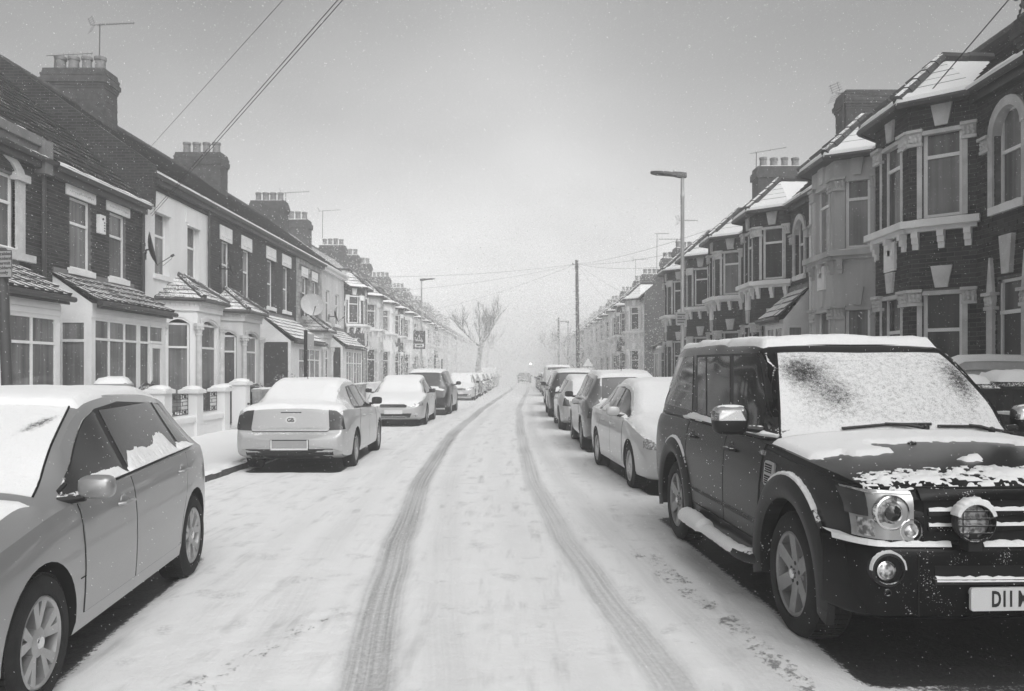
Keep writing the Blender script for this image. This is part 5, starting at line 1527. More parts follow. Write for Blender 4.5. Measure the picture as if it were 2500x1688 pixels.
    def snow_layer(self, fn, step=.045, name='snow', x0=0.0, x1=None, amp=.012, nz0=.30, nz1=.62, seed=0, up=True):
        x1 = x1 or self.L; nx = int((x1 - x0) / step); wmax = .98
        ny = int(2 * wmax / step); V = np.full((nx + 1, ny + 1), -1, int); T = np.zeros((nx + 1, ny + 1)); mb = MB(); K = []
        nn = fbm(np.arange(nx + 1)[:, None] * step * 3.1 + np.zeros((1, ny + 1)) + seed, np.arange(ny + 1)[None, :] * step * 3.1 + np.zeros((nx + 1, 1)), 17 + seed)
        for i in range(nx + 1):
            x = x0 + (x1 - x0) * i / nx
            for j in range(ny + 1):
                y = -wmax + 2 * wmax * j / ny
                h, n, q, _ = self.bvh.ray_cast(Vector((x, y, 6)), Vector((0, 0, -1)))
                if h is None: continue
                t = fn(x, y, h.z, abs(n.z), nn[i, j]) * float(sstep(np.array(abs(n.z)), nz0, nz1))
                T[i, j] = t; V[i, j] = len(mb.v)
                mb.v.append((x, y, h.z + (t + amp * (nn[i, j] - .5) * min(1, t / .02) if t > .003 else -.012)))
        for i in range(nx):
            for j in range(ny):
                q = (V[i, j], V[i + 1, j], V[i + 1, j + 1], V[i, j + 1])
                if min(q) >= 0 and max(T[i, j], T[i + 1, j], T[i + 1, j + 1], T[i, j + 1]) > .003: mb.f.append(q)
        used = sorted({v for f in mb.f for v in f}); mp = {v: i for i, v in enumerate(used)}
        mb.v = [mb.v[v] for v in used]; mb.f = [tuple(mp[v] for v in f) for f in mb.f]
        if mb.f: return self.emit(mb, name, 'snow', None, 180, recalc=True)
    def belt_drift(self, xa, xb, z, hgt, kind='R', seed=1):
        """snow banked against the foot of the side windows"""
        r = random.Random(seed); n = 64; lo, hi = [], []
        for i in range(n + 1):
            x = xa + (xb - xa) * i / n; q = float(fbm(np.array(x * 3.0 + seed), np.array(seed * 1.7), 51)); q2 = float(fbm(np.array(x * 17.0 + seed), np.array(seed * 2.7), 52))
            lo.append((x, z(x) - .012)); hi.append((x, z(x) + hgt * (.30 + 1.0 * q ** 1.5 + .16 * (q2 - .4)) * min(1, (i + .6) / 7, (n - i + .6) / 7)))
        self.patch('snow', 'snow', kind, lo, hi, .0, (n, 6), thick=lambda s, t: .030 * (1 - t) ** 1.1 * (.7 + .5 * r.random()) + .003, smooth=70)

def lerp2(a, b, t): return (a[0] + (b[0] - a[0]) * t, a[1] + (b[1] - a[1]) * t)

def standard_features(c, kind, lod=1, glassmat='car_glass', plate='sign_white', rear_plate='sign_white', tail='tail_red', screen_snow=None, screen_attr=None):
    """windows, lamps, doors, bumper lines for the ordinary cars"""
    f = c.f; L = c.L; k = c.k; tp, be = f['top'], f['belt']
    # where the screens lie along the roof line
    tt = k['top']
    P = {'hatch': (1.16, 1.98, 3.74, 4.03), 'saloon': (1.26, 2.06, 3.38, 4.10), 'suv': (1.18, 1.97, 4.12, 4.34), 'van': (.78, 1.6, 4.8, 4.84)}[kind]
    wx0, wx1, rx0, rx1 = P
    gx0, gx1 = wx0 + .14, rx1 - (.10 if kind == 'hatch' else .16 if kind == 'suv' else .22)
    nn = (12, 8) if lod else (26, 14)
    y0, y1 = f['hwr'](wx0 + .05) * .90, f['hwr'](wx1) * .86
    if lod == 0 and not screen_snow: trim = c.patch('windscreen_trim', 'black_trim', 'T', [(wx0 - .01, -y0 - .03), (wx0 - .05, 0), (wx0 - .01, y0 + .03)], [(wx1 + .03, -y1 - .02), (wx1 + .01, 0), (wx1 + .03, y1 + .02)], .002, nn)
    c.patch('windscreen', screen_snow or glassmat, 'T', [(wx0 + .02, -y0), (wx0 - .02, 0), (wx0 + .02, y0)], [(wx1, -y1), (wx1 - .02, 0), (wx1, y1)], .005, nn, attr=(screen_attr or (lambda a, b: .9)) if screen_snow else None)
    y0, y1 = f['hwr'](rx0) * .82, f['hwr'](rx1) * .86
    c.patch('rear_window', screen_snow or glassmat, 'T', [(rx0, -y0), (rx0, y0)], [(rx1, -y1), (rx1, y1)], .005, nn, attr=(lambda a, b: .85) if screen_snow else None)
    # side glass: front door, rear door, quarter
    def up(x): return tp(x) - k['cant'] - .012
    def lo(x): return be(x) + .035
    xa = wx0 + .12; a_top = wx1 - .10; b = L * .50; d = {'hatch': 3.52, 'suv': 3.35}.get(kind, rx0 - .05); xd = d - .24
    win = [([(xa, lo(xa)), (b - .03, lo(b))], [(a_top + .06, up(a_top + .06)), (b - .03, up(b))], 'f'),
           ([(b + .05, lo(b)), (d - .30, lo(d))], [(b + .05, up(b)), (d - .34, up(d - .34))], 'r')]
    if kind == 'hatch': win.append(([(d - .24, lo(d)), (d + .05, lo(d) + .01)], [(d - .28, up(d - .28)), (d - .10, up(d - .10) - .01)], 'q'))
    if kind == 'saloon': win.append(([(d - .24, lo(d)), (d + .22, lo(d) + .02)], [(d - .28, up(d - .28)), (d - .16, up(d - .16) - .02)], 'q'))
    if kind == 'suv': win.append(([(d - .24, lo(d)), (4.0, lo(d) + .03)], [(d - .24, up(d - .2)), (3.86, up(3.86) - .02)], 'q'))
    if kind == 'van': win = [([(1.2, lo(1.2)), (2.05, lo(2.0))], [(1.68, up(1.7)), (2.05, up(2.0))], 'f')]
    if lod == 0:
        c.patch('window_surround', 'black_trim', 'R', [(xa - .05, be(xa) + .014), (d + (.06 if kind == 'hatch' else .24), be(d) + .018)], [(a_top + .045, up(a_top + .045) + .004), (2.1, up(2.1) + .012), (2.5, up(2.5) + .016), (d - (.06 if kind == 'hatch' else .14), up(d - .12) + .004)], .003, (60, 14), both=True)
    for lo_, hi_, _ in win: c.patch('side_window', glassmat, 'R', lo_, hi_, .007, (10, 6) if lod else (30, 16), both=True)
    if kind != 'van':
        # doors: proud panels with handle; their edges read as shut lines
        af, ar = k['axf'] + k['arch'], k['axr'] - k['arch']
        zb = lambda x: f['bot'](x) + .14
        if lod == 0:
            c.patch('door', c.paint, 'R', [(af + .10, zb(af)), (b - .01, zb(b))], [(gx0 + .02, be(gx0) - .012), (b - .01, be(b) - .002)], .0035, (22, 18), both=True, rim=.003)
            c.patch('door', c.paint, 'R', [(b + .006, zb(b)), (ar - .04, zb(b)), (ar + .0, .52), (ar + .09, .68)], [(b + .006, be(b) - .002), (xd - .005, be(xd) - .004)], .0035, (22, 18), both=True, rim=.003)
        c.line('door_gap', 'seam', 'R', [(gx0, be(gx0) - .01), (af + .09, .62), (af + .09, zb(af))], .0025, .001, both=True)
        c.line('door_gap', 'seam', 'R', [(b, be(b)), (b, zb(b))], .0025, .001, both=True)
        c.line('door_gap', 'seam', 'R', [(xd, be(xd)), (ar + .10, .69), (ar + .01, .52), (ar - .035, zb(b))], .0025, .001, both=True)
        c.line('sill_gap', 'seam', 'R', [(af + .09, zb(b)), (ar - .04, zb(b))], .0025, .001, both=True)
        c.handle(b - .20, be(b) - .13); c.handle(xd - .18, be(xd) - .12)
    hm = f['hw'](.35)
    zl = f['belt'](.12)
    # front: lamps, grille, plate
    c.patch('headlight', 'lamp_glass', 'F', [(hm * .50, zl - .11), (hm * .97, zl - .06)], [(hm * .56, zl - .015), (hm * .955, zl + .06)], .006, (10, 5), both=True)
    c.patch('grille', 'black_trim', 'F', [(-hm * .44, zl - .11), (hm * .44, zl - .11)], [(-hm * .46, zl - .02), (hm * .46, zl - .02)], .006, (10, 3))
    for q in range(2): c.line('grille_bar', 'chrome' if lod == 0 else 'galvanised', 'F', [(-hm * .43, zl - .085 + q * .04), (hm * .43, zl - .085 + q * .04)], .005, .010)
    bz = f['bot'](.1)
    c.patch('air_intake', 'black_trim', 'F', [(-hm * .55, bz + .05), (hm * .55, bz + .05)], [(-hm * .62, bz + .17), (hm * .62, bz + .17)], .004, (10, 3))
    c.patch('number_plate', plate, 'F', [(-.26, bz + .155), (.26, bz + .155)], [(-.26, bz + .265), (.26, bz + .265)], .016, (6, 2))
    c.disc('fog_lamp', 'lamp_glass', 'F', hm * .76, bz + .12, .045, .004, .03, both=True)
    c.line('bonnet_gap', 'seam', 'F', [(-hm * .9, zl + .01), (hm * .9, zl + .01)], .004, .0)
    # rear
    rz = f['belt'](rx1 + .02) - .02; hb = f['hw'](L - .18)
    if kind == 'saloon':
        pass
    else:
        c.patch('tail_light', tail, 'B', [(hb * .74, rz - .22), (hb * .985, rz - .20)], [(hb * .80, rz - .01), (hb * .94, rz)], .006, (6, 6), both=True)
        c.patch('number_plate', rear_plate, 'B', [(-.26, rz - .36), (.26, rz - .36)], [(-.26, rz - .25), (.26, rz - .25)], .012, (6, 2))
        c.line('tailgate_gap', 'seam', 'B', [(-hb * .74, rz), (-hb * .72, rz - .40), (hb * .72, rz - .40), (hb * .74, rz)], .005, .0, n=24)
    c.patch('bumper_base', 'black_trim', 'B', [(-hb * .8, f['bot'](L - .1) + .03), (hb * .8, f['bot'](L - .1) + .03)], [(-hb * .8, f['bot'](L - .1) + .13), (hb * .8, f['bot'](L - .1) + .13)], .004, (8, 2))
    return dict(wx0=wx0, wx1=wx1, rx0=rx0, rx1=rx1, d=d, b=b, gx0=gx0)

def blanket(c, info, roof=.05, hood=.03, screen=.022, rear=.022, boot=.03, holes=.0, seed=1, step=.05, edge=.72):
    f = c.f
    def fn(x, y, z, nz, n):
        if x < info['wx0'] - .03: t = hood; w = f['hw'](x) * .93
        elif x < info['wx1']: t = screen; w = f['hwr'](x) * .93
        elif x < info['rx0']: t = roof; w = f['hwr'](x) * .97
        elif x < info['rx1']: t = rear; w = f['hwr'](x) * .93
        else: t = boot; w = f['hw'](x) * .93
        if t <= 0: return 0
        e = float(sstep(np.array(w - abs(y) + .10 * (n - .5)), -.005, .10))
        if holes and info['wx0'] - .03 < x < info['wx1']: e *= float(sstep(np.array(n), holes - .06, holes + .06))
        if c.L - x < .06 or x < .05: e *= .4
        return t * e * (.7 + .6 * n)
    c.snow_layer(fn, step, seed=seed)

# ------------------------------------------------------------------ the big black off-roader in the right foreground
def black_offroader():
    th = R(3.1)
    ax, ay = 2.555, 5.05            # front axle centre
    d = 2.42 - CAR['suv_big']['axf']
    c = Car('suv_big', 'large black off-roader parked nearest on the right, snow crusted windscreen', (ax - d * math.sin(th), ay + d * math.cos(th), 0), th, 'paint_black', step=.04)
    f = c.f
    c.wheels('six', 'alloy_dull', 0)
    # glass
    def spots(a, b):
        g1 = math.exp(-((a - 1.80) / .11) ** 2 - ((b + .50) / .16) ** 2); g2 = math.exp(-((a - 1.74) / .15) ** 2 - ((b - .63) / .10) ** 2); g3 = math.exp(-((a - 1.62) / .10) ** 2 - ((b + .34) / .14) ** 2)
        return .66 - .32 * g1 - .32 * g2 - .20 * g3 + .10 * float(sstep(np.array(abs(b)), .55, .75)) + .1 * float(sstep(np.array(1.48 - a), 0, .1))
    c.patch('windscreen', 'snowy_glass', 'T', [(1.385, -.80), (1.35, -.4), (1.34, 0), (1.35, .4), (1.385, .80)], [(1.99, -.61), (1.965, 0), (1.99, .61)], .006, (70, 40), attr=spots)
    c.line('screen_seal', 'seam', 'T', [(1.385, -.81), (1.99, -.62), (1.965, 0), (1.99, .62), (1.385, .81)], .007, .004, n=60)
    c.line('roof_seam', 'seam', 'T', [(2.115, -.60), (2.09, 0), (2.115, .60)], .005, .001, n=30)
    W = [([(1.47, 1.20), (2.2, 1.215)], [(2.04, 1.705), (2.60, 1.725)]), ([(2.29, 1.215), (2.90, 1.225)], [(2.70, 1.725), (3.36, 1.73)]), ([(2.95, 1.225), (3.22, 1.23)], [(3.41, 1.73), (3.68, 1.73)]), ([(3.42, 1.24), (4.50, 1.26)], [(3.86, 1.745), (4.50, 1.74)])]
    c.patch('window_surround', 'black_trim', 'R', [(1.40, 1.165), (3.30, 1.19)], [(1.95, 1.735), (3.76, 1.757)], .002, (50, 10), both=True)
    for lo, hi in W: c.patch('side_window', 'car_glass', 'R', lo, hi, .005, (14, 8), both=True)
    c.patch('rear_window', 'car_glass', 'B', [(-.62, 1.2), (.62, 1.2)], [(-.58, 1.66), (.58, 1.66)], .004)
    c.line('belt_strip', 'black_trim', 'R', [(1.30, 1.145), (4.5, 1.185)], .010, .002, both=True, n=40)
    # doors and their handles
    c.patch('door', 'paint_black', 'R', [(1.46, .47), (2.21, .47)], [(1.38, 1.115), (2.21, 1.135)], .0035, (24, 18), both=True, rim=.003)
    c.patch('door', 'paint_black', 'R', [(2.225, .47), (3.12, .47), (3.22, .62), (3.36, .80)], [(2.225, 1.135), (3.34, 1.15)], .0035, (26, 18), both=True, rim=.003)
    for pts in ([(1.37, 1.12), (1.45, .46)], [(2.217, 1.14), (2.217, .46)], [(3.35, 1.15), (3.37, .82), (3.24, .62), (3.13, .46)], [(1.45, .46), (3.13, .46)]): c.line('door_gap', 'seam', 'R', pts, .005, .001, both=True)
    c.line('wing_gap', 'seam', 'R', [(.18, 1.005), (1.36, 1.09)], .005, .001, both=True, n=30)
    c.handle(2.05, 1.02, 'black_trim'); c.handle(3.16, 1.03, 'black_trim')
    c.line('rubbing_strip', 'black_trim', 'R', [(1.46, .585), (3.12, .585)], .014, .004, both=True)
    # wing vent
    v = c.patch('wing_vent', 'alloy', 'R', [(1.13, .87), (1.15, .852), (1.28, .86), (1.30, .875)], [(1.13, 1.0), (1.15, 1.015), (1.28, 1.02), (1.30, 1.005)], .014, (8, 6), both=True)
    for o in v:
        kd = 'R' if o is v[0] else 'L'
        for za, zb in ((.872, .925), (.945, .998)):
            c.patch('vent_mesh', 'well_dark', kd, [(1.165, za), (1.285, za + .003)], [(1.165, zb), (1.285, zb + .004)], .0155, (4, 3), parent=o)
            for q in range(3): c.line('vent_bar', 'galvanised', kd, [(1.165, za + .012 + q * .014), (1.285, za + .015 + q * .014)], .0025, .017, parent=o, n=3)
    c.patch('side_repeater', 'lamp_glass', 'R', [(1.34, 1.045), (1.42, 1.047)], [(1.34, 1.075), (1.42, 1.077)], .014, (4, 3), both=True)
    # wheel-arch flares
    for s in (1, -1):
        for wx in (c.k['axf'], c.k['axr']):
            mb = MB(); n = 30; prev = None; w0 = f['hw'](wx)
            for i in range(n + 1):
                an = R(-14) + R(208) * i / n; co, si = math.cos(an), math.sin(an)
                out = .030 * (math.sin(max(0, min(math.pi, (an + .25) * math.pi / (math.pi + .5)))) ** .4)
                ring = []
                for rr_, e in ((.452, -.08), (.452, out * .6), (.475, out + .006), (.545, out + .012), (.60, .012), (.605, -.03)):
                    x = wx - co * rr_; z = c.k['wz'] + .01 + si * rr_ * .985
                    ring.append((x, s * (w0 + e), z))
                if prev:
                    i0 = len(mb.v); mb.v += prev + ring
                    for q in range(5): mb.f.append((i0 + q, i0 + q + 1, i0 + 7 + q, i0 + 6 + q))
                prev = ring
            c.emit(mb, 'wheel_arch', 'black_trim', None, 40)
            # snow caught along the top of the flare
            sm = MB(); prev = None; r9 = random.Random(int(wx * 100 + s))
            for i in range(46):
                an = R(48) + R(72) * i / 45; co, si = math.cos(an), math.sin(an); hh = .008 * r9.uniform(.2, 1.3) * (math.sin(math.pi * i / 45) ** .5)
                ring = [(wx - co * r_, s * (w0 + e), c.k['wz'] + .01 + si * r_ * .985 + h) for r_, e, h in ((.594, .014, -.002), (.602, .016, hh), (.608, .004, hh * 1.2), (.609, -.02, hh))]
                if prev:
                    i0 = len(sm.v); sm.v += prev + ring
                    for q in range(3): sm.f.append((i0 + q, i0 + q + 1, i0 + 5 + q, i0 + 4 + q))
                prev = ring
            c.emit(sm, 'snow', 'snow', None, 70)
    # side step carrying a roll of snow
    for s in (-1, 1):
        st = MB(); st.tube([(1.38, s * .90, .34), (1.50, s * 1.0, .345), (1.62, s * 1.03, .35), (2.95, s * 1.03, .35), (3.08, s * .98, .345), (3.16, s * .90, .34)], .042, 10)
        o = c.emit(st, 'side_step', 'black_trim', None, 40)
        sm = MB(); path = []; r9 = random.Random(3)
        prev = None
        for i in range(34):
            t = i / 33; x = 1.46 + 1.62 * t; w = .075 * (1 if t > .55 else .72) * (.25 if i in (0, 33) else 1) * r9.uniform(.92, 1.06); h = (.085 if t > .60 else .05) * (.25 if i in (0, 33) else 1) * r9.uniform(.85, 1.1)
            yc = s * (1.03 - .06 * max(0, 1 - t * 8))
            ring = [(x, yc + w * math.cos(a), .355 + h * max(-.25, math.sin(a))) for a in [math.pi * (-.12 + 1.24 * q / 8) for q in range(9)]]
            if prev:
                i0 = len(sm.v); sm.v += prev + ring
                for q in range(8): sm.f.append((i0 + q, i0 + q + 1, i0 + 10 + q, i0 + 9 + q))
            prev = ring
        c.emit(sm, 'snow', 'snow', o, 70)
    # front: bumper, grille, lamps
    plan = []
    for i in range(41):
        y = -.985 + 1.97 * i / 40; t = abs(y) / .985
        x = -.045 + .05 * t ** 2 + .30 * max(0, (t - .80) / .20) ** 2.4
        plan.append((x, y))
    bp = MB(); i0 = 0; lev = [(.36, .05), (.38, .02), (.55, .0), (.68, .0), (.715, .008), (.735, .03), (.738, .14)]
    for z, e in lev:
        bp.v += [(x + e, y * (1 - e * .25), z) for x, y in plan]
    for r in range(len(lev) - 1):
        for i in range(40):
            q = r * 41 + i; bp.f.append((q, q + 1, q + 42, q + 41))
    bp.f.append(tuple(range(41))[::-1])
    bumper = c.emit(bp, 'bumper', 'paint_black', None, 40)
    def bx(y): 
        t = abs(y) / .985
        return -.045 + .05 * t ** 2 + .30 * max(0, (t - .80) / .20) ** 2.4
    def front_strip(name, mat, y0, y1, z0, z1, out, dep, parent=bumper, n=14):
        mb = MB()
        for i in range(n):
            a, b = y0 + (y1 - y0) * i / n, y0 + (y1 - y0) * (i + 1) / n
            mb.hexa([(bx(a) - out, a, z0), (bx(b) - out, b, z0), (bx(b) + dep, b, z0), (bx(a) + dep, a, z0), (bx(a) - out, a, z1), (bx(b) - out, b, z1), (bx(b) + dep, b, z1), (bx(a) + dep, a, z1)])
        return c.emit(mb, name, mat, parent)
    front_strip('air_intake', 'well_dark', -.56, .56, .575, .635, .003, .02)
    front_strip('bumper_lip', 'black_trim', -.57, .57, .545, .572, .022, .02)
    sn = MB(); prev = None; r9 = random.Random(5)
    for i in range(60):
        y = -.965 + 1.93 * i / 59
        if -.46 < y < -.33 or .33 < y < .46: prev = None; continue
        h = .013 * r9.uniform(.4, 1.3); ring = [(bx(y) + .000, y, .728), (bx(y) + .012, y, .742 + h), (bx(y) + .07, y, .742 + h), (bx(y) + .13, y, .75 + h * .8)]
        if prev:
            i0 = len(sn.v); sn.v += prev + ring
            for q in range(3): sn.f.append((i0 + q, i0 + q + 1, i0 + 5 + q, i0 + 4 + q))
        prev = ring
    c.emit(sn, 'snow', 'snow', bumper, 70)
    sn = MB(); prev = None
    for i in range(40):
        y = -.56 + 1.12 * i / 39; h = .012 * r9.uniform(.4, 1.2); ring = [(bx(y) - .024, y, .560), (bx(y) - .020, y, .573 + h * .4), (bx(y) - .004, y, .574 + h)]
        if prev:
            i0 = len(sn.v); sn.v += prev + ring
            for q in range(2): sn.f.append((i0 + q, i0 + q + 1, i0 + 4 + q, i0 + 3 + q))
        prev = ring
    c.emit(sn, 'snow', 'snow', bumper, 70)
    for y in (-.64, .64): c.emit((lambda m: (m.tube([(bx(y) - .002, y, .38), (bx(y) - .002, y, .70)], .003, 5), m)[1])(MB()), 'bumper_gap', 'seam', bumper)
    for y in (-.79, .79):
        O = (bx(y) - .004, y, .615); A = (-1, 0, 0)
        m = MB(); m.lathe(O, A, [(.085, -.05), (.085, .006), (.072, .010), (.068, -.02), (.068, -.05)], 22, closed=True); fr = c.emit(m, 'fog_lamp_ring', 'black_trim', bumper, 40)
        m = MB(); m.lathe(O, A, [(.068, -.01), (.067, -.004)], 22); c.emit(m, 'fog_lamp_recess', 'well_dark', bumper)
        m = MB(); m.lathe((O[0], y - .012 * (1 if y < 0 else -1), .612), A, [(.044, -.02), (.044, .0), (.036, .008), (.02, .012), (.001, .014)], 18); c.emit(m, 'fog_lamp', 'lamp_glass', bumper, 40)
        m = MB(); m.lathe((O[0], y - .012 * (1 if y < 0 else -1), .612), A, [(.048, -.02), (.048, .006), (.041, .008), (.041, -.02)], 18, closed=True); c.emit(m, 'fog_lamp_rim', 'chrome', bumper, 40)
        sm = MB(); prev = None
        for i in range(30):
            an = math.pi * i / 29; h = .005 * r9.uniform(.3, 1.2) * math.sin(an)
            ring = [(O[0] - .008, y + math.cos(an) * .083, .615 + math.sin(an) * .083), (O[0] - .014, y + math.cos(an) * (.089 + h), .615 + math.sin(an) * (.089 + h)), (O[0] + .01, y + math.cos(an) * (.092 + h), .615 + math.sin(an) * (.092 + h))]
            if prev:
                i0 = len(sm.v); sm.v += prev + ring
                for q in range(2): sm.f.append((i0 + q, i0 + q + 1, i0 + 4 + q, i0 + 3 + q))
            prev = ring
        c.emit(sm, 'snow', 'snow', bumper, 70)
    m = MB(); m.lathe((bx(-.37) - .002, -.37, .505), (-1, 0, 0), [(.021, -.01), (.021, .003), (.016, .004), (.016, -.01)], 14, closed=True); c.emit(m, 'parking_sensor', 'galvanised', bumper)
    m = MB(); m.lathe((bx(-.80) - .002, -.79, .50), (-1, 0, 0), [(.018, -.01), (.018, .003), (.014, .004), (.014, -.01)], 14, closed=True); c.emit(m, 'parking_sensor', 'black_trim', bumper)
    # number plate, D11 M... as far as the frame shows it
    py = -.135
    m = MB(); pts = []
    for cy, cz, a0 in ((.25, .045, 0), (-.25, .045, 90), (-.25, -.045, 180), (.25, -.045, 270)):
        for q in range(4): an = R(a0 + 30 * q); pts.append((cy + .012 * math.cos(an), cz + .012 * math.sin(an)))
    FP = Frame(c.C((-.062, py, .475)), (1, 0, 0), (0, -0.0, 1), 1)
    mm = MB(); mm.prism(FP, pts, -.012, .006); pl = mm.build('number_plate', 'sign_white', c.root)
    text_mesh('D11 M', .108, 'ink', pl, FP, -.160, -.002, .0075, 'plate_lettering', 'LEFT', bold=.003, xs=.62)
    # grille
    gx = lambda y: .02
    c.patch('grille', 'well_dark', 'F', [(-.60, .755), (.60, .755)], [(-.60, .965), (.60, .965)], .004, (14, 3))
    for z0, z1 in ((.880, .912), (.805, .837)):
        mb = MB()
        for i in range(12):
            a, b = -.585 + 1.17 * i / 12, -.585 + 1.17 * (i + 1) / 12
            mb.hexa([(-.020, a, z0), (-.020, b, z0), (.03, b, z0), (.03, a, z0), (-.006, a, z1), (-.006, b, z1), (.03, b, z1), (.03, a, z1)])
        gb = c.emit(mb, 'grille_bar', 'paint_black')
        sn = MB(); prev = None
        for i in range(50):
            y = -.58 + 1.16 * i / 49; h = .010 * r9.uniform(.3, 1.2); ring = [(-.016, y, z1 - .010), (-.010, y, z1 + h), (.02, y, z1 + h)]
            if prev:
                i0 = len(sn.v); sn.v += prev + ring
                for q in range(2): sn.f.append((i0 + q, i0 + q + 1, i0 + 4 + q, i0 + 3 + q))
            prev = ring
        c.emit(sn, 'snow', 'snow', gb, 70)
    c.patch('grille_surround', 'paint_black', 'F', [(-.62, .955), (.62, .955)], [(-.62, 1.0), (.62, 1.0)], .016, (14, 3))
    c.line('bonnet_gap', 'seam', 'F', [(-.88, 1.008), (-.6, 1.012), (.6, 1.012), (.88, 1.008)], .006, .002, n=40)
    # headlamps: clear cover over a projector, an indicator and a round lower beam
    for s in (-1, 1):
        kd = 'F'
        hl = c.patch('headlight', 'alloy', 'F', [(s * .655, .757), (s * .90, .765)], [(s * .655, .992), (s * .90, 1.0)], .008, (12, 8))
        m = c.patch('indicator_housing', 'tail_red', 'F', [(s * .855, .87), (s * .905, .872)], [(s * .855, .985), (s * .905, .992)], .014, (6, 6), parent=hl)
        def lamp(y, z, r, nm, x=None):
            h, n = c.ray('F', s * y, z); O = h + Vector((-.004, 0, 0))
            a = MB(); a.lathe(O, (-1, 0, 0), [(r, -.03), (r, .006), (r * .90, .008), (r * .84, -.004), (r * .84, -.03)], 24, closed=True); c.emit(a, nm + '_bezel', 'chrome', hl, 40)
            a = MB(); a.lathe(O, (-1, 0, 0), [(r * .84, -.012), (r * .66, -.002), (r * .60, .006), (r * .5, .004), (.001, .012)], 22); c.emit(a, nm, 'lamp_glass', hl, 30)
            return O
        O = lamp(.765, .895, .088, 'main_beam')
        a = MB(); a.lathe(O + Vector((-.012, 0, 0)), (-1, 0, 0), [(.040, -.02), (.040, .004), (.03, .012), (.001, .018)], 20); c.emit(a, 'projector_lens', 'car_glass', hl, 40)
        lamp(.668, .805, .060, 'lower_beam')
        c.patch('side_lamp', 'lamp_glass', 'F', [(s * .835, .775), (s * .885, .777)], [(s * .835, .858), (s * .885, .862)], .016, (5, 5), parent=hl)
        c.patch('lamp_cover', 'chrome', 'F', [(s * .66, .978), (s * .89, .984)], [(s * .66, .988), (s * .89, .995)], .012, (8, 2), parent=hl)
    # spot lamps on the bumper with round guards
    for s in (-1, 1):
        y = .395 * s; O = Vector((-.075, y, .862)); A = (-1, 0, 0)
        m = MB(); m.lathe(O, A, [(.05, -.06), (.088, -.035), (.098, .0), (.098, .016), (.090, .018), (.088, -.004)], 28); sp = c.emit(m, 'spot_lamp', 'iron', None, 40)
        m = MB(); m.lathe(O, A, [(.089, -.01), (.08, .004), (.05, .010), (.001, .012)], 26); c.emit(m, 'spot_lens', 'lamp_glass', sp, 40)
        m = MB(); m.lathe(O, A, [(.099, .014), (.104, .030), (.096, .036), (.091, .022)], 30, closed=True)
        for q in (-.052, -.016, .020, .056):
            w = math.sqrt(.097 ** 2 - q ** 2); m.tube([O + Vector((-.034, -w, q)), O + Vector((-.042, 0, q)), O + Vector((-.034, w, q))], .0045, 6)
        for e in (-.068, .068): m.tube([O + Vector((-.034, e, -.06)), O + Vector((-.034, e, .06))], .004, 6)
        c.emit(m, 'lamp_guard', 'black_trim', sp, 40)
        m = MB(); m.box(-.10, -.03, y - .035, y + .035, .72, .775); m.box(-.085, -.045, y - .02, y + .02, .755, .80); c.emit(m, 'lamp_bracket', 'black_trim', sp)
        sm = MB(); prev = None
        for i in range(24):
            an = R(18) + R(144) * i / 23; h = .016 * r9.uniform(.5, 1.2) * math.sin(math.pi * i / 23) ** .6; ca, sa = math.cos(an), math.sin(an)
            ring = [tuple(O + Vector((dx, ca * (.100 + e), sa * (.100 + e)))) for dx, e in ((-.040, -.012), (-.043, .004 + h * .5), (-.03, .006 + h), (.02, .004 + h), (.045, -.01))]
            if prev:
                i0 = len(sm.v); sm.v += prev + ring
                for q in range(4): sm.f.append((i0 + q, i0 + q + 1, i0 + 6 + q, i0 + 5 + q))
            prev = ring
        c.emit(sm, 'snow', 'snow', sp, 70)
    # mirrors, wipers, tail lamps, washer jet
    c.mirror(1.60, 1.20, 'black_trim', True, (.11, .25, .20), 'chrome', .09)
    for (ya, yb, yc) in ((-.30, -.02, .36), (.36, .55, .80)):
        pass
    def wiper(pts, arm):
        mb = MB(); P = []
        for y, x in pts:
            h, n = c.ray('T', x, y); P.append(h + n * .022)
        mb.tube(P, .011, 6)
        o = c.emit(mb, 'wiper', 'black_trim', None, 40)
        mb = MB(); P = []
        for y, x, e in arm:
            h, n = c.ray('T', x, y); P.append(h + n * e)
        mb.tube(P, .013, 6, .010); mb.sphere(P[0], .024, 8, 5); c.emit(mb, 'wiper_arm', 'black_trim', o, 40)
    wiper([(-.40, 1.375), (-.1, 1.395), (.22, 1.40)], [(.16, 1.35, .03), (.02, 1.385, .035), (-.10, 1.395, .03)])
    wiper([(.26, 1.385), (.52, 1.40), (.80, 1.42)], [(.62, 1.37, .03), (.55, 1.39, .035), (.48, 1.40, .03)])
    m = MB(); h, n = c.ray('T', .98, -.13); m.sphere(h, .022, 8, 5, (1, 1.4, .8)); c.emit(m, 'washer_jet', 'black_trim')
    c.patch('tail_light', 'tail_red', 'B', [(.70, .86), (.86, .86)], [(.68, 1.5), (.80, 1.5)], .006, (4, 10), both=True)
    # snow: roof slab, patchy bonnet
    def fn(x, y, z, nz, n):
        if x > 2.06:
            e = float(sstep(np.array(.70 - abs(y) + .06 * (n - .5)), .0, .07)) * float(sstep(np.array(x), 2.07, 2.2)) * float(sstep(np.array(4.68 - x), 0, .15))
            return .045 * e * (.6 + .8 * n) * (1.25 if x < 3.0 else .9)
        if x > 1.33: return 0
        ny = float(fbm(np.array(x * 2.2 + 3), np.array(y * 5.0 + 9), 77)); nb = float(fbm(np.array(x * 16.0), np.array(y * 16.0 + 9), 78))
        band = float(sstep(np.array(x), .86, 1.24)) * .62
        left = float(sstep(np.array(-y), .28, .52)) * float(sstep(np.array(x), .40, .9)) * .34
        lip = math.exp(-((x - .17) / .13) ** 2) * .27
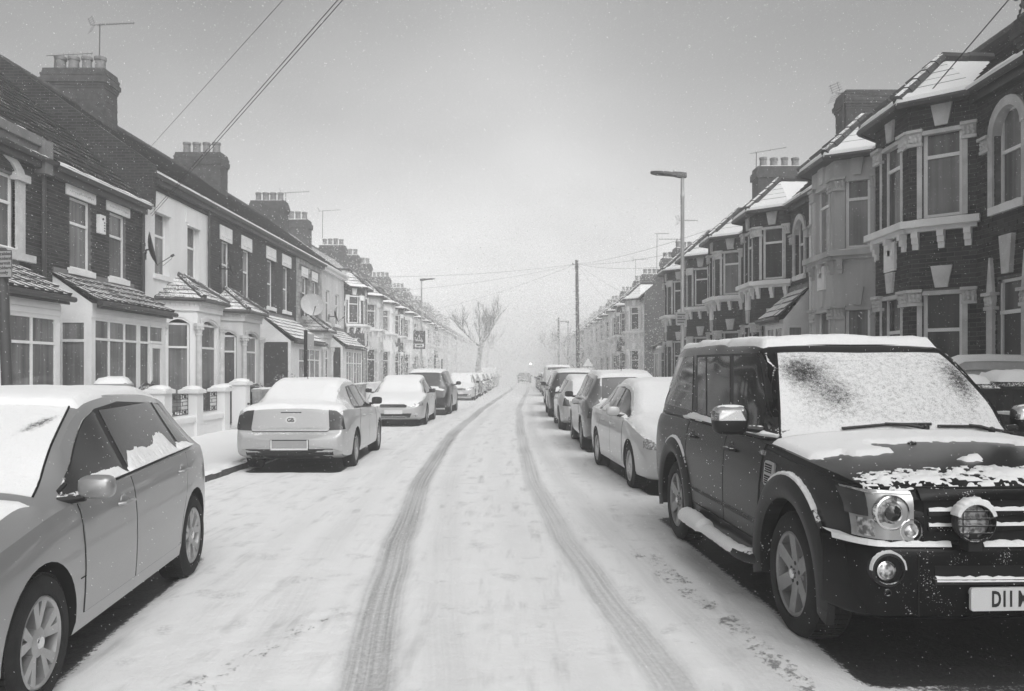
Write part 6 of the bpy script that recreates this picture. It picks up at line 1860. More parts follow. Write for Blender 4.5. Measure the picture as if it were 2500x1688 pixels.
        cr = math.exp(-((x - (.42 + .9 * (abs(y + .1)))) / .10) ** 2) * .22 if y < 0 else 0
        v = ny * .60 + nb * .42 + band + left + lip + cr
        return .026 * float(sstep(np.array(v), .70, .84)) * float(sstep(np.array(.90 - abs(y)), 0, .05)) * float(sstep(np.array(x), .05, .14))
    c.snow_layer(fn, .026, seed=3, amp=.012)
    def lip(x, y, z, nz, n):        # grainy crust along the bonnet's leading edge
        a = float(fbm(np.array(x * 66.0), np.array(y * 52.0 + 5), 91)); b = float(fbm(np.array(x * 9.0), np.array(y * 7.0 + 2), 92))
        v = a * .8 + b * .35 + .16 * math.exp(-((x - .13) / .09) ** 2)
        return .009 * float(sstep(np.array(v), .58, .70)) * float(sstep(np.array(.88 - abs(y)), 0, .05)) * float(sstep(np.array(.36 - x), 0, .14)) * float(sstep(np.array(x), .015, .04))
    c.snow_layer(lip, .0125, x0=.01, x1=.37, seed=4, amp=.004, nz0=.12, nz1=.35)
    c.belt_drift(1.42, 3.6, lambda x: 1.165 + .012 * (x - 1.4), .05, 'R', 4)
    c.belt_drift(3.0, 3.6, lambda x: 1.175, .045, 'R', 9)
    return c

# ------------------------------------------------------------------ the silver hatchback in the left foreground
def silver_hatch():
    th = R(6.8); ax, ay = -3.13, 3.80; d = 2.1 - .865
    c = Car('hatch', 'silver hatchback cut by the left edge, snow blown against its side windows', (ax - d * math.sin(th), ay + d * math.cos(th), 0), th, 'paint_silver', step=.04)
    c.wheels('ten', 'alloy', 0)
    def scr(a, b):
        q = (b - (.52 - .55 * (1.80 - a))) / .075
        return 1.25 - .85 * math.exp(-q * q - ((a - 1.72) / .17) ** 2)
    i = standard_features(c, 'hatch', 0, screen_snow='snowy_glass', screen_attr=scr)
    be = c.f['belt']; c.seal(1.16, 1.98, c.f['hwr'](1.21) * .905, c.f['hwr'](1.98) * .865)
    c.mirror(1.25, .935, 'paint_silver', True, (.08, .18, .125), None, .07, snow=False)
    m = MB()
    for s in (1, -1):
        h, n = c.ray('L' if s == 1 else 'R', 1.30, .97); m.prism(Frame((1.18, h.y + s * .006, be(1.2)), (1, 0, 0), (0, 0, 1)), [(0, -.05), (.20, -.03), (.20, .10), (.12, .07)], -.01, .012)
    c.emit(m, 'mirror_base', 'rubber')
    for kd, sd in (('L', 2), ('R', 5)):
        c.belt_drift(1.44, 2.08, lambda x: be(x) + .03, .09, kd, sd)
        c.belt_drift(2.14, 3.16, lambda x: be(x) + .03, .17, kd, sd + 1)
        c.belt_drift(3.16, 3.54, lambda x: be(x) + .03, .06, kd, sd + 2)
    c.line('rubbing_strip', 'seam', 'R', [(1.26, .52), (3.0, .55)], .004, .0, both=True, n=30)
    f = c.f
    def fn(x, y, z, nz, n):
        if x < 1.12:
            return 0.02 * float(sstep(np.array(.72 - abs(y) + .1 * (n - .5)), 0, .05)) * float(sstep(np.array(x), .55, .75))
        if x < 1.95:
            return 0
        if x < 3.72: return .034 * float(sstep(np.array(f['hwr'](x) * .97 - abs(y) + .06 * (n - .5)), 0, .09)) * (.7 + .6 * n)
        return .02 * float(sstep(np.array(.58 - abs(y)), 0, .08))
    c.snow_layer(fn, .035, seed=8, amp=.012)
    return c

def rear_saloon():
    th = R(2.0)
    c = Car('saloon', 'silver saloon seen from behind with a GB sticker on its boot lid', (-3.70, 15.12, 0), math.pi + th, 'paint_pale', step=.045)
    c.wheels('dish', 'alloy_dull', 0)
    standard_features(c, 'saloon', 0)
    f = c.f; L = c.L
    c.mirror(1.46, .98, 'black_trim', True, (.08, .20, .14), None, .07, snow=False)
    # boot lid with its long lamps, high slot, sticker and plate recess
    bl = c.patch('boot_lid', 'paint_pale', 'B', [(-.60, .665), (.60, .665)], [(-.575, .985), (.575, .985)], .006, (20, 12), rim=.004)
    c.line('boot_gap', 'seam', 'B', [(-.585, .99), (-.61, .70), (-.585, .655), (.585, .655), (.61, .70), (.585, .99)], .006, .002, n=40)
    c.patch('boot_strip', 'galvanised', 'B', [(-.56, .70), (.56, .70)], [(-.56, .722), (.56, .722)], .012, (14, 2))
    for s in (1, -1):
        c.patch('tail_light', 'tail_red', 'B', [(s * .605, .675), (s * .835, .69)], [(s * .59, .985), (s * .70, .975), (s * .805, .90)], .010, (8, 10))
    h, n = c.ray('B', 0, .955)
    m = MB(); m.box(h.x - .01, h.x + .008, -.16, .16, .945, .962); c.emit(m, 'high_brake_light', 'tail_red')
    h, n = c.ray('B', 0, .83)
    FB = Frame(c.C((h.x + .010, 0, .835)), (-1, 0, 0), (0, 0, 1))
    m = MB(); m.prism(FB, [(.085 * math.cos(a) , .058 * math.sin(a)) for a in [2 * math.pi * q / 28 for q in range(28)]], -.02, .004); st = m.build('sticker', 'sign_white', c.root)
    text_mesh('GB', .085, 'ink', st, FB, 0, 0, .006, 'sticker_lettering', bold=.002)
    c.patch('plate_recess', 'well_dark', 'B', [(-.30, .385), (.30, .385)], [(-.30, .535), (.30, .535)], .004, (8, 4))
    h, n = c.ray('B', 0, .46)
    m = MB(); m.box(h.x - .02, h.x + .016, -.265, .265, .405, .52); c.emit(m, 'number_plate', 'sign_grey')
    m = MB(); m.box(h.x - .02, h.x + .024, -.285, .285, .375, .402); m.box(h.x - .02, h.x + .022, -.29, -.27, .402, .53); m.box(h.x - .02, h.x + .022, .27, .29, .402, .53); c.emit(m, 'plate_frame', 'sign_white')
    m = MB(); m.tube([(3.28, .0, 1.44), (3.58, .03, 1.86)], .006, 6, .003); m.sphere((3.28, 0, 1.44), .022, 8, 4); c.emit(m, 'aerial', 'iron')
    c.patch('bumper_underside', 'well_dark', 'B', [(-.78, .20), (.78, .20)], [(-.80, .30), (.80, .30)], .003, (10, 3))
    def fn(x, y, z, nz, n):
        w = f['hw'](x) * .93 if (x < 1.2 or x > 4.12) else f['hwr'](x) * .96
        t = .035 if x < 1.2 else .03 if x < 2.0 else .05 if x < 3.4 else .04 if x < 4.1 else .045
        e = float(sstep(np.array(w - abs(y) + .08 * (n - .5)), 0, .09))
        if 3.5 < x < 4.1: e *= 1 - .75 * math.exp(-((abs(y) - .50) / .07) ** 2) * (1 if y < 0 else .2)
        return t * e * (.7 + .6 * n) * float(sstep(np.array(4.47 - x), 0, .06))
    c.snow_layer(fn, .04, seed=5)
    return c

def other_cars():
    def mk(kind, label, x, y, rot, paint, lod, sn, rim='alloy_dull', style='dish', mir='black_trim', grp=None, **kw):
        c = Car(kind, label, (x, y, 0), rot, paint, step=.06 if lod == 0 else .09, group=grp)
        c.wheels(style, rim, lod)
        i = standard_features(c, kind, 0 if lod == 0 else 1, **kw)
        c.mirror(i['gx0'] + .18, c.f['belt'](1.4) + .05, mir, True, (.08, .20, .14), None, .07, snow=False)
        blanket(c, i, *sn, seed=rnd.randint(1, 40), step=.055 if lod == 0 else .10)
        return c, i
    LG, RG = 'cars parked along the left kerb', 'cars parked along the right kerb'
    # right kerb
    c, i = mk('saloon', 'pale saloon buried in drifted snow right behind the black off-roader', 2.23, 12.70, R(4.2), 'paint_white', 0, (.06, .06, .055, .04, .04), rim='alloy', mir='paint_white')
    be = c.f['belt']
    c.belt_drift(1.4, 2.3, lambda x: be(x) + .02, .10, 'R', 3); c.belt_drift(2.3, 3.3, lambda x: be(x) + .02, .14, 'R', 7)
    c, i = mk('suv', 'grey hatchback seen from behind, dark door mirror sticking out, aerial on its roof', 2.03, 18.15, math.pi + R(.8), 'paint_grey', 0, (.055, .03, .02, .028, .04))
    c.root.scale = (.96, .96, .955)
    m = MB(); m.tube([(3.75, .05, 1.64), (4.1, .08, 2.05)], .006, 6, .003); c.emit(m, 'aerial', 'iron')
    be = c.f['belt']; c.belt_drift(1.5, 3.9, lambda x: be(x) + .02, .08, 'L', 4)
    m = MB(); P = []
    for y, x in ((.35, 4.30), (.1, 4.29), (-.1, 4.28)):
        h, n = c.ray('T', x, y); P.append(h + n * .03)
    m.tube(P, .012, 6); c.emit(m, 'rear_wiper', 'black_trim')
    mk('hatch', 'pale hatchback with tall dark tail lamps, third along the right kerb', 1.86, 24.05, math.pi + R(.5), 'paint_pale', 0, (.05, .03, .03, .035, .04))
    mk('suv', 'dark off-roader, mostly hidden, fourth along the right kerb', 1.80, 30.4, math.pi, 'paint_dark', 1, (.05, .03, .02, .03, .03))
    mk('hatch', 'faint small car just past the dark off-roader on the right', 1.95, 40.0, math.pi, 'paint_grey', 1, (.05, .03, .02, .03, .03))
    mk('van', 'white snow topped van parked far along the right kerb', 2.25, 54.0, math.pi, 'paint_white', 1, (.06, .03, .02, .03, .03))
    b1, _ = mk('hatch', 'faint car in front of the white van on the right', 2.2, 63.0, math.pi, 'paint_grey', 1, (.05, .03, .02, .03, .03))
    copy_tree(b1.root, (2.2, 72.0, 0), 'faded car far along the right kerb', group='faded cars on the right')
    copy_tree(b1.root, (2.2, 80.0, 0), 'faded car far along the right kerb', group='faded cars on the right')
    # left kerb
    mk('saloon', 'grey saloon facing the camera, bonnet and windscreen white with snow', -3.74, 25.95, R(1.0), 'paint_pale', 0, (.05, .035, .04, .03, .03), plate='sign_white')
    mk('suv', 'dark people carrier behind the grey saloon, its back to the camera', -3.53, 32.1, math.pi, 'paint_dark', 0, (.05, .02, .01, .006, .02))
    mk('hatch', 'silver hatchback facing the camera beyond the dark people carrier', -3.42, 46.2, 0, 'paint_white', 1, (.05, .03, .03, .03, .03))
    c2, _ = mk('saloon', 'faint grey saloon second after the people carrier on the left', -3.45, 53.0, math.pi, 'paint_grey', 1, (.05, .03, .03, .03, .03))
    c3, _ = mk('hatch', 'faint pale hatchback third after the people carrier on the left', -3.45, 60.0, 0, 'paint_pale', 1, (.05, .03, .03, .03, .03))
    for k, (y, s) in enumerate(((67.5, c2), (75.0, c3), (83.0, c2), (92, c3))):
        copy_tree(s.root, (-3.45, y, 0), 'faded car far along the left kerb', group='faded cars on the left')
    mk('van', 'faded van standing taller than the cars far along the left kerb', -3.5, 88.0 - 1, 0, 'paint_pale', 1, (.05, .03, .02, .03, .03))
    # the one moving car
    c, i = mk('suv', 'dark car driving away in the middle of the road far off', .28, 109.0, math.pi, 'paint_dark', 1, (.02, .0, .0, .0, .0))
    c.root['category'] = 'car'; c.root.name = 'moving_car'; c.root.scale = (1.0, 1.0, .90)

# ------------------------------------------------------------------ street furniture, walls, plants, wires
def lamp_post(x, y, h, head, label, group=None, sign=False):
    """tapered steel column; flat LED lantern reaching out over the road (head = +1 towards +X)"""
    o = thing('street_lamp', label, 'street lamp', (x, y, 0.1), 0, group)
    mb = MB(); mb.lathe((0, 0, 0), (0, 0, 1), [(.085, 0), (.085, 1.45), (.075, 1.5), (.050, 1.6), (.047, h - .55), (.052, h - .53), (.052, h - .45), (.045, h - .43), (.043, h)], 14); mb.build('column', 'galvanised', o, smooth=40)
    mb = MB(); F = lambda a, b, c: (a * head, b, c)
    sec = [(-.10, .05, h - .02, h + .10), (.06, .07, h - .02, h + .12), (.20, .10, h + .02, h + .12), (.34, .145, h + .045, h + .125), (.62, .15, h + .07, h + .14), (.76, .11, h + .085, h + .14), (.80, .06, h + .10, h + .135)]
    prev = None
    for a, w, z0, z1 in sec:
        r = [F(a, -w, z0), F(a, w, z0), F(a, w * .96, (z0 + z1 * 2) / 3), F(a, w * .6, z1), F(a, -w * .6, z1), F(a, -w * .96, (z0 + z1 * 2) / 3)]
        i0 = len(mb.v); mb.v += r
        if prev is not None:
            for q in range(6): mb.f.append((prev + q, prev + (q + 1) % 6, i0 + (q + 1) % 6, i0 + q))
        else: mb.f.append(tuple(range(i0, i0 + 6)))
        prev = i0
    mb.f.append(tuple(range(prev, prev + 6)))
    hd = mb.build('lantern', 'lamp_grey', o, smooth=35)
    mb = MB(); mb.box(*sorted((head * .34, head * .66)), -.10, .10, h + .052, h + .066); mb.build('lens', 'pane_dark', hd)
    mb = MB(); mb.lathe((head * .20, 0, h + .11), (0, 0, 1), [(.035, 0), (.035, .05), (.03, .07), (.001, .075)], 10); mb.build('photocell', 'sign_white', hd)
    mb = MB(); mb.box(-.03, .03, -.10, -.082, .25, 1.1); mb.build('inspection_door', 'galvanised', o)
    return o

def telegraph_pole(x, y, h, label, lean=0.0, steps=True):
    o = thing('telegraph_pole', label, 'telegraph pole', (x, y, 0.1))
    mb = MB(); mb.tube([(0, 0, -.2), (lean * .5, 0, h * .5), (lean, 0, h)], .15, 12, .105); mb.build('pole', 'pole_wood', o, smooth=45)
    mb = MB(); mb.lathe((lean, 0, h), (0, 0, 1), [(.12, -.04), (.12, .015), (.001, .05)], 12); mb.build('cap', 'lead', o)
    if steps:
        for k in range(int((h - 2.6) / .8)):
            z = 2.7 + .4 * k * 2; s = 1 if k % 2 else -1
            for e, zz in ((s, z), (-s, z + .4)):
                b = MB(); b.tube([(lean * zz / h + e * .10, 0, zz), (lean * zz / h + e * .26, 0, zz), (lean * zz / h + e * .26, 0, zz + .03)], .012, 6); b.build('step_iron', 'iron', o)
    b = MB(); b.tube([(lean - .28, 0, h - .28), (lean + .12, 0, h - .25)], .02, 6); b.lathe((lean - .27, 0, h - .28), (0, 0, 1), [(.03, 0), (.045, .04), (.03, .09), (.02, .12)], 8)
    b.lathe((lean, 0, h - .5), (0, 0, 1), [(.16, 0), (.16, .06)], 10); b.build('bracket', 'iron', o)
    return o

def wire(a, b, sag, label, r=.008, n=20, cat='cable'):
    a, b = Vector(a), Vector(b); mb = MB(); P = []
    for i in range(n + 1):
        t = i / n; p = a.lerp(b, t); p.z -= sag * 4 * t * (1 - t); P.append(p)
    mb.tube(P, r, 5)
    o = mb.build('overhead_cable', 'cable', None, label=label, category=cat); o['group'] = 'telephone wires over the street'
    return o

def sign_post(x, y, h, label, w=.035, mat='lamp_grey', lean=0.0):
    o = thing('sign_post', label, 'sign post', (x, y, .1))
    mb = MB(); mb.tube([(0, 0, -.1), (lean, 0, h)], w, 12); mb.build('post', mat, o, smooth=45)
    mb = MB(); mb.lathe((lean, 0, h), (0, 0, 1), [(w, -.01), (w * 1.15, 0), (w * .8, .03), (.001, .04)], 12); mb.build('cap', mat, o)
    return o

def dish(pos, normal, r, label, mat, wallpt, arm=True):
    o = thing('satellite_dish', label, 'satellite dish', pos)
    N = Vector(normal).normalized(); mb = MB(); prof = [(r * t, -r * .26 + r * .26 * t * t) for t in (0.01, .25, .5, .75, .9, 1.0)]
    mb.lathe((0, 0, 0), N, prof + [(r, .012 * 1), (r * .9, -r * .05 + .02), (r * .5, -r * .19 + .015), (.01, -r * .26 + .012)][0:1], 24, cap=False)
    mb.f = [f for f in mb.f]
    mb.build('reflector', mat, o, smooth=50)
    rm = MB(); rm.lathe((0, 0, 0), N, [(r, -.008), (r * 1.02, 0), (r, .012), (r * .98, 0)], 24, closed=True); rm.build('rim', mat, o)
    w = Vector(wallpt) - Vector(pos)
    mb = MB(); mb.tube([tuple(-N * r * .26), tuple(-N * (r * .26 + .06)), tuple(w * .7 - N * .02), tuple(w)], .02, 7); mb.box(w.x - .02, w.x + .02, w.y - .07, w.y + .07, w.z - .12, w.z + .12); mb.build('mount', 'iron', o)
    if arm:
        dn = Vector((0, 0, -1)); dn = (dn - N * dn.dot(N)).normalized(); tip = N * r * .95 + dn * r * .55
        mb = MB(); mb.tube([tuple(dn * r * .95), tuple(tip)], .012, 6); mb.lathe(tip, -N - dn * -.4, [(.03, -.04), (.035, .04), (.02, .05)], 8); mb.tube([tuple(tip), tuple(tip + dn * .08 - N * .05), tuple(dn * r * 1.05 + N * r * .3), tuple(dn * r)], .006, 5); mb.build('feed_arm', 'lamp_grey', o)
    return o

def aerial(base, h, direc, label, boom=1.1, els=9, grid=True, tilt=.35):
    o = thing('tv_aerial', label, 'aerial', base)
    mb = MB(); mb.tube([(0, 0, -.2), (.02, 0, h)], .017, 6); mb.build('mast', 'lamp_grey', o)
    D = Vector(direc).normalized(); S = D.cross(Vector((0, 0, 1))).normalized(); T = Vector((.02, 0, h))
    bm_ = MB(); bm_.tube([T - D * boom * .18, T + D * boom * .82], .010, 5)
    for k in range(els):
        p = T + D * boom * (-.02 + .82 * k / (els - 1)); w = .16 - .05 * k / els; bm_.tube([p - S * w, p + S * w], .0055, 4)
        bm_.tube([p - Vector((0, 0, .05)), p + Vector((0, 0, .05))], .005, 4)
    bm_.build('boom', 'lamp_grey', o)
    if grid:
        gm = MB(); p = T - D * boom * .16
        for e in (-1, 1):
            for k in range(4): q = p + Vector((0, 0, e * (.05 + .055 * k))) - D * .03 * k; gm.tube([q - S * .2, q + S * .2], .005, 4)
            gm.tube([p + S * .12 * e, p + S * .12 * e + Vector((0, 0, .25)) - D * .1], .005, 4)
        gm.build('reflector', 'lamp_grey', o)
    return o

def bin_thing(x, y, label, rot=0.0, h=1.07, w=.56, d=.62, mat='bin_plastic', z=.13, snow=.05, group=None, lid_open=False):
    o = thing('wheelie_bin', label, 'bin', (x, y, z), rot, group)
    mb = MB(); a, b = w / 2, d / 2
    mb.hexa([(-a * .82, -b * .72, .04), (a * .82, -b * .72, .04), (a * .82, b * .8, .04), (-a * .82, b * .8, .04), (-a, -b, h - .10), (a, -b, h - .10), (a, b, h - .10), (-a, b, h - .10)])
    for e in (-1, 1): mb.box(e * a * .55 - .02, e * a * .55 + .02, -b * .99, -b * .85, .2, h - .14)
    mb.box(-a - .02, a + .02, -b - .025, b + .02, h - .125, h - .095)
    mb.build('body', mat, o)
    mb = MB(); mb.hexa([(-a - .02, -b - .03, h - .09), (a + .02, -b - .03, h - .09), (a + .02, b + .03, h - .07), (-a - .02, b + .03, h - .07), (-a + .03, -b + .03, h - .03), (a - .03, -b + .03, h - .03), (a - .03, b, h), (-a + .03, b, h)])
    mb.tube([(-a * .8, b + .07, h - .04), (a * .8, b + .07, h - .04)], .018, 8); mb.box(-a * .8, -a * .7, b, b + .07, h - .055, h - .03); mb.box(a * .7, a * .8, b, b + .07, h - .055, h - .03)
    ld = mb.build('lid', mat, o)
    for e in (-1, 1):
        wm = MB(); wm.lathe((e * a * .75, b * .86, .10), (1, 0, 0), [(.10, -.025), (.10, .025), (.03, .03)], 14); wm.build('wheel', 'rubber', o, smooth=40)
    if snow:
        sm = MB(); n, m = 8, 8
        for i in range(n + 1):
            for j in range(m + 1):
                u, v = i / n, j / m; e = min(u, 1 - u, v, 1 - v) * 5; t = snow * min(1, e) ** .6 * rnd.uniform(.8, 1.1)
                sm.v.append((-a + w * u, -b + d * v, h - .035 + .02 * min(1, e * 2) + .02 * v * 0 + t - (.01 if e < .01 else 0)))
        for i in range(n):
            for j in range(m): q = i * (m + 1) + j; sm.f.append((q, q + m + 1, q + m + 2, q + 1))
        sm.build('snow', 'snow', ld, smooth=70)
    return o

def snow_top(mb, x0, x1, y0, y1, z, h):
    mb.hexa([(x0, y0, z), (x1, y0, z), (x1, y1, z), (x0, y1, z), (x0 + .02, y0 + .02, z + h * .7), (x1 - .02, y0 + .02, z + h * .7), (x1 - .02, y1 - .02, z + h * .7), (x0 + .02, y1 - .02, z + h * .7)])
    mb.hexa([(x0 + .02, y0 + .02, z + h * .7), (x1 - .02, y0 + .02, z + h * .7), (x1 - .02, y1 - .02, z + h * .7), (x0 + .02, y1 - .02, z + h * .7), (x0 + .07, y0 + .07, z + h), (x1 - .07, y0 + .07, z + h), (x1 - .07, y1 - .07, z + h), (x0 + .07, y1 - .07, z + h)])

def pillar(root, x, y, w, h, mat='white_render'):
    mb = MB(); mb.box(x - w / 2, x + w / 2, y - w / 2, y + w / 2, 0, h); p = mb.build('pillar', mat, root)
    c = w / 2 + .055; mb = MB(); mb.box(x - c, x + c, y - c, y + c, h + .002, h + .075)
    mb.hexa([(x - c, y - c, h + .075), (x + c, y - c, h + .075), (x + c, y + c, h + .075), (x - c, y + c, h + .075), (x - c * .35, y - c * .35, h + .15), (x + c * .35, y - c * .35, h + .15), (x + c * .35, y + c * .35, h + .15), (x - c * .35, y + c * .35, h + .15)])
    mb.build('pillar_cap', mat, p)
    mb = MB(); mb.sphere((x, y, h + .10), c * .98, 12, 6, (1, 1, .34)); mb.build('snow', 'snow', p, smooth=70)

def iron_panel(root, x, y0, y1, z0, z1):
    """wrought-iron insert: brick-bond bars between rows of crossed squares"""
    mb = MB(); w = y1 - y0; h = z1 - z0; t = .008
    def bar(ya, za, yb, zb): mb.tube([(x, ya, za), (x, yb, zb)], t, 4)
    for z in (z0, z0 + h * .24, z0 + h * .43, z0 + h * .62, z0 + h * .76, z1): bar(y0, z, y1, z)
    bar(y0, z0, y0, z1); bar(y1, z0, y1, z1)
    for zb, zt in ((z0, z0 + h * .24), (z0 + h * .76, z1)):
        for k in range(4):
            ya, yb = y0 + w * k / 4, y0 + w * (k + 1) / 4; bar(yb, zb, yb, zt)
            if k % 2: bar(ya, zb, yb, zt); bar(ya, zt, yb, zb); mb.lathe((x - .012, (ya + yb) / 2, (zb + zt) / 2), (1, 0, 0), [(.04, 0), (.045, .012), (.04, .024)], 8)
            else: bar(ya, (zb + zt) / 2, yb, (zb + zt) / 2); bar((ya + yb) / 2, zb, (ya + yb) / 2, zt)
    for r, offs in enumerate(((.5,), (.25, .75), (.5,))):
        za, zb = z0 + h * (.24, .43, .62)[r], z0 + h * (.43, .62, .76)[r]
        for q in offs: bar(y0 + w * q, za, y0 + w * q, zb)
    return mb.build('iron_panel', 'iron', root)

def garden_wall(name, label, x, y0, y1, h, mat, group=None, pillars=0, t=.22, snow=.05, base=.1, along='y'):
    o = thing(name, label, 'wall', (x, y0, base), 0, group)
    mb = MB(); L = y1 - y0
    if along == 'y': mb.box(-t / 2, t / 2, 0, L, 0, h)
    else: mb.box(0, L, -t / 2, t / 2, 0, h)
    mb.build('wall', mat, o)
    mb = MB(); c = t / 2 + .035
    if along == 'y': mb.box(-c, c, -.01, L + .01, h + .002, h + .07)
    else: mb.box(-.01, L + .01, -c, c, h + .002, h + .07)
    cp = mb.build('coping', mat, o)
    mb = MB(); k = max(2, int(L / .2)); prev = None
    for i in range(k + 1):
        a = L * i / k; q = snow * rnd.uniform(.7, 1.15) * (.3 if i in (0, k) else 1)
        f = (lambda s, z: (s, a, z)) if along == 'y' else (lambda s, z: (a, -s, z))
        ring = [f(-c, h + .07), f(-c * .9, h + .07 + q * .8), f(0, h + .07 + q), f(c * .9, h + .07 + q * .8), f(c, h + .068)]
        if prev:
            for z in range(4): mb.poly([prev[z], ring[z], ring[z + 1], prev[z + 1]])
        prev = ring
    mb.build('snow', 'snow', cp, smooth=70)
    for i in range(pillars):
        pillar(o, 0, L * i / max(1, pillars - 1), .34, h + .42, mat)
    return o

def tree(x, y, h, label, spread=3.0, seed=1, pollard=False, cat='tree', trunk_r=.30, group=None, lean=.1, depth=4, dense=6):
    r = random.Random(seed); o = thing('bare_tree', label, cat, (x, y, 0.05), 0, group)
    tm = MB(); bm_ = MB(); tw = MB()
    fork = h * (.42 if not pollard else .36)
    path = [(0, 0, 0), (lean * .4, 0, fork * .35), (lean * .7, .02, fork * .7), (lean, 0, fork)]
    tm.tube(path, trunk_r, 10, trunk_r * .62)
    for k in range(10):      # burrs along the trunk
        z = r.uniform(.2, fork); tm.sphere((lean * z / fork + r.uniform(-1, 1) * trunk_r * .7, r.uniform(-1, 1) * trunk_r * .7, z), trunk_r * r.uniform(.2, .45), 7, 5)
    tk = tm.build('trunk', 'bark', o, smooth=60)
    tips = []
    def limb(p, d, L, rad, lev):
        P = [Vector(p)]; dd = Vector(d).normalized(); n = 4
        for i in range(n):
            dd = (dd + Vector((r.uniform(-.18, .18), r.uniform(-.18, .18), r.uniform(0, .16)))).normalized(); P.append(P[-1] + dd * L / n)
        (bm_ if lev < 3 else tw).tube(P, rad, 7 if lev < 2 else 4, rad * .55, cap=lev < 2)
        if lev >= depth:
            return
        if pollard and lev == 1:
            bm_.sphere(P[-1], rad * 1.5, 8, 5)
            for k in range(dense * 3):
                an = r.uniform(0, 6.283); e = r.uniform(.1, .75); limb(P[-1], dd + Vector((math.cos(an) * e, math.sin(an) * e, .35)), r.uniform(.9, 1.9), rad * .13, 4)
            return
        k = {0: 3, 1: 5, 2: 6, 3: dense}[lev] if lev in (0, 1, 2, 3) else 4
        for i in range(k):
            q = P[-1] if i < 2 else P[r.randint(1, 3)]; an = r.uniform(0, 6.283); e = r.uniform(.35, .8)
            limb(q, dd + Vector((math.cos(an) * e, math.sin(an) * e, r.uniform(.05, .35))), L * r.uniform(.5, .75), rad * r.uniform(.36, .5), lev + 1)
    nl = 4 if not pollard else 5
    for i in range(nl):
        an = 6.283 * i / nl + r.uniform(-.4, .4); z0 = fork * r.uniform(.85, 1.0) if i else fork
        limb((lean * z0 / fork, 0, z0), (math.cos(an) * 1.0, math.sin(an) * 1.0, .85), h * .25, trunk_r * .27, 1 if not pollard else 1)
    bm_.build('limbs', 'bark', o, smooth=60)
    if tw.v: tw.build('twigs', 'twig', o, recalc=False)
    return o

def shrub(x, y, w, h, label, seed=1, n=420, leaf=.05, name='shrub'):
    r = random.Random(seed); o = thing(name, label, 'shrub', (x, y, .12))
    st = MB()
    for k in range(14):
        an = r.uniform(0, 6.283); e = r.uniform(.2, 1.0) * w; st.tube([(0, 0, 0), (math.cos(an) * e * .4, math.sin(an) * e * .4, h * .5), (math.cos(an) * e, math.sin(an) * e, h * r.uniform(.6, 1))], .010, 4, .004)
    st.build('stems', 'twig', o)
    lm = MB()
    for k in range(n):
        an = r.uniform(0, 6.283); e = math.sqrt(r.random()) * w * 1.05; z = h * r.uniform(.25, 1.05) * (1 - .35 * (e / w) ** 2); c = Vector((math.cos(an) * e, math.sin(an) * e, z))
        a = Vector((r.uniform(-1, 1), r.uniform(-1, 1), r.uniform(-.4, .6))).normalized(); b = a.cross(Vector((r.uniform(-1, 1), r.uniform(-1, 1), 1))).normalized(); s = leaf * r.uniform(.6, 1.4)
        lm.poly([c - a * s, c + b * s * .5, c + a * s, c - b * s * .5])
    lm.build('foliage', 'leaf', o, recalc=False)
    return o

